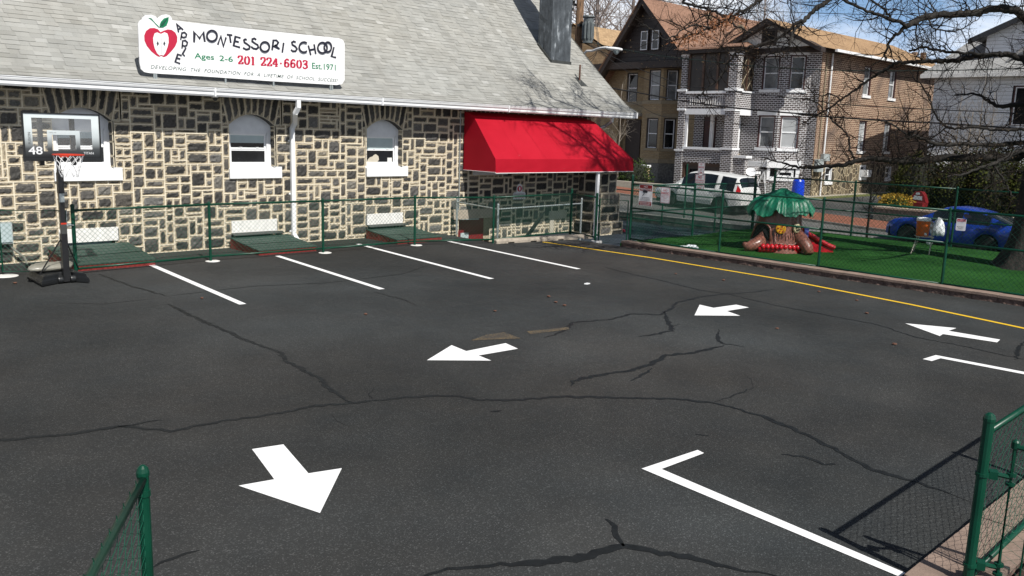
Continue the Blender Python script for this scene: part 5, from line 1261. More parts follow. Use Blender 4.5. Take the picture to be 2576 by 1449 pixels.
m.grid(cap, 30, 180, wrap=True)
def cap2(u, v): p = cap(u, v, .94); return p+V((0, 0, -.03+.02*u))
m.grid(cap2, 14, 180, wrap=True); m.build('leafy_roof', M['play_green'], TH, smooth=True)

# ------------------------------------------------------------------ things on the turf by the street fence
def box_tubes(name, paths, r, mt, par, n=6):
    m = MB()
    for p in paths: m.tube(p, r, n)
    return m.build(name, M[mt], par)
cp = gnd(2313, 637, .06); CH_ = thing('folding_chair', 'beige metal folding chair standing on the turf by the street fence', 'folding chair', (cp.x, cp.y, .06))
def CL(a, b, z): return V((cp.x, cp.y, .06))+e_*a+f_*b+V((0, 0, z))
box_tubes('leg', [[CL(-.30, .16, 0), CL(-.08, -.05, .44), CL(.16, -.22, .80)]], .013, 'off_white', CH_); box_tubes('leg', [[CL(.10, .30, 0), CL(.26, .02, .44), CL(.34, -.16, .80), ]], .013, 'off_white', CH_)
box_tubes('leg', [[CL(-.05, -.25, 0), CL(-.10, .10, .44)]], .013, 'off_white', CH_); box_tubes('leg', [[CL(.33, -.15, 0), CL(.22, .16, .44)]], .013, 'off_white', CH_)
m = MB(); m.prism([CL(-.20, .16, .435), CL(.20, .26, .435), CL(.30, -.10, .435), CL(-.10, -.2, .435)], (0, 0, .018)); m.build('seat', M['off_white'], CH_)
m = MB(); m.prism([CL(.16, -.22, .62), CL(.34, -.16, .60), CL(.345, -.17, .80), CL(.30, -.2, .84), CL(.2, -.23, .84), CL(.16, -.24, .80)], f_*.015); m.build('backrest', M['off_white'], CH_)
CO = thing('drink_cooler', 'orange drinks cooler with a white lid standing on the folding chair', 'cooler', CL(0, .05, .455)); m = MB(); m.lathe(CL(.0, .03, .455), [(.14, 0), (.15, .05), (.165, .38), (.17, .39)], 20); m.build('body', M['cooler'], CO, smooth=False)
m = MB(); m.lathe(CL(.0, .03, .455), [(.172, .39), (.174, .44), (.155, .465), (.05, .478)], 20); m.build('lid', M['white'], CO); m = MB(); m.obox(CL(.0, .19, .52), e_*.025, f_*.03, V((0, 0, .03))); m.build('spigot', M['white'], CO); m = MB(); m.obox(CL(.15, .08, .74), e_*.05, f_*.02, V((0, 0, .03))); m.build('handle', M['white'], CO)
bg = onx(2366, 548, 24.95); bzt = bg.z; m = MB()
def bagf(u, v):
    a = 2*pi*v; r = (.02+.27*u**.75*(1-.45*u**6)); return V((24.9, bg.y, 0))+V((-.55*r*abs(cos(a))-.02, r*.85*sin(a)+.03*sin(5*a+3*u), bzt-(bzt-.36)*u+.02*sin(7*a)))
m.grid(bagf, 14, 22, wrap=True); BG = m.build('plastic_bag', M['bag'], smooth=True); tag(BG, 'full white plastic bag hanging on the street fence', 'bag')
ball = MB(); qb = gnd(2393, 608, .06); qs = .085; ball.grid(lambda u, v: V((min(qb.x, 24.9), qb.y, .06+qs))+V((qs*sin(pi*u)*cos(2*pi*v), qs*sin(pi*u)*sin(2*pi*v), qs*cos(pi*u))), 10, 16, wrap=True); tag(ball.build('ball', M['bag'], smooth=True), 'small pale ball lying on the turf by the street fence', 'ball')
# bottles and scraps by the corner of the turf, toys by the buttress
sc_ = gnd(1735, 622, .07); m = MB(); rq = random.Random(9)
for k in range(5): c = sc_+V((rq.uniform(-.25, .25), rq.uniform(-.3, .3), .03)); dd = V((rq.uniform(-1, 1), rq.uniform(-1, 1), 0)).normalized()*.10; m.tube([c-dd, c+dd*.5, c+dd], [.028, .03, .012], 8)
tag(m.build('bottle_litter', M['bag']), 'few clear plastic bottles lying on the near corner of the turf', 'litter')
by = gnd(1527, 583, -.30)
for k, (dx_, mt, lb, nm) in enumerate(((-.45, 'white', 'white plastic toy pieces at the foot of the stone buttress', 'toy'), (.02, 'sign_red', 'red plastic toy lying at the foot of the stone buttress', 'toy'), (.42, 'sign_red', 'small red toy cup right of the buttress foot', 'toy'))):
    m = MB(); c = V((by.x, by.y, -.30))+e_*dx_
    for j in range(4): m.obox(c+e_*rq.uniform(-.16, .16)+f_*rq.uniform(-.06, .06)+V((0, 0, .04+.03*rq.random())), V((.05, .02, 0)), V((-.015, .04, .01)), V((0, .01, .04)))
    tag(m.build(nm, M[mt]), lb, 'toy')
# ------------------------------------------------------------------ cars: bodies lofted over stations, all panels taken from the same surface
def lerp_tab(tab, x):
    if x <= tab[0][0]: return tab[0][1]
    for (a, b) in zip(tab[:-1], tab[1:]):
        if x <= b[0]: return a[1]+(b[1]-a[1])*(x-a[0])/(b[0]-a[0])
    return tab[-1][1]
def make_car(root, S, paint):
    L, Wd = S['L'], S['W']; wr = S['wr']; fx, rx = S['fx'], S['rx']
    def zlow(x):
        z = lerp_tab(S['sill'], x)
        for c in (fx, rx):
            d = abs(x-c)
            if d < wr*1.20: z = max(z, wr+sqrt((wr*1.20)**2-d*d)*.98)
        return z
    belt = lambda x: lerp_tab(S['belt'], x); top = lambda x: lerp_tab(S['top'], x); wid = lambda x: lerp_tab(S['wid'], x)*Wd/2
    def ring(x, out=0.0):
        w = wid(x)+out; zl, zb, zt = zlow(x), belt(x), max(top(x), belt(x)+.012); gh = zt-zb; tum = min(.30, gh*.36)
        zl = min(zl, zb-.06)
        return [(w*.965, zl), (w*.995, zl+(zb-zl)*.22), (w, zl+(zb-zl)*.60), (w*.985, zb-.02*(gh > .1)), (w*.965, zb), (w*.965-tum*.5, zb+gh*.52), (w*.955-tum*.93, zb+gh*.90), (w*.88-tum*1.08, zb+gh*.985+out), (w*.55-tum*.5, zt+.012+out), (0, zt+.022+out)]
    xs = sorted(set([round(-L/2+L*k/60, 4) for k in range(61)]+[round(c+s*wr*1.20*cos(radians(a)), 4) for c in (fx, rx) for s in (-1, 1) for a in (0, 12, 25, 40, 60, 80)]+[S['ws0'], S['ws1'], S['rw0'], S['rw1']]))
    def surf(name, x0, x1, r0, r1, out, mt, par, both=True, sm=True):
        m = MB(); X = [x for x in xs if x0-1e-4 <= x <= x1+1e-4]
        for s in ((1, -1) if both is True else (both,)):
            base = len(m.v)
            for x in X:
                rg = ring(x, out)
                for k in range(r0, r1+1): m.v.append((x, s*rg[k][0], rg[k][1]))
            n = r1-r0+1
            for a in range(len(X)-1):
                for b in range(n-1):
                    q = (base+a*n+b, base+(a+1)*n+b, base+(a+1)*n+b+1, base+a*n+b+1); m.f.append(q if s < 0 else q[::-1]); m.m.append(0)
        return m.build(name, mt, par, smooth=sm, local=True)
    body = surf('body', -L/2, L/2, 0, 9, 0, paint, root)
    for x, s in ((-L/2, -1), (L/2, 1)):
        m = MB()
        rg = ring(x); pts = [(x, w, z) for w, z in rg]+[(x, -w, z) for w, z in reversed(rg[:-1])]; m.face(pts if s > 0 else pts[::-1])
        m.build('bumper', paint, root, local=True)
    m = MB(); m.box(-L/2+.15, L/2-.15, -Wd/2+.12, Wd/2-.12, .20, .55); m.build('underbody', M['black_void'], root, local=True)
    for a, b in S['win']:
        for sg_ in (1, -1): surf('side_window', a, b, 4, 6, .006, M['car_glass'], root, sg_)
    surf('windscreen', S['ws1'], S['ws0'], 6, 9, .006, M['car_glass'], root); surf('rear_window', S['rw0'], S['rw1'], 6, 9, .006, M['car_glass'], root)
    for x in (fx, rx):
        for s in (1, -1):
            y = s*(Wd/2-.10); m = MB(); m.lathe((x, y, wr), [(wr*.62, -.10*s), (wr*.95, -.10*s), (wr, -.07*s), (wr, .07*s), (wr*.95, .10*s), (wr*.66, .10*s)], 26, axis='y'); ty = m.build('wheel', M['tyre'], root, local=True)
            m = MB(); m.lathe((x, y, wr), [(wr*.66, .05*s), (wr*.64, .098*s), (wr*.58, .09*s), (wr*.56, .05*s)], 22, axis='y')
            for k in range(S.get('spokes', 5)):
                a = 2*pi*k/S.get('spokes', 5)+.3; dv = V((cos(a), 0, sin(a))); m.obox(V((x, y+s*.075, wr))+dv*wr*.33, dv*wr*.27, V((-dv.z, 0, dv.x))*wr*.075, V((0, .012, 0)))
            m.lathe((x, y, wr), [(wr*.14, .05*s), (wr*.14, .095*s)], 12, axis='y'); m.build('rim', M['alloy'], ty, local=True)
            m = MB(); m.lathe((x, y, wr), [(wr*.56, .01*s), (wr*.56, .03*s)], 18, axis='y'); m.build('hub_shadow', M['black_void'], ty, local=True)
    # seams, handles, mirrors, lamps
    m = MB()
    for x in S['seams']:
        for s in (1, -1):
            rg = ring(x, .003); 
            for k in range(1, 6): m.bar((x, s*rg[k][0], rg[k][1]), (x, s*rg[k+1][0], rg[k+1][1]), .005)
    m.build('door_seam', M['black_void'], body, local=True)
    for x in S['handles']:
        for s in (1, -1): m = MB(); rg = ring(x); m.obox((x, s*(rg[3][0]+.012), belt(x)-.12), (.09, 0, 0), (0, .012, 0), (0, 0, .016)); m.build('door_handle', S.get('hm', paint), root, local=True)
    for s in (1, -1):
        m = MB(); rg = ring(S['mir']); c = V((S['mir'], s*(rg[4][0]+.10), belt(S['mir'])+.07)); m.grid(lambda u, v: c+V((.07*sin(pi*u)*cos(2*pi*v), .11*cos(pi*u), .075*sin(pi*u)*sin(2*pi*v))), 8, 12, wrap=True); m.build('mirror', paint, root, smooth=True, local=True)
    for nm, x0, x1, r0, r1, mt in S['lamps']:
        for sg_ in (1, -1): surf(nm, x0, x1, r0, r1, .008, M[mt], root, sg_)
    if 'trim' in S:
        a, b, h = S['trim']; m = MB()
        for s in (1, -1): m.box(a, b, s*(Wd/2+.004)-.012, s*(Wd/2+.004)+.012, h, h+.05)
        m.build('side_trim', M['steel'], root, local=True)
    return root
SUV = dict(L=4.58, W=1.82, wr=.355, fx=1.36, rx=-1.30, sill=[(-2.29, .42), (-1.7, .36), (1.7, .34), (2.29, .40)], belt=[(-2.29, 1.00), (-1.2, 1.08), (.7, 1.02), (1.2, .99), (2.0, .92), (2.29, .70)],
           top=[(-2.29, 1.02), (-2.22, 1.22), (-2.02, 1.62), (-1.9, 1.66), (-.6, 1.74), (.2, 1.72), (.52, 1.66), (1.22, 1.05), (1.5, 1.03), (2.05, .95), (2.29, .74)], wid=[(-2.29, .86), (-2.1, .95), (-1.6, 1), (1.4, 1), (2.0, .94), (2.29, .80)],
           ws0=1.16, ws1=.56, rw0=-2.22, rw1=-2.03, win=[(-1.93, -1.16), (-1.06, -.12), (-.04, .78)], seams=[-1.02, -.08, .95], handles=[-.88, .08], mir=.78, spokes=6, hm=M['black_plastic'], trim=(-.9, .92, .50),
           lamps=[('tail_lamp', -2.25, -2.0, 3, 5, 'tail_red'), ('headlight', 2.02, 2.2, 3, 4, 'lamp_clear')])
BLUE = dict(L=4.50, W=1.76, wr=.325, fx=1.38, rx=-1.25, sill=[(-2.25, .36), (-1.8, .24), (1.8, .22), (2.25, .28)], belt=[(-2.25, .90), (-1.5, 1.00), (.6, .92), (1.0, .90), (1.9, .80), (2.18, .66), (2.25, .55)],
            top=[(-2.25, .92), (-2.17, 1.02), (-1.95, 1.07), (-1.2, 1.34), (-.55, 1.46), (-.1, 1.48), (.3, 1.42), (1.12, .98), (1.3, .94), (1.95, .83), (2.18, .69), (2.25, .58)], wid=[(-2.25, .84), (-2.05, .93), (-1.5, 1), (1.3, 1), (2.0, .90), (2.25, .72)],
            ws0=1.05, ws1=.38, rw0=-1.9, rw1=-1.1, win=[(-1.28, -.52), (-.44, .66)], seams=[-.48, .80, -1.3], handles=[-.98, .02], mir=.62, spokes=10,
            lamps=[('headlight', 1.9, 2.16, 3, 4, 'lamp_clear'), ('turn_lamp', 1.84, 1.9, 3, 4, 'amber'), ('tail_lamp', -2.2, -2.02, 3, 5, 'tail_red')])
def park(name, label, cat, front, rear, S, paint, lift):
    """wheel contact points of the near (driver) side -> pose on the hill"""
    root = thing(name, label, cat); c = (front+rear)/2; t = (front-rear).normalized(); c2 = c-t*((S['fx']+S['rx'])/2); n = V((0, 0, 1)).cross(t); n.normalize(); up = t.cross(n)
    c2 = c2 - n*(S['W']/2); c2.z += lift
    root.matrix_basis = Matrix(((t.x, n.x, up.x, c2.x), (t.y, n.y, up.y, c2.y), (t.z, n.z, up.z, c2.z), (0, 0, 0, 1)))
    make_car(root, S, paint); return root
def on_x_hill(px, py, X): q = onx(px, py, X); return V((X, q.y, hill(X, q.y)))
sr = onhill(1817, 536); sf = V((sr.x+.0, sr.y+2.66, 0)); sr.x = sf.x = 32.55
sr = on_x_hill(1806, 533, 32.35); sf = V((32.35, sr.y+2.66, hill(0, sr.y+2.66)))
park('parked_suv', 'white sport utility car parked at the far kerb behind the toy treehouse', 'car', sf, sr, SUV, M['car_white'], 0)
b_r = on_x_hill(2475, 638, 31.6); b_f = V((31.6, b_r.y+2.63, hill(0, b_r.y+2.63)))
park('parked_sedan', 'blue sedan parked at the far kerb in deep shade at the right', 'car', b_f, b_r, BLUE, M['car_blue'], 0)
# ------------------------------------------------------------------ generic house pieces
def wall_quad(mb, a, b, z0, z1, holes=(), mi=0):
    """vertical wall from plan point a to b with rectangular holes (s0,s1,z0,z1) cut out (s in metres from a)"""
    a = V((a[0], a[1], 0)); b = V((b[0], b[1], 0)); L = (b-a).length; t = (b-a)/L
    ss = sorted(set([0, L]+[x for h in holes for x in h[:2]])); zs = sorted(set([z0, z1]+[x for h in holes for x in h[2:]]))
    for s0, s1 in zip(ss[:-1], ss[1:]):
        for c0, c1 in zip(zs[:-1], zs[1:]):
            sm, zm = (s0+s1)/2, (c0+c1)/2
            if any(h[0] < sm < h[1] and h[2] < zm < h[3] for h in holes): continue
            P = lambda s, z: a+t*s+V((0, 0, z)); mb.face([P(s0, c0), P(s1, c0), P(s1, c1), P(s0, c1)], mi)
def house_window(par, a, b, s0, s1, z0, z1, frame='white', casing='maroon', pane='pane', sill='white', lintel=None, rec=.10, blind=None, ov=.10):
    """sash window in the wall a->b (outward normal to the right of a->b when seen from above ... i.e. t x up)"""
    a = V((a[0], a[1], 0)); b = V((b[0], b[1], 0)); t = (b-a).normalized(); n = t.cross(V((0, 0, 1))); w = s1-s0
    def bx(mb, u0, u1, h0, h1, d0, d1): c = a+t*(s0+(u0+u1)/2)+V((0, 0, (h0+h1)/2))+n*((d0+d1)/2); mb.obox(c, t*((u1-u0)/2), n*((d1-d0)/2), V((0, 0, (h1-h0)/2)))
    m = MB(); k = .075
    bx(m, 0, k, z0, z1, -rec-.1, -.012); bx(m, w-k, w, z0, z1, -rec-.1, -.012); bx(m, k, w-k, z1-k, z1, -rec-.1, -.014); bx(m, k, w-k, z0, z0+.02, -rec-.1, -.02); W_ = m.build('window', M[casing], par)
    m = MB(); f = .055; i0, i1, y0, y1 = k, w-k, z0+.02, z1-k; ym = (y0+y1)/2
    for (u0, u1, h0, h1, d) in ((i0, i0+f, y0, y1, 0), (i1-f, i1, y0, y1, 0), (i0+f, i1-f, y0, y0+f, 0), (i0+f, i1-f, y1-f, y1, 0), (i0+f, i1-f, ym-.03, ym+.03, .012)): bx(m, u0, u1, h0, h1, -rec-.06, -rec+d)
    m.build('sash', M[frame], W_)
    m = MB(); bx(m, i0, i1, ym, y1, -rec-.05, -rec-.03); m.build('pane', M[blind or pane], W_); m = MB(); bx(m, i0, i1, y0, ym, -rec-.045, -rec-.03); m.build('pane', M[pane if not blind else blind], W_)
    if sill: m = MB(); bx(m, -ov, w+ov, z0-.16, z0-.002, -.05, .07); m.build('sill', M[sill], W_)
    if lintel: m = MB(); bx(m, -ov, w+ov, z1+.002, z1+.26, -.05, .025); m.build('lintel', M[lintel], W_)
    return W_
def sgl(p): return p
# ------------------------------------------------------------------ dark brick house with white joints, brown brick side
GH = thing('brick_house', 'two storey dark brick house with white joints and a brown brick side wall', 'house', (46, 27, -.2))
def bxm(name, mt, par, *boxes):
    for b in boxes:
        m = MB(); m.box(*b); o = m.build(name, M[mt], par)
    return o
GZ = -.9
# porch tower (front X=43)
yL0, yL1, yR0, yR1 = 30.83, 30.36, 27.62, 26.97
p = MB(); P1 = [(43.0, 43.45)]
p.box(43.0, 43.5, 30.34, 30.84, GZ, 2.10); p.box(43.03, 43.47, 30.37, 30.81, 2.10, 4.47); p.box(43.02, 43.5, 30.36, 30.9, 4.47, 5.5); p.box(43.05, 43.45, 30.4, 30.78, 5.5, 7.6); p.build('porch_pillar', M['grey_brick'], GH); p = MB()
p.box(42.96, 43.62, 26.95, 27.66, GZ, 2.22); p.box(43.0, 43.55, 26.98, 27.60, 2.22, 4.45); p.box(42.98, 43.58, 26.97, 27.62, 4.45, 5.52); p.box(43.03, 43.5, 27.0, 27.55, 5.52, 7.62); p.build('porch_pillar', M['grey_brick'], GH)
bxm('pillar_cap', 'white', GH, (42.94, 43.56, 30.28, 30.90, 2.04, 2.14), (42.96, 43.52, 30.31, 30.87, 4.40, 4.50), (42.95, 43.55, 30.3, 30.95, 5.50, 5.62), (42.99, 43.5, 30.34, 30.82, 7.50, 7.64),
    (42.90, 43.68, 26.90, 27.70, 2.22, 2.34), (42.94, 43.6, 26.93, 27.66, 4.38, 4.47), (42.92, 43.64, 26.91, 27.68, 5.50, 5.63), (42.97, 43.56, 26.95, 27.6, 7.46, 7.64))
bxm('porch_parapet', 'grey_brick', GH, (43.06, 43.3, 27.66, 30.34, 1.38, 2.16), (43.06, 43.3, 27.62, 30.36, 4.52, 5.36), (43.58, 45.0, 27.06, 27.3, 4.5, 5.42)); bxm('porch_floor', 'concrete', GH, (43.30, 45.0, 27.7, 30.3, 1.9, 2.0))
m = MB()
for k in range(15): m.box(43.035, 43.06, 27.85+.155*k, 27.885+.155*k, 4.72, 5.2)
m.box(43.03, 43.062, 27.75, 30.22, 5.22, 5.26); m.box(43.03, 43.062, 27.75, 30.22, 4.62, 4.66); m.build('brick_grille', M['white_worn'], GH)
bxm('porch_rail', 'white', GH, (42.98, 43.36, 27.60, 30.34, 2.16, 2.30), (42.98, 43.36, 27.62, 30.36, 5.36, 5.50), (43.58, 45.0, 27.0, 27.34, 5.42, 5.53))
bxm('porch_beam', 'white', GH, (43.04, 43.34, 27.60, 30.37, 4.18, 4.50), (43.55, 45.0, 27.06, 27.32, 4.18, 4.50), (43.1, 45, 27.3, 30.4, 4.36, 4.45))
bxm('porch_post', 'white', GH, (43.12, 43.22, 30.18, 30.34, 2.3, 4.18), (44.6, 44.75, 29.4, 29.6, 2.0, 4.36), (44.7, 44.85, 28.35, 28.55, 2.0, 4.36), (44.75, 44.9, 27.72, 27.9, 2.0, 4.1))
# screened upper porch
bxm('porch_screen', 'screen', GH, (43.20, 43.22, 27.55, 30.4, 5.5, 7.6), (43.5, 45.0, 27.16, 27.18, 5.53, 7.5))
bxm('screen_frame', 'brown_trim', GH, (43.14, 43.2, 29.28, 29.42, 5.5, 7.6), (43.14, 43.2, 28.32, 28.46, 5.5, 7.6), (43.14, 43.2, 30.24, 30.38, 5.5, 7.6), (43.14, 43.2, 27.55, 27.7, 5.5, 7.6), (44.18, 44.30, 27.10, 27.16, 5.53, 7.5), (43.5, 45, 27.11, 27.165, 7.4, 7.55))
m = MB()
for (x0, x1) in ((43.52, 44.2), (44.28, 44.98)):
    for a, b in (((x0, 5.6), (x1, 6.5)), ((x1, 5.6), (x0, 6.5)), ((x0, 6.5), (x1, 7.4)), ((x1, 6.5), (x0, 7.4))): m.bar((a[0], 27.13, a[1]), (b[0], 27.13, b[1]), .022)
m.build('lattice', M['tan_stone'], GH)
# main front wall and bay
B0, B1, B2, B3 = (45.0, 31.0), (45.0, 25.40), (46.0, 24.12), (46.0, 23.6)
fw = MB()
wall_quad(fw, (45.0, 31.0), B1, GZ, 7.7, [(4.38, 5.46, 5.66, 7.50), (4.38, 5.44, 2.40, 4.22), (2.2, 3.0, 2.0, 4.0), (.7, 1.6, 2.0, 4.1)]); Lb = (V(B2)-V(B1)).length
wall_quad(fw, B1, B2, GZ, 7.7, [(Lb*.26, Lb*.80, 5.66, 7.54), (Lb*.10, Lb*.74, 2.40, 4.22)]); wall_quad(fw, B2, B3, GZ, 7.7); fw.build('front_wall', M['grey_brick'], GH)
house_window(GH, (45.0, 31.0), B1, 4.38, 5.46, 5.66, 7.50, lintel='white', pane='pane_curtain'); house_window(GH, (45.0, 31.0), B1, 4.38, 5.44, 2.40, 4.22, lintel='white', pane='pane_curtain')
house_window(GH, B1, B2, Lb*.26, Lb*.80, 5.66, 7.54, lintel='white'); house_window(GH, B1, B2, Lb*.10, Lb*.74, 2.40, 4.22, lintel='white', blind='blind')
house_window(GH, (45.0, 31.0), B1, 2.2, 3.0, 2.0, 4.0, casing='brown_wood', sill=None); d = MB(); d.box(45.05, 45.1, 29.4, 30.3, 2.0, 4.1); d.build('front_door', M['maroon'], GH)
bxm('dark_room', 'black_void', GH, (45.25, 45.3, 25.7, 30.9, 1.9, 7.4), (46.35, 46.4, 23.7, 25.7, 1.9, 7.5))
m = MB(); m.box(44.2, 44.42, 27.75, 27.97, 3.62, 4.05); lant = m.build('porch_lantern', M['black_metal'], GH); m = MB(); m.tube([(44.31, 27.86, 4.05), (44.31, 27.86, 4.36)], .012, 5); m.build('lantern_rod', M['black_metal'], lant)
# garage
d = MB(); d.box(43.20, 43.25, 27.70, 30.34, GZ, 1.30); gd = d.build('garage_door', M['garage'], GH)
bxm('door_frame', 'brown_trim', gd, (43.12, 43.26, 27.66, 30.34, 1.22, 1.38), (43.12, 43.26, 30.18, 30.34, GZ, 1.22), (43.12, 43.26, 27.66, 27.76, GZ, 1.22))
bxm('door_pane', 'pane', gd, (43.185, 43.198, 28.15, 28.85, .72, 1.02), (43.185, 43.198, 29.25, 29.85, .72, 1.02)); bxm('door_panel', 'brown_trim', gd, (43.185, 43.198, 28.1, 28.9, -.1, .40), (43.185, 43.198, 29.2, 30.0, -.1, .40))
# steps, low walls and the white fronted basement room
st = MB(); st.box(43.5, 44.9, 25.9, 26.95, GZ, 1.30); st.box(43.2, 43.5, 26.2, 26.95, GZ, 1.78); st.build('stair_block', M['grey_brick'], GH)
bxm('stair_cap', 'white', GH, (43.12, 43.75, 26.1, 26.97, 1.78, 1.92), (43.45, 44.2, 25.75, 26.3, .92, 1.06)); st = MB(); st.box(43.5, 44.15, 25.8, 26.25, GZ, .92); st.build('stair_pier', M['grey_brick'], GH)
fx0 = 44.35
bw = MB(); bw.box(44.35, 44.9, 25.45, 26.5, GZ, 1.15); bw.prism([(44.36, 25.45, GZ), (45.36, 24.0, GZ), (46.0, 24.0, GZ), (46.0, 25.45, GZ)], (0, 0, GZ*-1+.62)); bw.build('basement_wall', M['grey_brick'], GH)
bwf = MB(); bwf.box(44.33, 44.9, 25.46, 26.4, .40, 1.20); bwf.build('rubble_panel', M['grey_stone'], GH)
m = MB(); 
for k in range(9):
    yy = 25.5+.1*k; m.bar((44.322, 25.48+.11*k, .40+.1*(k % 3)), (44.322, 25.48+.11*k, 1.18), .012)
for zz in (.42, .62, .86, 1.1): m.bar((44.322, 25.46, zz), (44.322, 26.4, zz+.02), .014)
m.build('painted_joints', M['white'], GH)
n_ = V((B2[0]-B1[0], B2[1]-B1[1], 0)).normalized(); nn_ = n_.cross(V((0, 0, 1)))
m = MB(); pA = V((44.36, 25.45, 0)); pB = V((45.38, 24.02, 0)); t_ = (pB-pA).normalized(); L_ = (pB-pA).length; o_ = t_.cross(V((0, 0, 1)))
def bz(mb, s0, s1, z0, z1, d0, d1): mb.obox(pA+t_*((s0+s1)/2)+o_*((d0+d1)/2)+V((0, 0, (z0+z1)/2)), t_*((s1-s0)/2), o_*((d1-d0)/2), V((0, 0, (z1-z0)/2)))
bz(m, -.05, L_+.05, 1.30, 1.72, -.35, .12); bz(m, 0, .16, .6, 1.3, -.1, .05); bz(m, L_-.2, L_, .6, 1.3, -.1, .05); bz(m, .16, L_-.2, .58, .80, -.1, .06); bz(m, .55, 1.45, .80, 1.22, -.1, .03); m.box(44.3, 45.2, 25.45, 26.95, 1.32, 1.62); m.build('white_fascia', M['white'], GH)
m = MB(); bz(m, .18, L_-.2, .82, 1.30, -.2, -.12); m.build('basement_pane', M['pane'], GH); m = MB(); bz(m, .68, 1.32, .90, 1.06, .025, .034); bz(m, .45, 1.4, 1.22, 1.30, -.05, .02); m.build('dark_slot', M['pane'], GH)
# brown brick side wall Y=23.6 with segment-arched windows, rubble base
sw = MB(); S0, S1 = (46.0, 23.6), (63.2, 23.6); wins = [(5.36, 6.36, 5.66, 7.36), (8.95, 9.95, 5.66, 7.36), (5.40, 6.40, 2.35, 4.16), (8.95, 9.95, 2.35, 4.16)]
wall_quad(sw, S0, S1, 1.58, 7.8, wins); sw.face([(63.2, 23.6, GZ), (63.2, 29, GZ), (63.2, 29, 7.8), (63.2, 23.6, 7.8)]); sw.build('side_wall', M['brown_brick'], GH)
rb_ = MB(); bwins = [(1.55, 2.4, .55, 1.42), (6.0, 6.85, .75, 1.5), (9.7, 10.6, .62, 1.40)]; wall_quad(rb_, (46.0, 23.57), (63.2, 23.57), GZ, 1.58, bwins); rb_.face([(46, 23.57, 1.58), (63.2, 23.57, 1.58), (63.2, 23.6, 1.58), (46, 23.6, 1.58)]); rb_.build('rubble_base', M['rubble'], GH)
for k, (a, b, c, d) in enumerate(wins): house_window(GH, S0, S1, a, b, c, d, pane='pane_curtain' if k != 2 else 'blind', ov=.06)
for a, b, c, d in bwins: house_window(GH, (46.0, 23.57), (63.2, 23.57), a, b, c, d, casing='white', sill='white', ov=.05)
for a, b, c, d in wins:
    m = MB(); xm = 46+(a+b)/2
    m.prism([(46+a-.12, 23.56, d+.0), (46+b+.12, 23.56, d+.0), (46+b+.06, 23.56, d+.16), (xm, 23.56, d+.26), (46+a-.06, 23.56, d+.16)], (0, .035, 0)); m.build('arch', M['red_brick_far'], GH)
bxm('quoin_strip', 'brown_brick', GH, (46.0, 46.35, 23.55, 23.598, 1.6, 7.7))
m = MB(); m.tube([(47.0, 23.48, 7.7), (47.0, 23.48, -.2), (47.2, 23.30, -.32)], .05, 8); m.build('downspout', M['white'], GH); m = MB(); m.tube([(46.45, 23.52, 7.6), (46.45, 23.52, 1.9)], .035, 6); m.build('cable_riser', M['tan_stone'], GH)
bxm('gutter', 'white', GH, (46.2, 63.6, 22.84, 22.985, 7.70, 7.84)); bxm('meter_box', 'meter', GH, (46.1, 46.75, 23.32, 23.56, 1.15, 1.85), (46.85, 47.6, 23.38, 23.58, 1.75, 2.15))
bxm('air_conditioner', 'white', GH, (52.15, 52.75, 23.15, 23.6, .80, 1.22))
# cornice, gable, roofs
c = MB(); c.prism([(42.75, 31.05, 7.62), (42.75, 26.8, 7.62), (44.55, 26.8, 7.62), (44.6, 25.2, 7.7), (45.7, 23.85, 7.7), (46.3, 23.4, 7.7), (48, 23.4, 7.7), (48, 31.05, 7.62)], (0, 0, .22)); c.build('cornice', M['brown_wood'], GH)
c = MB(); c.prism([(42.6, 31.1, 7.845), (42.6, 26.6, 7.845), (44.4, 26.6, 7.845), (45, 27.6, 8.35), (45, 31.1, 8.35)], (0, 0, .04)); c.build('porch_roof', M['brown_shingle'], GH)
g = MB(); g.face([(44.6, 23.3, 7.9), (44.6, 26.1, 9.28), (44.6, 28.9, 7.9)][::-1]); g.build('gable_panel', M['stucco'], GH)
bxm('gable_window', 'brown_wood', GH, (44.50, 44.62, 25.65, 26.55, 8.05, 8.95)); bxm('gable_pane', 'black_void', GH, (44.48, 44.505, 25.75, 26.45, 8.15, 8.8))
m = MB()
for y1, z1 in ((22.75, 7.72), (29.45, 7.72)):
    m.prism([(44.15, 26.1, 9.42), (44.15, y1, z1+.02), (44.15, y1, z1-.20), (44.15, 26.1, 9.16)], (.5, 0, 0))
m.build('rake_board', M['brown_wood'], GH)
rf_ = MB(); R0, R1, RZ = (44.1, 26.1), (60.8, 26.1), 9.46
rf_.face([(44.1, 22.95, 7.83), (63.6, 22.95, 7.83), (60.8, 26.1, RZ), (44.1, 26.1, RZ)]); rf_.face([(63.6, 22.95, 7.83), (63.6, 29.3, 7.83), (60.8, 26.1, RZ)]); rf_.face([(63.6, 29.3, 7.83), (44.1, 29.3, 7.83), (44.1, 26.1, RZ), (60.8, 26.1, RZ)]); rf_.build('roof', M['tan_shingle'], GH)
m = MB()
for x, y in ((62.5, 24.6), (62.0, 25.0)): m.box(x, x+.3, y, y+.3, 8.3, 9.1)
m.build('chimney_pot', M['red_brick_far'], GH)
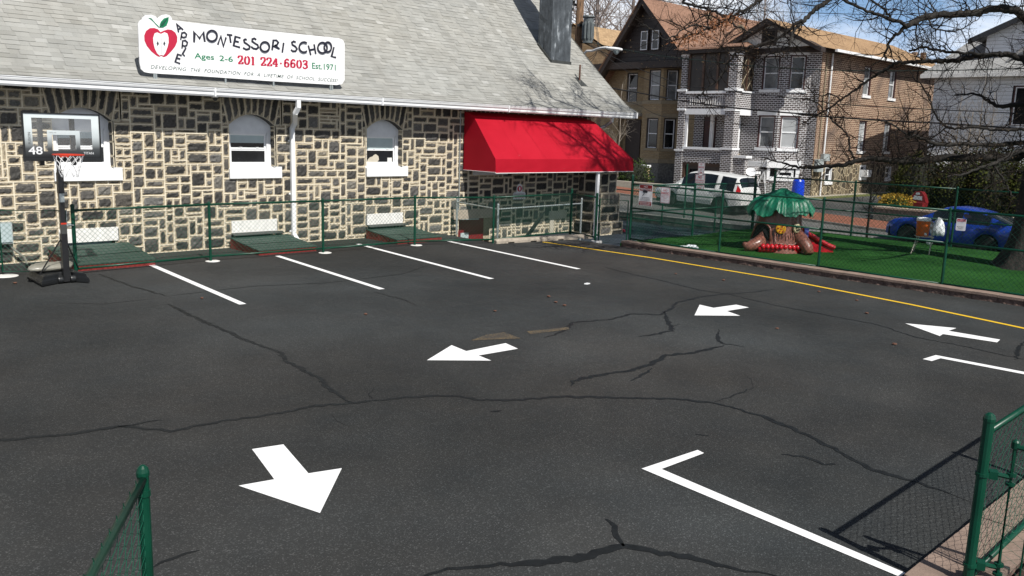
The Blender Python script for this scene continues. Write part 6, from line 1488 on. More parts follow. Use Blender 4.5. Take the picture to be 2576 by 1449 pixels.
# ------------------------------------------------------------------ yellow brick house with a dark gable
YH = thing('gabled_house', 'yellow brick house with a steep dark brown gable and brown shingle roof', 'house', (46, 35, -.1))
yw = MB(); c0, c1 = (45.6, 39.0), (45.6, 35.25); y1_, y2_, y3_ = (44.9, 34.95), (44.9, 33.45), (45.6, 32.7)
L1 = 3.75; yw_h = [(2.1, 3.0, 5.0, 6.9)]
wall_quad(yw, c0, c1, 1.2, 7.4, yw_h); La = (V(y2_)-V(y1_)).length; Lr = (V(y3_)-V(y2_)).length
wall_quad(yw, c1, y1_, 1.2, 7.4); wall_quad(yw, y1_, y2_, 1.2, 7.4, [(.40, 1.30, 5.10, 7.0), (.40, 1.30, 2.1, 4.0)]); wall_quad(yw, y2_, y3_, 1.2, 7.4, [(.2, .95, 5.10, 7.0), (.2, .95, 2.1, 4.0)]); wall_quad(yw, y3_, (45.6, 31.0), 1.2, 7.4); yw.box(45.9, 58, 31.0, 38.9, -1, 7.4); yw.build('wall', M['yellow_brick'], YH)
house_window(YH, c0, c1, 2.1, 3.0, 5.0, 6.9, casing='brown_wood', sill='tan_stone', lintel='tan_stone'); house_window(YH, y1_, y2_, .40, 1.30, 5.10, 7.0, casing='brown_wood', sill=None, lintel='tan_stone', pane='pane_curtain'); house_window(YH, y1_, y2_, .40, 1.30, 2.1, 4.0, casing='brown_wood', sill='tan_stone', lintel='tan_stone')
house_window(YH, y2_, y3_, .2, .95, 5.10, 7.0, casing='brown_wood', sill=None, lintel='tan_stone', pane='pane_curtain'); house_window(YH, y2_, y3_, .2, .95, 2.1, 4.0, casing='brown_wood', sill='tan_stone', lintel='tan_stone')
bs = MB(); wall_quad(bs, c0, c1, -1, 1.2); wall_quad(bs, c1, y1_, -1, 1.2); wall_quad(bs, y1_, y2_, -1, 1.2); wall_quad(bs, y2_, y3_, -1, 1.2); wall_quad(bs, y3_, (45.6, 31), -1, 1.2); bs.build('stone_base', M['grey_stone'], YH)
for a, b in ((c0, c1), (c1, y1_), (y1_, y2_), (y2_, y3_)):
    A_ = V((*a, 0)); B_ = V((*b, 0)); t = (B_-A_).normalized(); n = t.cross(V((0, 0, 1)))
    for z0, z1 in ((4.86, 5.06), (1.18, 1.42)): m = MB(); m.obox((A_+B_)/2+n*.02+V((0, 0, (z0+z1)/2)), t*((B_-A_).length/2-.002), n*.03, V((0, 0, (z1-z0)/2))); m.build('stone_band', M['tan_stone'], YH)
m = MB(); m.box(45.0, 45.5, 37.0, 37.5, -.5, 4.0); m.build('porch_pillar', M['yellow_brick'], YH); bxm('door_canopy', 'grey_trim', YH, (44.6, 45.6, 35.35, 37.6, 4.1, 4.3)); d = MB(); d.box(45.50, 45.56, 35.5, 36.7, .3, 3.9); d.build('front_door', M['brown_wood'], YH)
gm = MB(); ga_ = (44.55, 34.8, 11.15); gm.face([(44.6, 38.8, 5.9), (44.6, 38.3, 7.2), (44.6, 34.8, 11.0), (44.6, 31.3, 7.4), (44.6, 32, 7.2), (44.6, 38.3, 7.19)][::-1]); gm.build('gable_wall', M['brown_siding'], YH)
bxm('cornice', 'brown_wood', YH, (44.3, 46, 31.2, 38.3, 7.05, 7.45)); 
house_window(YH, (44.46, 35.2), (44.46, 33.5), .05, .72, 8.15, 9.4, casing='brown_wood', sill=None, rec=.02); house_window(YH, (44.46, 35.2), (44.46, 33.5), .92, 1.6, 8.15, 9.4, casing='brown_wood', sill=None, rec=.02)
m = MB()
for y1, z1 in ((39.15, 5.35), (30.9, 7.0)): m.prism([(44.0, 34.8, 11.28), (44.0, y1, z1), (44.0, y1, z1-.42), (44.0, 34.8, 10.85)], (.6, 0, 0))
m.build('rake_board', M['brown_wood'], YH)
rr_ = MB(); rr_.face([(43.9, 30.8, 7.05), (58, 30.8, 7.05), (58, 34.8, 11.32), (43.9, 34.8, 11.32)]); rr_.face([(58, 39.2, 5.35), (43.9, 39.2, 5.35), (43.9, 34.8, 11.32), (58, 34.8, 11.32)]); RF = rr_.build('roof', M['brown_shingle'], YH)
for px, py in (Z6(1700, 70), Z6(2130, 140), Z7(965, 150)):
    q = onx(px, py, 47.5 if px < 1680 else (50.5 if px < 1790 else 54)); zz = 7.05+(q.y-30.8)*1.067; m = MB(); m.obox((q.x, q.y, zz+.12), (.22, 0, 0), (0, .16, .1), (0, -.05, .1)); m.build('roof_vent', M['tan_stone'], RF)
# ------------------------------------------------------------------ brick house with mottled tan roof beyond
BH = thing('far_house', 'brown brick house with a mottled tan roof left of the dark gable', 'house', (57, 46, 0))
m = MB(); m.box(52, 66, 42.5, 52, -1, 8.3); m.build('wall', M['red_brick_far'], BH); m = MB(); m.face([(51.6, 42.0, 8.25), (66, 42.0, 8.25), (66, 47.5, 11.4), (51.6, 47.5, 11.4)]); m.face([(51.6, 47.5, 11.4), (66, 47.5, 11.4), (66, 52.5, 8.2), (51.6, 52.5, 8.2)]); m.face([(51.7, 42.2, 8.2), (51.7, 47.5, 11.2), (51.7, 52.4, 8.2)][::-1]); m.build('roof', M['tan_shingle2'], BH)
bxm('gutter', 'white', BH, (51.6, 66, 41.85, 42.0, 8.1, 8.25)); q = onx(1521, 180, 51.9); bxm('downspout', 'white', BH, (51.88, 51.98, q.y-.12, q.y+.12, 3, 8.1)); bxm('eave_board', 'brown_wood', BH, (51.3, 52.0, 42.0, 52.4, 7.7, 8.15))
# ------------------------------------------------------------------ white clapboard house at the right
WH = thing('clapboard_house', 'white clapboard house with grey roofs half hidden behind the big bare tree', 'house', (54, 14, -.4))
ww = MB(); a_, b_ = (52.0, 19.75), (52.0, 4.0); holes = [(4.1, 9.5, 4.0, 6.1), (3.3, 4.9, 1.4, 2.6), (8.3, 9.6, .6, 2.7)]; wall_quad(ww, a_, b_, -1, 6.9, holes); ww.face([(52, 19.75, -1), (64, 19.75, -1), (64, 19.75, 6.9), (52, 19.75, 6.9)][::-1]); ww.build('wall', M['white_siding'], WH)
for k in range(4): house_window(WH, a_, b_, 4.15+1.35*k, 5.4+1.35*k, 4.0, 6.1, casing='maroon', sill=None, rec=.04)
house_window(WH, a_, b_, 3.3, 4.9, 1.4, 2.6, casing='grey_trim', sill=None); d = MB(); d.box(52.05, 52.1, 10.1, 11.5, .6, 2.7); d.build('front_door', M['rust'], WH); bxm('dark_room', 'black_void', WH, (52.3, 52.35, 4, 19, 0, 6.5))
rf2 = MB(); rf2.face([(51.3, 20.3, 6.75), (51.3, 3.0, 6.75), (55.0, 4, 9.0), (55.0, 19.0, 9.0)][::-1]); rf2.face([(51.3, 20.3, 6.75), (55, 19, 9), (64, 19, 9), (64, 20.3, 6.75)][::-1]); rf2.face([(55, 19, 9.0), (55, 4, 9.0), (64, 4, 9), (64, 19, 9)]); rf2.build('roof', M['grey_shingle'], WH)
bxm('eave_board', 'white_worn', WH, (51.25, 51.4, 3.0, 20.3, 6.55, 6.75)); bxm('soffit', 'lead', WH, (51.3, 52.0, 3, 20.1, 6.58, 6.62))
dm = MB(); dm.box(53.0, 60, 9.5, 17.6, 7.4, 8.85); dm.face([(53.0, 17.6, 8.85), (53.0, 13.6, 10.6), (53.0, 9.5, 8.85)][::-1]); DM = dm.build('dormer', M['white_siding'], WH)
m = MB(); m.face([(52.4, 18.3, 8.66), (60, 18.3, 8.66), (60, 13.6, 10.72), (52.4, 13.6, 10.72)]); m.face([(52.4, 13.6, 10.72), (60, 13.6, 10.72), (60, 8.9, 8.66), (52.4, 8.9, 8.66)]); m.build('dormer_roof', M['grey_shingle'], DM)
m = MB(); m.prism([(52.35, 18.35, 8.70), (52.35, 13.6, 10.78), (52.35, 13.6, 10.5), (52.35, 18.35, 8.42)], (.2, 0, 0)); m.prism([(52.35, 8.85, 8.70), (52.35, 13.6, 10.78), (52.35, 13.6, 10.5), (52.35, 8.85, 8.42)], (.2, 0, 0)); m.build('rake_board', M['black_metal'], DM)
bxm('dormer_window', 'black_void', DM, (52.96, 53.0, 13.2, 14.6, 7.7, 9.2)); m = MB(); m.prism([(52.2, 16.2, 7.35), (53.2, 16.2, 7.9), (53.2, 14.9, 8.9), (52.6, 14.9, 8.5)], (0, 0, .06)); m.build('dormer_valley', M['grey_shingle'], DM)
# ------------------------------------------------------------------ yard things over the street
qb_ = onx(2004, 518, 43.2); bb = thing('rain_barrel', 'tall bright blue plastic barrel standing by the dark brick house', 'barrel', (43.2, qb_.y, hill(0, qb_.y))); zb = onx(2004, 519, 43.2).z; m = MB(); zt = onx(2006, 451, 43.2).z; h = zt-zb
m.lathe((43.2, qb_.y, zb), [(.27, 0), (.31, .1*h), (.32, .3*h)], 20); m.build('base', M['barrel_blue'], bb); m = MB(); m.lathe((43.2, qb_.y, zb), [(.335, .305*h), (.335, .36*h), (.32, .38*h), (.325, .6*h), (.30, .93*h), (.25, h)], 20); m.build('body', M['barrel_blue'], bb)
m = MB(); m.obox((42.86, qb_.y-.02, zb+.42*h), (.02, 0, 0), (0, .13, 0), (0, 0, .06)); m.build('plate', M['sign_navy'], bb)
sd_ = onx(1889, 436, 43.0); dish = thing('satellite_dish', 'small white satellite dish on a pole in front of the dark brick house', 'satellite dish', (43, sd_.y, 0)); m = MB(); c = V((43.0, sd_.y, sd_.z)); ax = V((-.55, -.35, .75)).normalized(); u = ax.orthogonal().normalized(); w = ax.cross(u)
m.grid(lambda a, b: c+(u*cos(2*pi*b)*.34+w*sin(2*pi*b)*.28)*a+ax*(.12*a*a), 5, 20, wrap=True); m.build('reflector', M['white'], dish, smooth=True); m = MB(); m.tube([c, c+V((.02, 0, -.5)), c+V((.02, 0, -1.9))], .03, 6); m.build('mast', M['lead'], dish)
qg = onx(1880, 453, 42.6); gl_ = thing('globe_lamp', 'white globe garden lamp below the satellite dish', 'lamp', (42.6, qg.y, -.3)); m = MB(); m.grid(lambda a, b: V((42.6, qg.y, qg.z))+V((.13*sin(pi*a)*cos(2*pi*b), .13*sin(pi*a)*sin(2*pi*b), .13*cos(pi*a))), 8, 14, wrap=True); m.build('globe', M['white'], gl_, smooth=True); m = MB(); m.tube([(42.6, qg.y, qg.z-.1), (42.6, qg.y, -.4)], .03, 6); m.build('post', M['black_metal'], gl_)
m = MB(); hr0, hr1 = onx(1908, 458, 42.9), onx(1922, 432, 42.9); m.tube([hr0, hr1], .025, 6); m.tube([hr0, (hr0.x, hr0.y, -.4)], .025, 6); m.tube([hr1, (hr1.x+.2, hr1.y-.1, -.3)], .025, 6); tag(m.build('hand_rail', M['white']), 'slanting white metal hand rail on the steps of the dark brick house', 'hand rail')
# low stone wall, planter and red toy seat by the driveway
lw = thing('garden_wall', 'low grey stone garden wall behind the blue sedan', 'wall', (38, 10, -.6)); m = MB(); n = 30
m.box(37.75, 38.1, 2.0, 16.3, -1.2, .02); m.box(38.1, 46, 16.0, 16.3, -1.2, .0); m.build('wall', M['grey_stone'], lw); m = MB(); m.box(37.7, 38.15, 2.0, 16.35, .025, .10); m.box(38.16, 46, 15.95, 16.35, .005, .09); m.build('wall_cap', M['concrete'], lw)
qr = onx(2306, 517, 40.6); rs_ = thing('ride_on_toy', 'red plastic ride on toy with a grey back standing behind the blue sedan', 'toy', (40.6, qr.y, -.1)); zr0 = onx(2306, 519, 40.6).z; zr1 = onx(2306, 481, 40.6).z; m = MB(); H_ = zr1-zr0
sh = [(-.38, 0), (-.40, .35), (-.28, .75), (-.16, .98), (0, 1.0), (.16, .98), (.30, .75), (.42, .3), (.38, 0)]; m.prism([(40.6, qr.y-a*.9, zr0+b*H_) for a, b in sh], (.35, 0, 0)); m.build('shell', M['maroon_toy'], rs_, recalc=True)
m = MB(); m.face([(40.59, qr.y+.2, zr0+.45*H_), (40.59, qr.y-.22, zr0+.42*H_), (40.59, qr.y-.2, zr0+.68*H_), (40.59, qr.y+.16, zr0+.72*H_)]); m.face([(40.59, qr.y+.1, zr0+.78*H_), (40.59, qr.y-.1, zr0+.78*H_), (40.59, qr.y-.07, zr0+.92*H_), (40.59, qr.y+.07, zr0+.92*H_)]); m.build('back_pad', M['shade'], rs_)
m = MB(); m.box(40.3, 40.6, qr.y-.36, qr.y+.36, zr0, zr0+.28*H_); m.build('seat', M['maroon_toy'], rs_)
# ------------------------------------------------------------------ bare branches
def rvec(r): return V((r.gauss(0, 1), r.gauss(0, 1), r.gauss(0, 1))).normalized()
def twig(mb, r, p, d, L, r0, depth, kink=.35, up=.05, n=3, budm=None, ends=None, seg=.16, gap=.20):
    k = max(2, int(L/seg)); pts = [p]; dd = d.normalized(); rad = [r0]
    for j in range(k):
        dd = (dd+rvec(r)*kink+V((0, 0, up))).normalized(); pts.append(pts[-1]+dd*(L/k)); rad.append(r0*(1-.75*(j+1)/k))
    mb.tube(pts, rad, n if r0 > .006 else 3, cap=False)
    if ends is not None: ends.append((pts[-1], dd))
    if depth > 0:
        m = max(1, int(L/gap)+r.randint(0, 1))
        for j in range(m):
            i = r.randint(1, k-1) if k > 1 else 1; t = (pts[i]-pts[i-1]).normalized(); s = rvec(r); s = (s-t*s.dot(t)).normalized()
            twig(mb, r, pts[i], (t*r.uniform(.3, .9)+s).normalized(), L*r.uniform(.32, .62), rad[i]*.68, depth-1, kink, up, n, budm, ends, seg*.7, gap*.62)
def smooth_path(P, sub=4):
    out = []
    for k in range(len(P)-1):
        p0 = P[max(0, k-1)]; p1 = P[k]; p2 = P[k+1]; p3 = P[min(len(P)-1, k+2)]
        for j in range(sub):
            t = j/sub; out.append(.5*((2*p1)+(p2-p0)*t+(2*p0-5*p1+4*p2-p3)*t*t+(3*p1-p0-3*p2+p3)*t**3))
    out.append(P[-1]); return out
TB = gnd(2592, 674, .06); TD = (V((TB.x, TB.y, 1.0))-CC).dot(cF)
OAK = thing('big_tree', 'big bare oak tree with long dark limbs standing on the turf at the right edge', 'tree', (TB.x, TB.y, .06))
r_ = random.Random(31); m = MB()
def trk(u, v):
    a = 2*pi*v; z = 11.0*u; R = (.47-.20*u)+.34*math.exp(-z/.45)*(1+.35*sin(5*a+.7)); R *= 1+.05*sin(9*a+z*1.2)+.03*sin(17*a-z)
    return V((TB.x+.25*sin(z*.35)*u*2+R*cos(a), TB.y-.2*u*z*.1+R*sin(a), .02+z))
m.grid(trk, 60, 30, wrap=True); m.build('trunk', M['bark'], OAK, smooth=True)
LIMBS = [  # (points in survey pixels, start/end width in px, depth at start and end relative to the trunk)
 ([(2700, 330), (2640, 130), (2576, 44), (2551, 27), (2528, 23), (2490, 23), (2452, 33), (2414, 36), (2361, 37), (2330, 44), (2308, 52), (2282, 65)], 22, 13, 0, -2.0),
 ([(2282, 65), (2239, 46), (2201, 33), (2160, 20), (2110, -6)], 9, 5, -2.0, -2.8), ([(2282, 65), (2262, 82), (2248, 93), (2238, 109), (2226, 132), (2229, 150)], 9, 4, -2.0, -1.6),
 ([(2240, 44), (2222, 20), (2193, 4), (2185, -20)], 6, 3, -2.2, -2.6),
 ([(2600, 170), (2576, 152), (2549, 140), (2519, 137), (2489, 138), (2443, 144), (2413, 150), (2375, 153), (2345, 154), (2307, 156), (2276, 156), (2254, 158), (2239, 167), (2216, 182), (2201, 190), (2179, 205), (2151, 226), (2117, 250), (2082, 274), (2060, 286), (2020, 310)], 15, 4, -.2, 2.2),
 ([(2510, 138), (2444, 135), (2384, 131), (2361, 126), (2338, 122), (2323, 120), (2300, 125), (2289, 128)], 7, 5.5, -.3, .2),
 ([(2600, 385), (2561, 392), (2516, 396), (2447, 396), (2377, 398), (2325, 403), (2290, 406), (2256, 404), (2221, 401), (2186, 399), (2158, 403), (2134, 411), (2099, 418), (2065, 418), (2030, 420), (2014, 421), (1992, 418), (1970, 410), (1946, 404), (1915, 396)], 24, 3, 0, 1.6),
 ([(2150, 404), (2138, 378), (2136, 351), (2124, 330), (2096, 305), (2079, 288), (2060, 262), (2030, 245)], 6, 2.5, 1.1, 1.9),
 ([(2600, 358), (2561, 361), (2499, 364), (2429, 364), (2353, 363), (2325, 351), (2301, 342), (2283, 348), (2276, 333), (2235, 309), (2205, 300)], 13, 2.5, .3, -1.0), ([(2353, 363), (2332, 376), (2308, 389), (2270, 400), (2240, 412)], 6, 2.5, -.2, .4),
 ([(2283, 347), (2290, 334), (2303, 329)], 6, 5, -.7, -.9),
 ([(2600, 330), (2565, 326), (2526, 326), (2492, 325), (2447, 321), (2401, 323), (2381, 319), (2360, 299), (2346, 271), (2335, 243), (2318, 215), (2300, 196), (2285, 170)], 9, 2.5, -.3, .8),
 ([(2600, 262), (2554, 264), (2516, 267), (2492, 257), (2471, 243), (2440, 236), (2400, 240)], 14, 3, .2, 1.3), ([(2381, 320), (2350, 345), (2310, 368)], 4, 2, .3, .6),
 ([(2600, 376), (2553, 384), (2523, 402), (2494, 413), (2465, 423), (2426, 438), (2380, 445)], 13, 3, -.4, -1.4), ([(2494, 413), (2514, 435), (2533, 468), (2548, 494)], 6, 3, -.7, -1.2),
 ([(2640, 40), (2500, -60), (2300, -70), (2140, -30), (2075, 6), (2046, 30), (2022, 52), (2004, 70), (1991, 91), (1988, 112)], 16, 5, -1.0, -2.6), ([(2022, 52), (2004, 56), (1979, 79), (1952, 97), (1922, 111), (1876, 121), (1852, 134), (1833, 158), (1815, 188), (1791, 213), (1767, 234), (1751, 246)], 8, 3, -2.4, -1.7),
 ([(2300, -70), (2050, -60), (1940, -20), (1909, 0), (1891, 14), (1867, 27), (1843, 40), (1815, 58), (1785, 71), (1755, 83), (1730, 91), (1706, 97), (1690, 92)], 9, 2.5, -1.8, -2.8), ([(2050, -60), (1900, -50), (1780, -30), (1718, 0), (1742, 12), (1767, 20), (1800, 29), (1821, 46), (1837, 58), (1864, 70), (1890, 82)], 7, 3, -2.0, -3.0),
 ([(1785, 71), (1740, 62), (1700, 88), (1672, 100), (1642, 73), (1610, 60)], 4, 1.5, -2.7, -3.0), ([(1815, 58), (1790, 40), (1760, 45), (1720, 66), (1680, 52)], 3.5, 1.5, -2.7, -2.4),
 ([(1988, 112), (1960, 130), (1930, 140), (1905, 168)], 4, 1.5, -2.6, -2.2), ([(2117, 250), (2090, 236), (2060, 240), (2025, 215)], 4, 1.5, .9, 1.2), ([(2361, 37), (2340, 10), (2335, -20)], 4, 2, -1.2, -1.0), ([(2452, 33), (2430, 12), (2420, -20)], 4, 2, -1.0, -.6), ([(2307, 52), (2302, 90), (2310, 130), (2300, 160)], 4, 1.5, -1.7, -1.3), ([(2330, 44), (2350, 70), (2400, 78), (2440, 60), (2470, 40)], 4, 1.5, -1.7, -1.9)]
PXM = CF/TD; limb = MB(); tw = MB(); ends = []
for (pts, w0, w1, d0, d1) in LIMBS:
    n = len(pts); P = [ond(x, y, TD+d0+(d1-d0)*k/(n-1)) for k, (x, y) in enumerate(pts)]; Q = smooth_path(P, 4); N = len(Q); rad = []
    for k in range(N): Q[k] = Q[k]+rvec(r_)*.022; rad.append((w0+(w1-w0)*(k/(N-1)))*.5/PXM*(1+.10*r_.uniform(-1, 1)))
    limb.tube(Q, rad, 9 if w0 > 6 else 6)
    L = 0; s = .1
    for k in range(1, N):
        seg_ = (Q[k]-Q[k-1]).length; L += seg_; dens = .125 if w0 > 8 else .085
        while s < L:
            t = (Q[k]-Q[k-1]).normalized(); sd_ = rvec(r_); sd_ = (sd_-t*sd_.dot(t)).normalized(); sd_ = (sd_+V((0, 0, .15))-cF*0.25*sd_.dot(cF)).normalized()
            twig(tw, r_, Q[k-1].lerp(Q[k], .5), (sd_+t*r_.uniform(.1, .7)).normalized(), r_.uniform(.30, 1.25 if w0 > 4 else .85), min(.013, rad[k]*.5+.003), 2, .44, .02, 4, None, ends); s += dens*r_.uniform(.5, 1.6)
limb.build('limb', M['bark'], OAK, smooth=True)
# upper crown above the picture (it throws the branch shadows on the awning, roof and lot)
for k in range(15):
    a = 2*pi*k/15+r_.uniform(-.2, .2); z = r_.uniform(6.5, 11.0); p = V((TB.x+.1, TB.y-.1, z)); R = r_.uniform(3.0, 6.5)*(1-.02*z); dirv = V((cos(a), sin(a), r_.uniform(.25, .8))).normalized(); pts = [p]
    for j in range(9): dirv = (dirv+rvec(r_)*.22+V((0, 0, .02))).normalized(); pts.append(pts[-1]+dirv*R/9)
    rad = [.085*(1-.85*j/9) for j in range(10)]; limb2 = limb if False else None
    m = MB(); m.tube(smooth_path(pts, 2), [.085*(1-.85*j/18) for j in range(19)], 6); m.build('limb', M['bark'], OAK, smooth=True)
    for j in range(2, 10):
        for q in range(2):
            t = (pts[j]-pts[j-1]).normalized(); s_ = rvec(r_); s_ = (s_-t*s_.dot(t)).normalized(); twig(tw, r_, pts[j], (s_+t*.6).normalized(), r_.uniform(.7, 1.7), .012, 2, .3, .03, 3)
# limbs reaching over the school corner
for (p, q) in (((TB.x-.2, TB.y+.3, 7.0), (18.2, 13.2, 9.8)), ((TB.x-.2, TB.y+.3, 7.2), (19.6, 13.6, 9.4)), ((TB.x-.2, TB.y+.3, 7.8), (17.0, 12.2, 10.4)), ((TB.x-.2, TB.y+.3, 7.5), (19.2, 11.2, 10.6)), ((TB.x-.2, TB.y+.3, 8.0), (21.3, 12.5, 10.0)), ((TB.x, TB.y+.4, 6.8), (22.5, 13.5, 11.5)), ((TB.x-.3, TB.y+.2, 8.5), (18.0, 9.0, 12.2))):
    p = V(p); q = V(q); pts = [p.lerp(q, k/9)+rvec(r_)*.18+V((0, 0, .5*sin(pi*k/9))) for k in range(10)]; m = MB(); m.tube(smooth_path(pts, 2), [.11*(1-.72*j/18) for j in range(19)], 6); m.build('limb', M['bark'], OAK, smooth=True)
    for j in range(3, 10):
        for k in range(3): t = (pts[j]-pts[j-1]).normalized(); s_ = rvec(r_); s_ = (s_-t*s_.dot(t)).normalized(); twig(tw, r_, pts[j], (s_+t*.7).normalized(), r_.uniform(.9, 2.2), .026, 2, .25, .02, 4)
tw.build('twigs', M['twig'], OAK)
bd = MB()
for (p, d) in ends:
    if r_.random() < .5:
        s_ = .013; u = d.orthogonal().normalized()*s_*.45; w = d.cross(u); a = p; b = p+d*s_*2.2
        for k in range(3): c0_ = p+d*s_+(u*cos(2.09*k)+w*sin(2.09*k)); c1_ = p+d*s_+(u*cos(2.09*(k+1))+w*sin(2.09*(k+1))); bd.face([a, c0_, c1_]); bd.face([b, c1_, c0_])
bd.build('buds', M['bud'], OAK)
lf = MB()
for k in range(420):
    x, y = r_.choice([(1760, 84), (1735, 92), (1790, 70), (1715, 98), (1812, 60), (1830, 52), (1800, 48), (1775, 95), (1850, 48)]); p = ond(x+r_.gauss(0, 16), y+r_.gauss(3, 9), TD-2.7+r_.uniform(-.5, .5)); u = rvec(r_)*r_.uniform(.025, .06); w = u.cross(rvec(r_)).normalized()*r_.uniform(.010, .020); lf.face([p-u, p+w, p+u, p-w])
lf.build('dead_leaves', M['dry_leaf'], OAK)
# ------------------------------------------------------------------ small street tree, saplings, far trees
def small_tree(name, label, cat, base, H, r0, mt, seed, nb=16, spread=.5, fork=.25, group=None, depth=2, lean=(0, 0), twl=.9):
    r = random.Random(seed); base = V(base); root = thing(name, label, cat, base, group); t = MB(); cr = MB(); pts = [base-V((0, 0, .1))]; top = base+V((lean[0], lean[1], H))
    for k in range(1, 9): pts.append(base.lerp(top, k/8)+rvec(r)*.02*H*.3)
    t.tube(pts, [r0*(1-.8*k/8) for k in range(9)], 8); t.build('trunk', M[mt], root, smooth=True)
    for k in range(nb):
        u = fork+(1-fork)*(k+.5)/nb; i = min(7, int(u*8)); p = pts[i].lerp(pts[i+1], u*8-i); a = r.uniform(0, 6.28); d = V((cos(a)*spread, sin(a)*spread, r.uniform(.4, 1.0))).normalized()
        twig(cr, r, p, d, H*r.uniform(.22, .42)*(1.15-u*.5)*twl, r0*.42*(1.1-u), depth, .16 if H < 10 else .22, .05, 4, seg=max(.16, H*.055), gap=max(.2, H*.055))
    cr.build('branches', M[mt], root); return root
q = onhill(2182, 606); small_tree('street_tree', 'slim dark young street tree in front of the garden wall', 'tree', (27.4, onx(2180, 600, 27.4).y, hill(0, onx(2180, 600, 27.4).y)), 3.2, .05, 'twig', 5, 14, .6, .35)
for k, (px, X, H, lb) in enumerate(((2417, 42.5, 4.6, 'pale bare ornamental tree before the evergreen hedge behind the blue sedan'), (2468, 44.5, 5.6, 'pale leafless sapling before the white clapboard house, nearest the big oak'), (2385, 47.0, 6.0, 'tall thin pale sapling at the corner of the white clapboard house'), (2440, 46.0, 6.5, 'thin pale sapling between the hedge and the white clapboard house'))):
    y = onx(px, 520, X).y; small_tree('bare_sapling', lb, 'tree', (X, y, hill(0, y)+.4), H, .09 if k == 0 else .05, 'pale_twig', 40+k, 26, .95 if k == 0 else .42, .25, 'bare saplings by the white house', 2)
q = onx(1575, 235, 40.0); small_tree('bare_sapling', 'thin pale bare sapling in front of the yellow brick house beside the school eave', 'tree', (38.8, onx(1560, 300, 38.8).y, .1), 5.6, .05, 'pale_twig', 77, 22, .5, .3, None, 2)
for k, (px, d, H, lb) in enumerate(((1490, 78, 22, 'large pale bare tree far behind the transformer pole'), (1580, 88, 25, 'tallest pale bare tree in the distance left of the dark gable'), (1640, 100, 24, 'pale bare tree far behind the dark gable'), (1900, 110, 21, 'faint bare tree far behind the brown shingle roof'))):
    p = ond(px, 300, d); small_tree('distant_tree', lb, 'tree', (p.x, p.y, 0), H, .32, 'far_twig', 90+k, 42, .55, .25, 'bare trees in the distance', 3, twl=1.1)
# evergreen hedge and shrubs: leaf clumps through the volume round a dark core
def leafy(name, label, cat, blobs, n, size, mt, seed, core='hedge_dk', droop=.0, group=None):
    r = random.Random(seed); c0_ = V(blobs[0][0]); root = thing(name, label, cat, c0_, group); core_ = MB(); lf_ = MB(); tot = sum(b[1][0]*b[1][1]*b[1][2] for b in blobs)
    for (c, R) in blobs:
        c = V(c)
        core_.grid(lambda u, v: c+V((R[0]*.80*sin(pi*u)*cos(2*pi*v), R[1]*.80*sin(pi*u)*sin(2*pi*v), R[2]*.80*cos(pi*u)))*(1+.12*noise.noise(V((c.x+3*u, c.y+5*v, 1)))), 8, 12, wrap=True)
        for k in range(int(n*R[0]*R[1]*R[2]/tot)):
            d = rvec(r); rr2 = r.uniform(.70, 1.06)*(1+.22*noise.noise(V((c.x+d.x*2.3, c.y+d.y*2.3, d.z*2.3)))); p = c+V((d.x*R[0], d.y*R[1], d.z*R[2]))*rr2; u = (d+rvec(r)*.9+V((0, 0, -droop))).normalized()*size*r.uniform(.5, 1.2); w = u.cross(rvec(r)).normalized()*size*.42*r.uniform(.6, 1.1); lf_.face([p-u*.2, p+u*.5+w, p+u, p+u*.5-w])
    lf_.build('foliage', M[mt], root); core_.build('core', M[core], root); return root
hb_ = []
for k in range(6): y = 16.2-1.55*k; hb_.append(((42.6+.25*(k % 2), y, .75), (1.5, 1.15, 1.75+.2*(k % 3))))
hb_ += [((43.8, 17.3, .3), (1.2, .9, 1.5))]
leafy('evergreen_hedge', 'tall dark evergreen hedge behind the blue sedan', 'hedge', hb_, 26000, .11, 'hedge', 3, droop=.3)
q = onx(2252, 502, 39.4); leafy('flowering_bush', 'small bush with yellow flowers on the garden wall left of the red toy seat', 'bush', [((39.4, q.y, q.z-.12), (.6, .72, .38)), ((39.0, q.y-1.3, q.z-.55), (.3, .9, .22))], 1500, .09, 'forsythia', 5, core='shrub')
q = onx(1592, 452, 39.5); leafy('round_bush', 'clipped green bush behind the fence corner below the red awning', 'bush', [((39.6, q.y, .45), (1.0, 1.0, 1.05)), ((39.4, q.y+1.2, .35), (.9, .9, .85))], 2600, .12, 'shrub', 8)
q = onx(1617, 455, 40.2); m = MB(); m.box(40.1, 40.5, q.y-.22, q.y+.2, -.5, 1.05); gp = thing('gate_pillar', 'yellow brick gate pillar with a white cap beside the clipped bush', 'pillar', (40.3, q.y, -.3)); m.build('shaft', M['yellow_brick'], gp); m = MB(); m.box(40.05, 40.55, q.y-.27, q.y+.25, 1.05, 1.2); m.build('cap', M['white'], gp)
q = onx(1640, 470, 38.5); lw2 = thing('garden_wall', 'low pale yard wall behind the front of the white utility car', 'wall', (38, 31, -.1)); m = MB(); m.box(38.0, 38.3, 27.6, 33.5, -.6, .32); m.build('wall', M['off_white'], lw2)
# unseen evergreen added off the right edge to shade the sedan and far turf
ev = []
for k in range(7): ev.append(((28.6, 3.6, 2.2+1.45*k), (2.7-.34*k, 2.7-.34*k, 1.25)))
leafy('conifer', 'tall dark conifer added unseen outside the right edge to shade the sedan', 'tree', ev, 5200, .42, 'conifer', 15, droop=.5)
ev = [((30.6, 6.0-.0, 3.0+1.5*k), (2.0-.22*k, 2.0-.22*k, 1.2)) for k in range(5)]
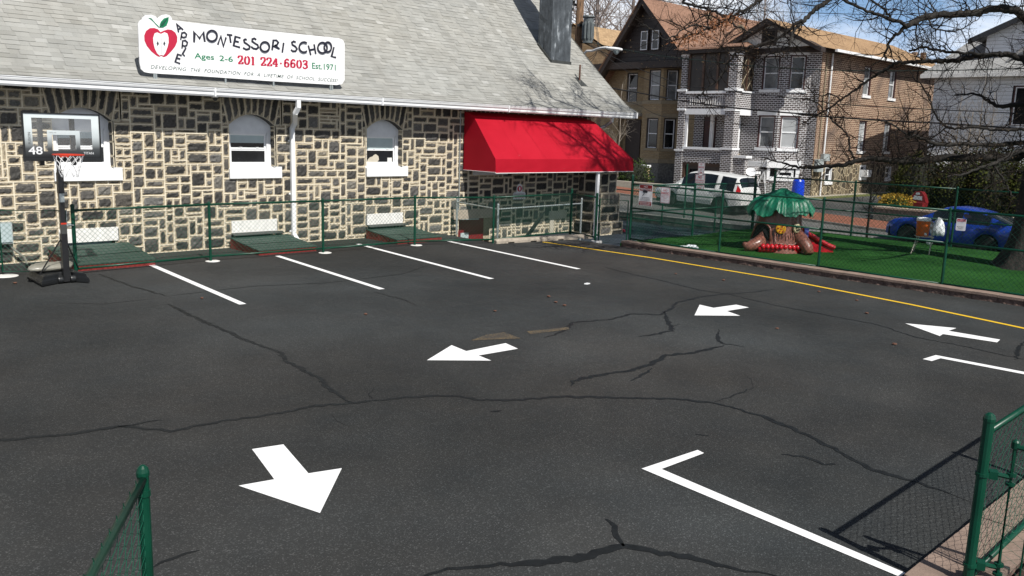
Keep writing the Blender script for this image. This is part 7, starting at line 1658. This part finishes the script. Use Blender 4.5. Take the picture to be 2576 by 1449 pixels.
# ------------------------------------------------------------------ utility pole, lamp, wires, street sign
ub0 = ond(1457, 60, 37.0); UX, UY = ub0.x, ub0.y; UP = thing('utility_pole', 'wooden utility pole with a grey transformer can behind the school roof', 'utility pole', (UX, UY, hill(0, UY)))
m = MB(); m.tube([(UX, UY, hill(0, UY)-.2), (UX+.02, UY, 13.5)], [.20, .14], 14); m.build('pole', M['wood_pole'], UP, smooth=True)
tc_ = ond(1480, 68, 36.6); m = MB(); zt_ = ond(1480, 44, 36.6).z; zb_ = ond(1480, 108, 36.6).z; hh_ = zt_-zb_; n = 40; base = V((tc_.x, tc_.y, zb_))
def can(u, v):
    a = 2*pi*v; z = u*hh_; rr2 = .21+(.055 if (.14 < u < .80 and (int(v*40) % 4) < 2) else 0); return base+V((rr2*cos(a), rr2*sin(a), z))
m.grid(can, 12, 40, wrap=True); m.lathe(base, [(.24, hh_-.03), (.27, hh_), (.25, hh_+.06), (.05, hh_+.09)], 18); m.build('transformer', M['trafo'], UP)
m = MB(); m.obox(V((UX, UY, base.z+hh_*.6))*.5+base*.5+V((0, 0, hh_*.4)), V((.25, -.1, 0)), V((0, .05, 0)), V((0, 0, .05))); p2 = ond(1444, 12, 37); m.obox(p2, V((.2, -.16, 0)), V((.03, .03, 0)), V((0, 0, .05))); m.lathe(ond(1440, 20, 37), [(.06, -.1), (.08, 0), (.05, .1)], 10); m.lathe(ond(1443, 2, 37), [(.06, -.1), (.08, 0), (.05, .1)], 10); m.build('bracket', M['black_metal'], UP)
a0_, a1_, a2_ = ond(1466, 124, 36.8), ond(1500, 126, 35.5), ond(1522, 121, 35.2); lampp = ond(1545, 123, 35.0); m = MB(); pa = [V((UX, UY, a0_.z-1.2)), ond(1470, 135, 36.2), ond(1490, 128, 35.7), ond(1510, 121, 35.3), ond(1528, 119.5, 35.1)]; m.tube(smooth_path(pa, 3), .05, 7); LA = m.build('lamp_arm', M['white'], UP)
m = MB(); c = lampp; t = (ond(1570, 124, 34.8)-ond(1525, 119.5, 35.1)).normalized(); m.grid(lambda u, v: c+t*(.36*(-cos(pi*u)))+(V((0, 0, 1))*.075*sin(2*pi*v)+t.cross(V((0, 0, 1)))*.14*cos(2*pi*v))*sin(pi*u)**.5, 10, 14, wrap=True); m.build('lamp_head', M['white'], LA, smooth=True); m = MB(); m.grid(lambda u, v: c+t*.10+V((0, 0, -.06))+V((.14*cos(2*pi*v)*u, .14*sin(2*pi*v)*u, -.16*(1-u*u))), 5, 12, wrap=True); m.build('lamp_lens', M['shade'], LA, smooth=True)
def wire(label, pts, X, rad, extra=None, name='overhead_wire', garland=False):
    P = [onx(x, y, X) for x, y in pts]; Q = smooth_path(P, 5); m = MB(); m.tube(Q, rad, 4, cap=False)
    if garland:
        L = 0
        for a, b in zip(Q[:-1], Q[1:]):
            n = max(1, int((b-a).length/.16))
            for k in range(n): c = a.lerp(b, k/n); m.bar(c, c+V((0, 0, -.08)), .009)
    tag(m.build(name, M['cable' if not garland else 'light_cable']), label, 'wire', 'overhead wires along the street')
wx = UX
wire('green wire with small hanging light bulbs across the house fronts', [Z6(590, 440), Z6(650, 462), Z6(1000, 545), Z6(1300, 600), Z6(1600, 652), Z6(2318, 730), Z7(900, 535), Z7(1656, 580), Z8(900, 512), Z8(1600, 497), (2640, 171)], UX, .015, garland=True)
wire('second overhead wire sagging below the string of lights', [Z6(600, 460), Z6(750, 530), Z6(1000, 650), Z6(1300, 790), Z6(1600, 905), Z6(1800, 985), Z7(700, 735), Z7(1000, 770), Z7(1600, 835), Z8(240, 752), Z8(800, 785), Z8(1500, 818), (2640, 290)], UX, .014)
wire('thick black overhead cable, the lowest of the wires', [Z6(700, 940), Z6(980, 1015), Z6(1400, 1090), Z6(1800, 1165), Z7(830, 885), Z7(1300, 930), Z7(1600, 950), Z8(0, 830), Z8(600, 872), Z8(1000, 892), Z8(1600, 932), (2640, 330)], UX, .026)
wire('thin overhead wire high in the sky above the oak limbs', [(1560, -12), Z7(260, 0), Z7(800, 70), Z7(1656, 110), Z8(800, 102), Z8(1600, 47), (2640, 8)], UX, .010)
wire('thin overhead wire from the street lamp toward the first floor windows', [Z6(590, 480), Z6(800, 540), Z6(1000, 700), Z6(1230, 850), Z6(1500, 950), Z6(1800, 1085), Z7(700, 800)], UX, .010)
wire('thin overhead wire below the thick cable before the yellow house', [Z6(600, 930), Z6(1000, 1120), Z6(1300, 1210), Z7(300, 960), Z7(700, 1000), Z7(1200, 1060)], UX, .009)
m = MB()
for k in range(3): m.tube(smooth_path([ond(1497+k*2, 60, 36.6), ond(1503+k*2, 120-k*5, 36.4), ond(1490, 152-6*k, 36.5), ond(1462, 172-12*k, 36.7)], 5), .012, 4, cap=False)
m.build('drop_cable', M['cable'], UP)
# no-parking signs on a green pole at the street edge
sx_ = 26.3; s0_ = onx(1727, 430, sx_); SPN = thing('street_sign', 'two white no parking signs stacked on a green post at the street edge', 'sign', (sx_, s0_.y, hill(0, s0_.y))); m = MB(); m.tube([(sx_+.03, s0_.y, hill(0, s0_.y)-.1), (sx_+.03, s0_.y, onx(1732, 412, sx_).z)], .03, 8); m.build('post', M['green_pipe'], SPN)
def street_plate(tl, br, texts):
    a, b = onx(*tl, sx_), onx(*br, sx_); w = a.y-b.y; h = a.z-b.z; P00 = V((sx_, a.y, b.z)); ux = V((0, -1, 0)); uz = V((0, 0, 1)); nn = V((-1, 0, 0)); m = MB(); m.box(sx_-.006, sx_, b.y, a.y, b.z, a.z); pl_ = m.build('plate', M['sign_white'], SPN); m = MB()
    for q in ((.03, .97, .02, .035), (.03, .97, .965, .98), (.03, .06, .035, .965), (.94, .97, .035, .965)): m.face([P00+ux*q[0]*w+uz*q[2]*h+nn*.008, P00+ux*q[1]*w+uz*q[2]*h+nn*.008, P00+ux*q[1]*w+uz*q[3]*h+nn*.008, P00+ux*q[0]*w+uz*q[3]*h+nn*.008])
    m.build('border', M['sign_red'], pl_)
    for (s, x0, x1, y0, y1) in texts: text_mesh(s, 'lettering', M['sign_red'], pl_, P00, ux, uz, x0*w, x1*w, y0*h, y1*h, off=.010, bold=.01)
street_plate(ZB(1127, 143), ZB(1192, 277), [('NO', .36, .64, .78, .92), ('PARKING', .1, .9, .52, .68), ('ANY', .33, .67, .30, .42), ('TIME', .3, .7, .07, .19)])
street_plate(ZB(1095, 277), ZB(1190, 470), [('NO', .28, .72, .76, .93), ('DISCHARGING', .1, .9, .60, .69), ('PICKING UP', .15, .85, .46, .55), ('OF CHILDREN', .15, .85, .30, .40), ('HERE', .3, .7, .12, .22)])
# ------------------------------------------------------------------ sun, sky with clouds, camera
SUN_EL, SUN_AZ = radians(48), radians(12)       # from -Y, 12 degrees towards -X
to_sun = V((-sin(SUN_AZ)*cos(SUN_EL), -cos(SUN_AZ)*cos(SUN_EL), sin(SUN_EL)))
sl_ = bpy.data.lights.new('sun', 'SUN'); sl_.energy = 5.0; sl_.angle = radians(.53); sl_.color = (1.0, .965, .90)
so = bpy.data.objects.new('sun', sl_); COL.objects.link(so); so.rotation_euler = (-to_sun).to_track_quat('-Z', 'Y').to_euler(); so.location = (0, -20, 30)
w_ = bpy.data.worlds.new('World'); scene.world = w_; w_.use_nodes = True; nt = w_.node_tree; bgn = nt.nodes['Background']; bgn.inputs['Strength'].default_value = .055
sky = nt.nodes.new('ShaderNodeTexSky'); sky.sky_type = 'NISHITA'; sky.sun_disc = False; sky.sun_elevation = SUN_EL; sky.sun_rotation = radians(180+12); sky.altitude = 50; sky.air_density = 1.0; sky.dust_density = 1.2; sky.ozone_density = 1.6
tc = nt.nodes.new('ShaderNodeTexCoord'); mp = nt.nodes.new('ShaderNodeMapping'); mp.inputs['Scale'].default_value = (1.6, 1.6, 4.2); mp.inputs['Location'].default_value = (.35, .1, .2); nt.links.new(tc.outputs['Generated'], mp.inputs['Vector'])
nz = nt.nodes.new('ShaderNodeTexNoise'); nz.inputs['Scale'].default_value = 2.4; nz.inputs['Detail'].default_value = 8; nz.inputs['Roughness'].default_value = .55; nt.links.new(mp.outputs['Vector'], nz.inputs['Vector'])
cr_ = nt.nodes.new('ShaderNodeValToRGB'); cr_.color_ramp.elements[0].position = .45; cr_.color_ramp.elements[0].color = (0, 0, 0, 1); cr_.color_ramp.elements[1].position = .61; cr_.color_ramp.elements[1].color = (1, 1, 1, 1); sx_n = nt.nodes.new('ShaderNodeSeparateXYZ'); nt.links.new(tc.outputs['Generated'], sx_n.inputs[0])
mr = nt.nodes.new('ShaderNodeMapRange'); mr.inputs[1].default_value = .10; mr.inputs[2].default_value = .38; mr.inputs[3].default_value = .115; mr.inputs[4].default_value = -.14; nt.links.new(sx_n.outputs[2], mr.inputs[0])
ad = nt.nodes.new('ShaderNodeMath'); nt.links.new(nz.outputs['Fac'], ad.inputs[0]); nt.links.new(mr.outputs[0], ad.inputs[1]); nt.links.new(ad.outputs[0], cr_.inputs['Fac'])
hz = nt.nodes.new('ShaderNodeMapRange'); hz.inputs[1].default_value = .06; hz.inputs[2].default_value = .34; hz.inputs[3].default_value = .85; hz.inputs[4].default_value = 0.0; nt.links.new(sx_n.outputs[2], hz.inputs[0])
hm = nt.nodes.new('ShaderNodeMix'); hm.data_type = 'RGBA'; nt.links.new(hz.outputs[0], hm.inputs[0]); nt.links.new(sky.outputs['Color'], hm.inputs[6]); hm.inputs[7].default_value = (5.6, 9.8, 16.5, 1)
mx = nt.nodes.new('ShaderNodeMix'); mx.data_type = 'RGBA'; nt.links.new(cr_.outputs['Color'], mx.inputs[0]); nt.links.new(hm.outputs[2], mx.inputs[6]); mx.inputs[7].default_value = (17.5, 18.3, 19.6, 1); nt.links.new(mx.outputs[2], bgn.inputs['Color'])
cam = bpy.data.cameras.new('camera'); co_ = bpy.data.objects.new('camera', cam); COL.objects.link(co_); cam.sensor_fit = 'HORIZONTAL'; cam.sensor_width = 36; cam.lens = CF/PW*36; cam.clip_start = .05; cam.clip_end = 1500
co_.matrix_world = Matrix(((cR.x, cU.x, -cF.x, CC.x), (cR.y, cU.y, -cF.y, CC.y), (cR.z, cU.z, -cF.z, CC.z), (0, 0, 0, 1))); scene.camera = co_
vs = scene.view_settings; scene.display_settings.display_device = 'sRGB'; vs.view_transform = 'Standard'; vs.look = 'None'; vs.exposure = 0.12; vs.gamma = 1.0; vs.use_curve_mapping = False
scene.render.engine = 'CYCLES'; scene.cycles.max_bounces = 6; scene.cycles.transparent_max_bounces = 12
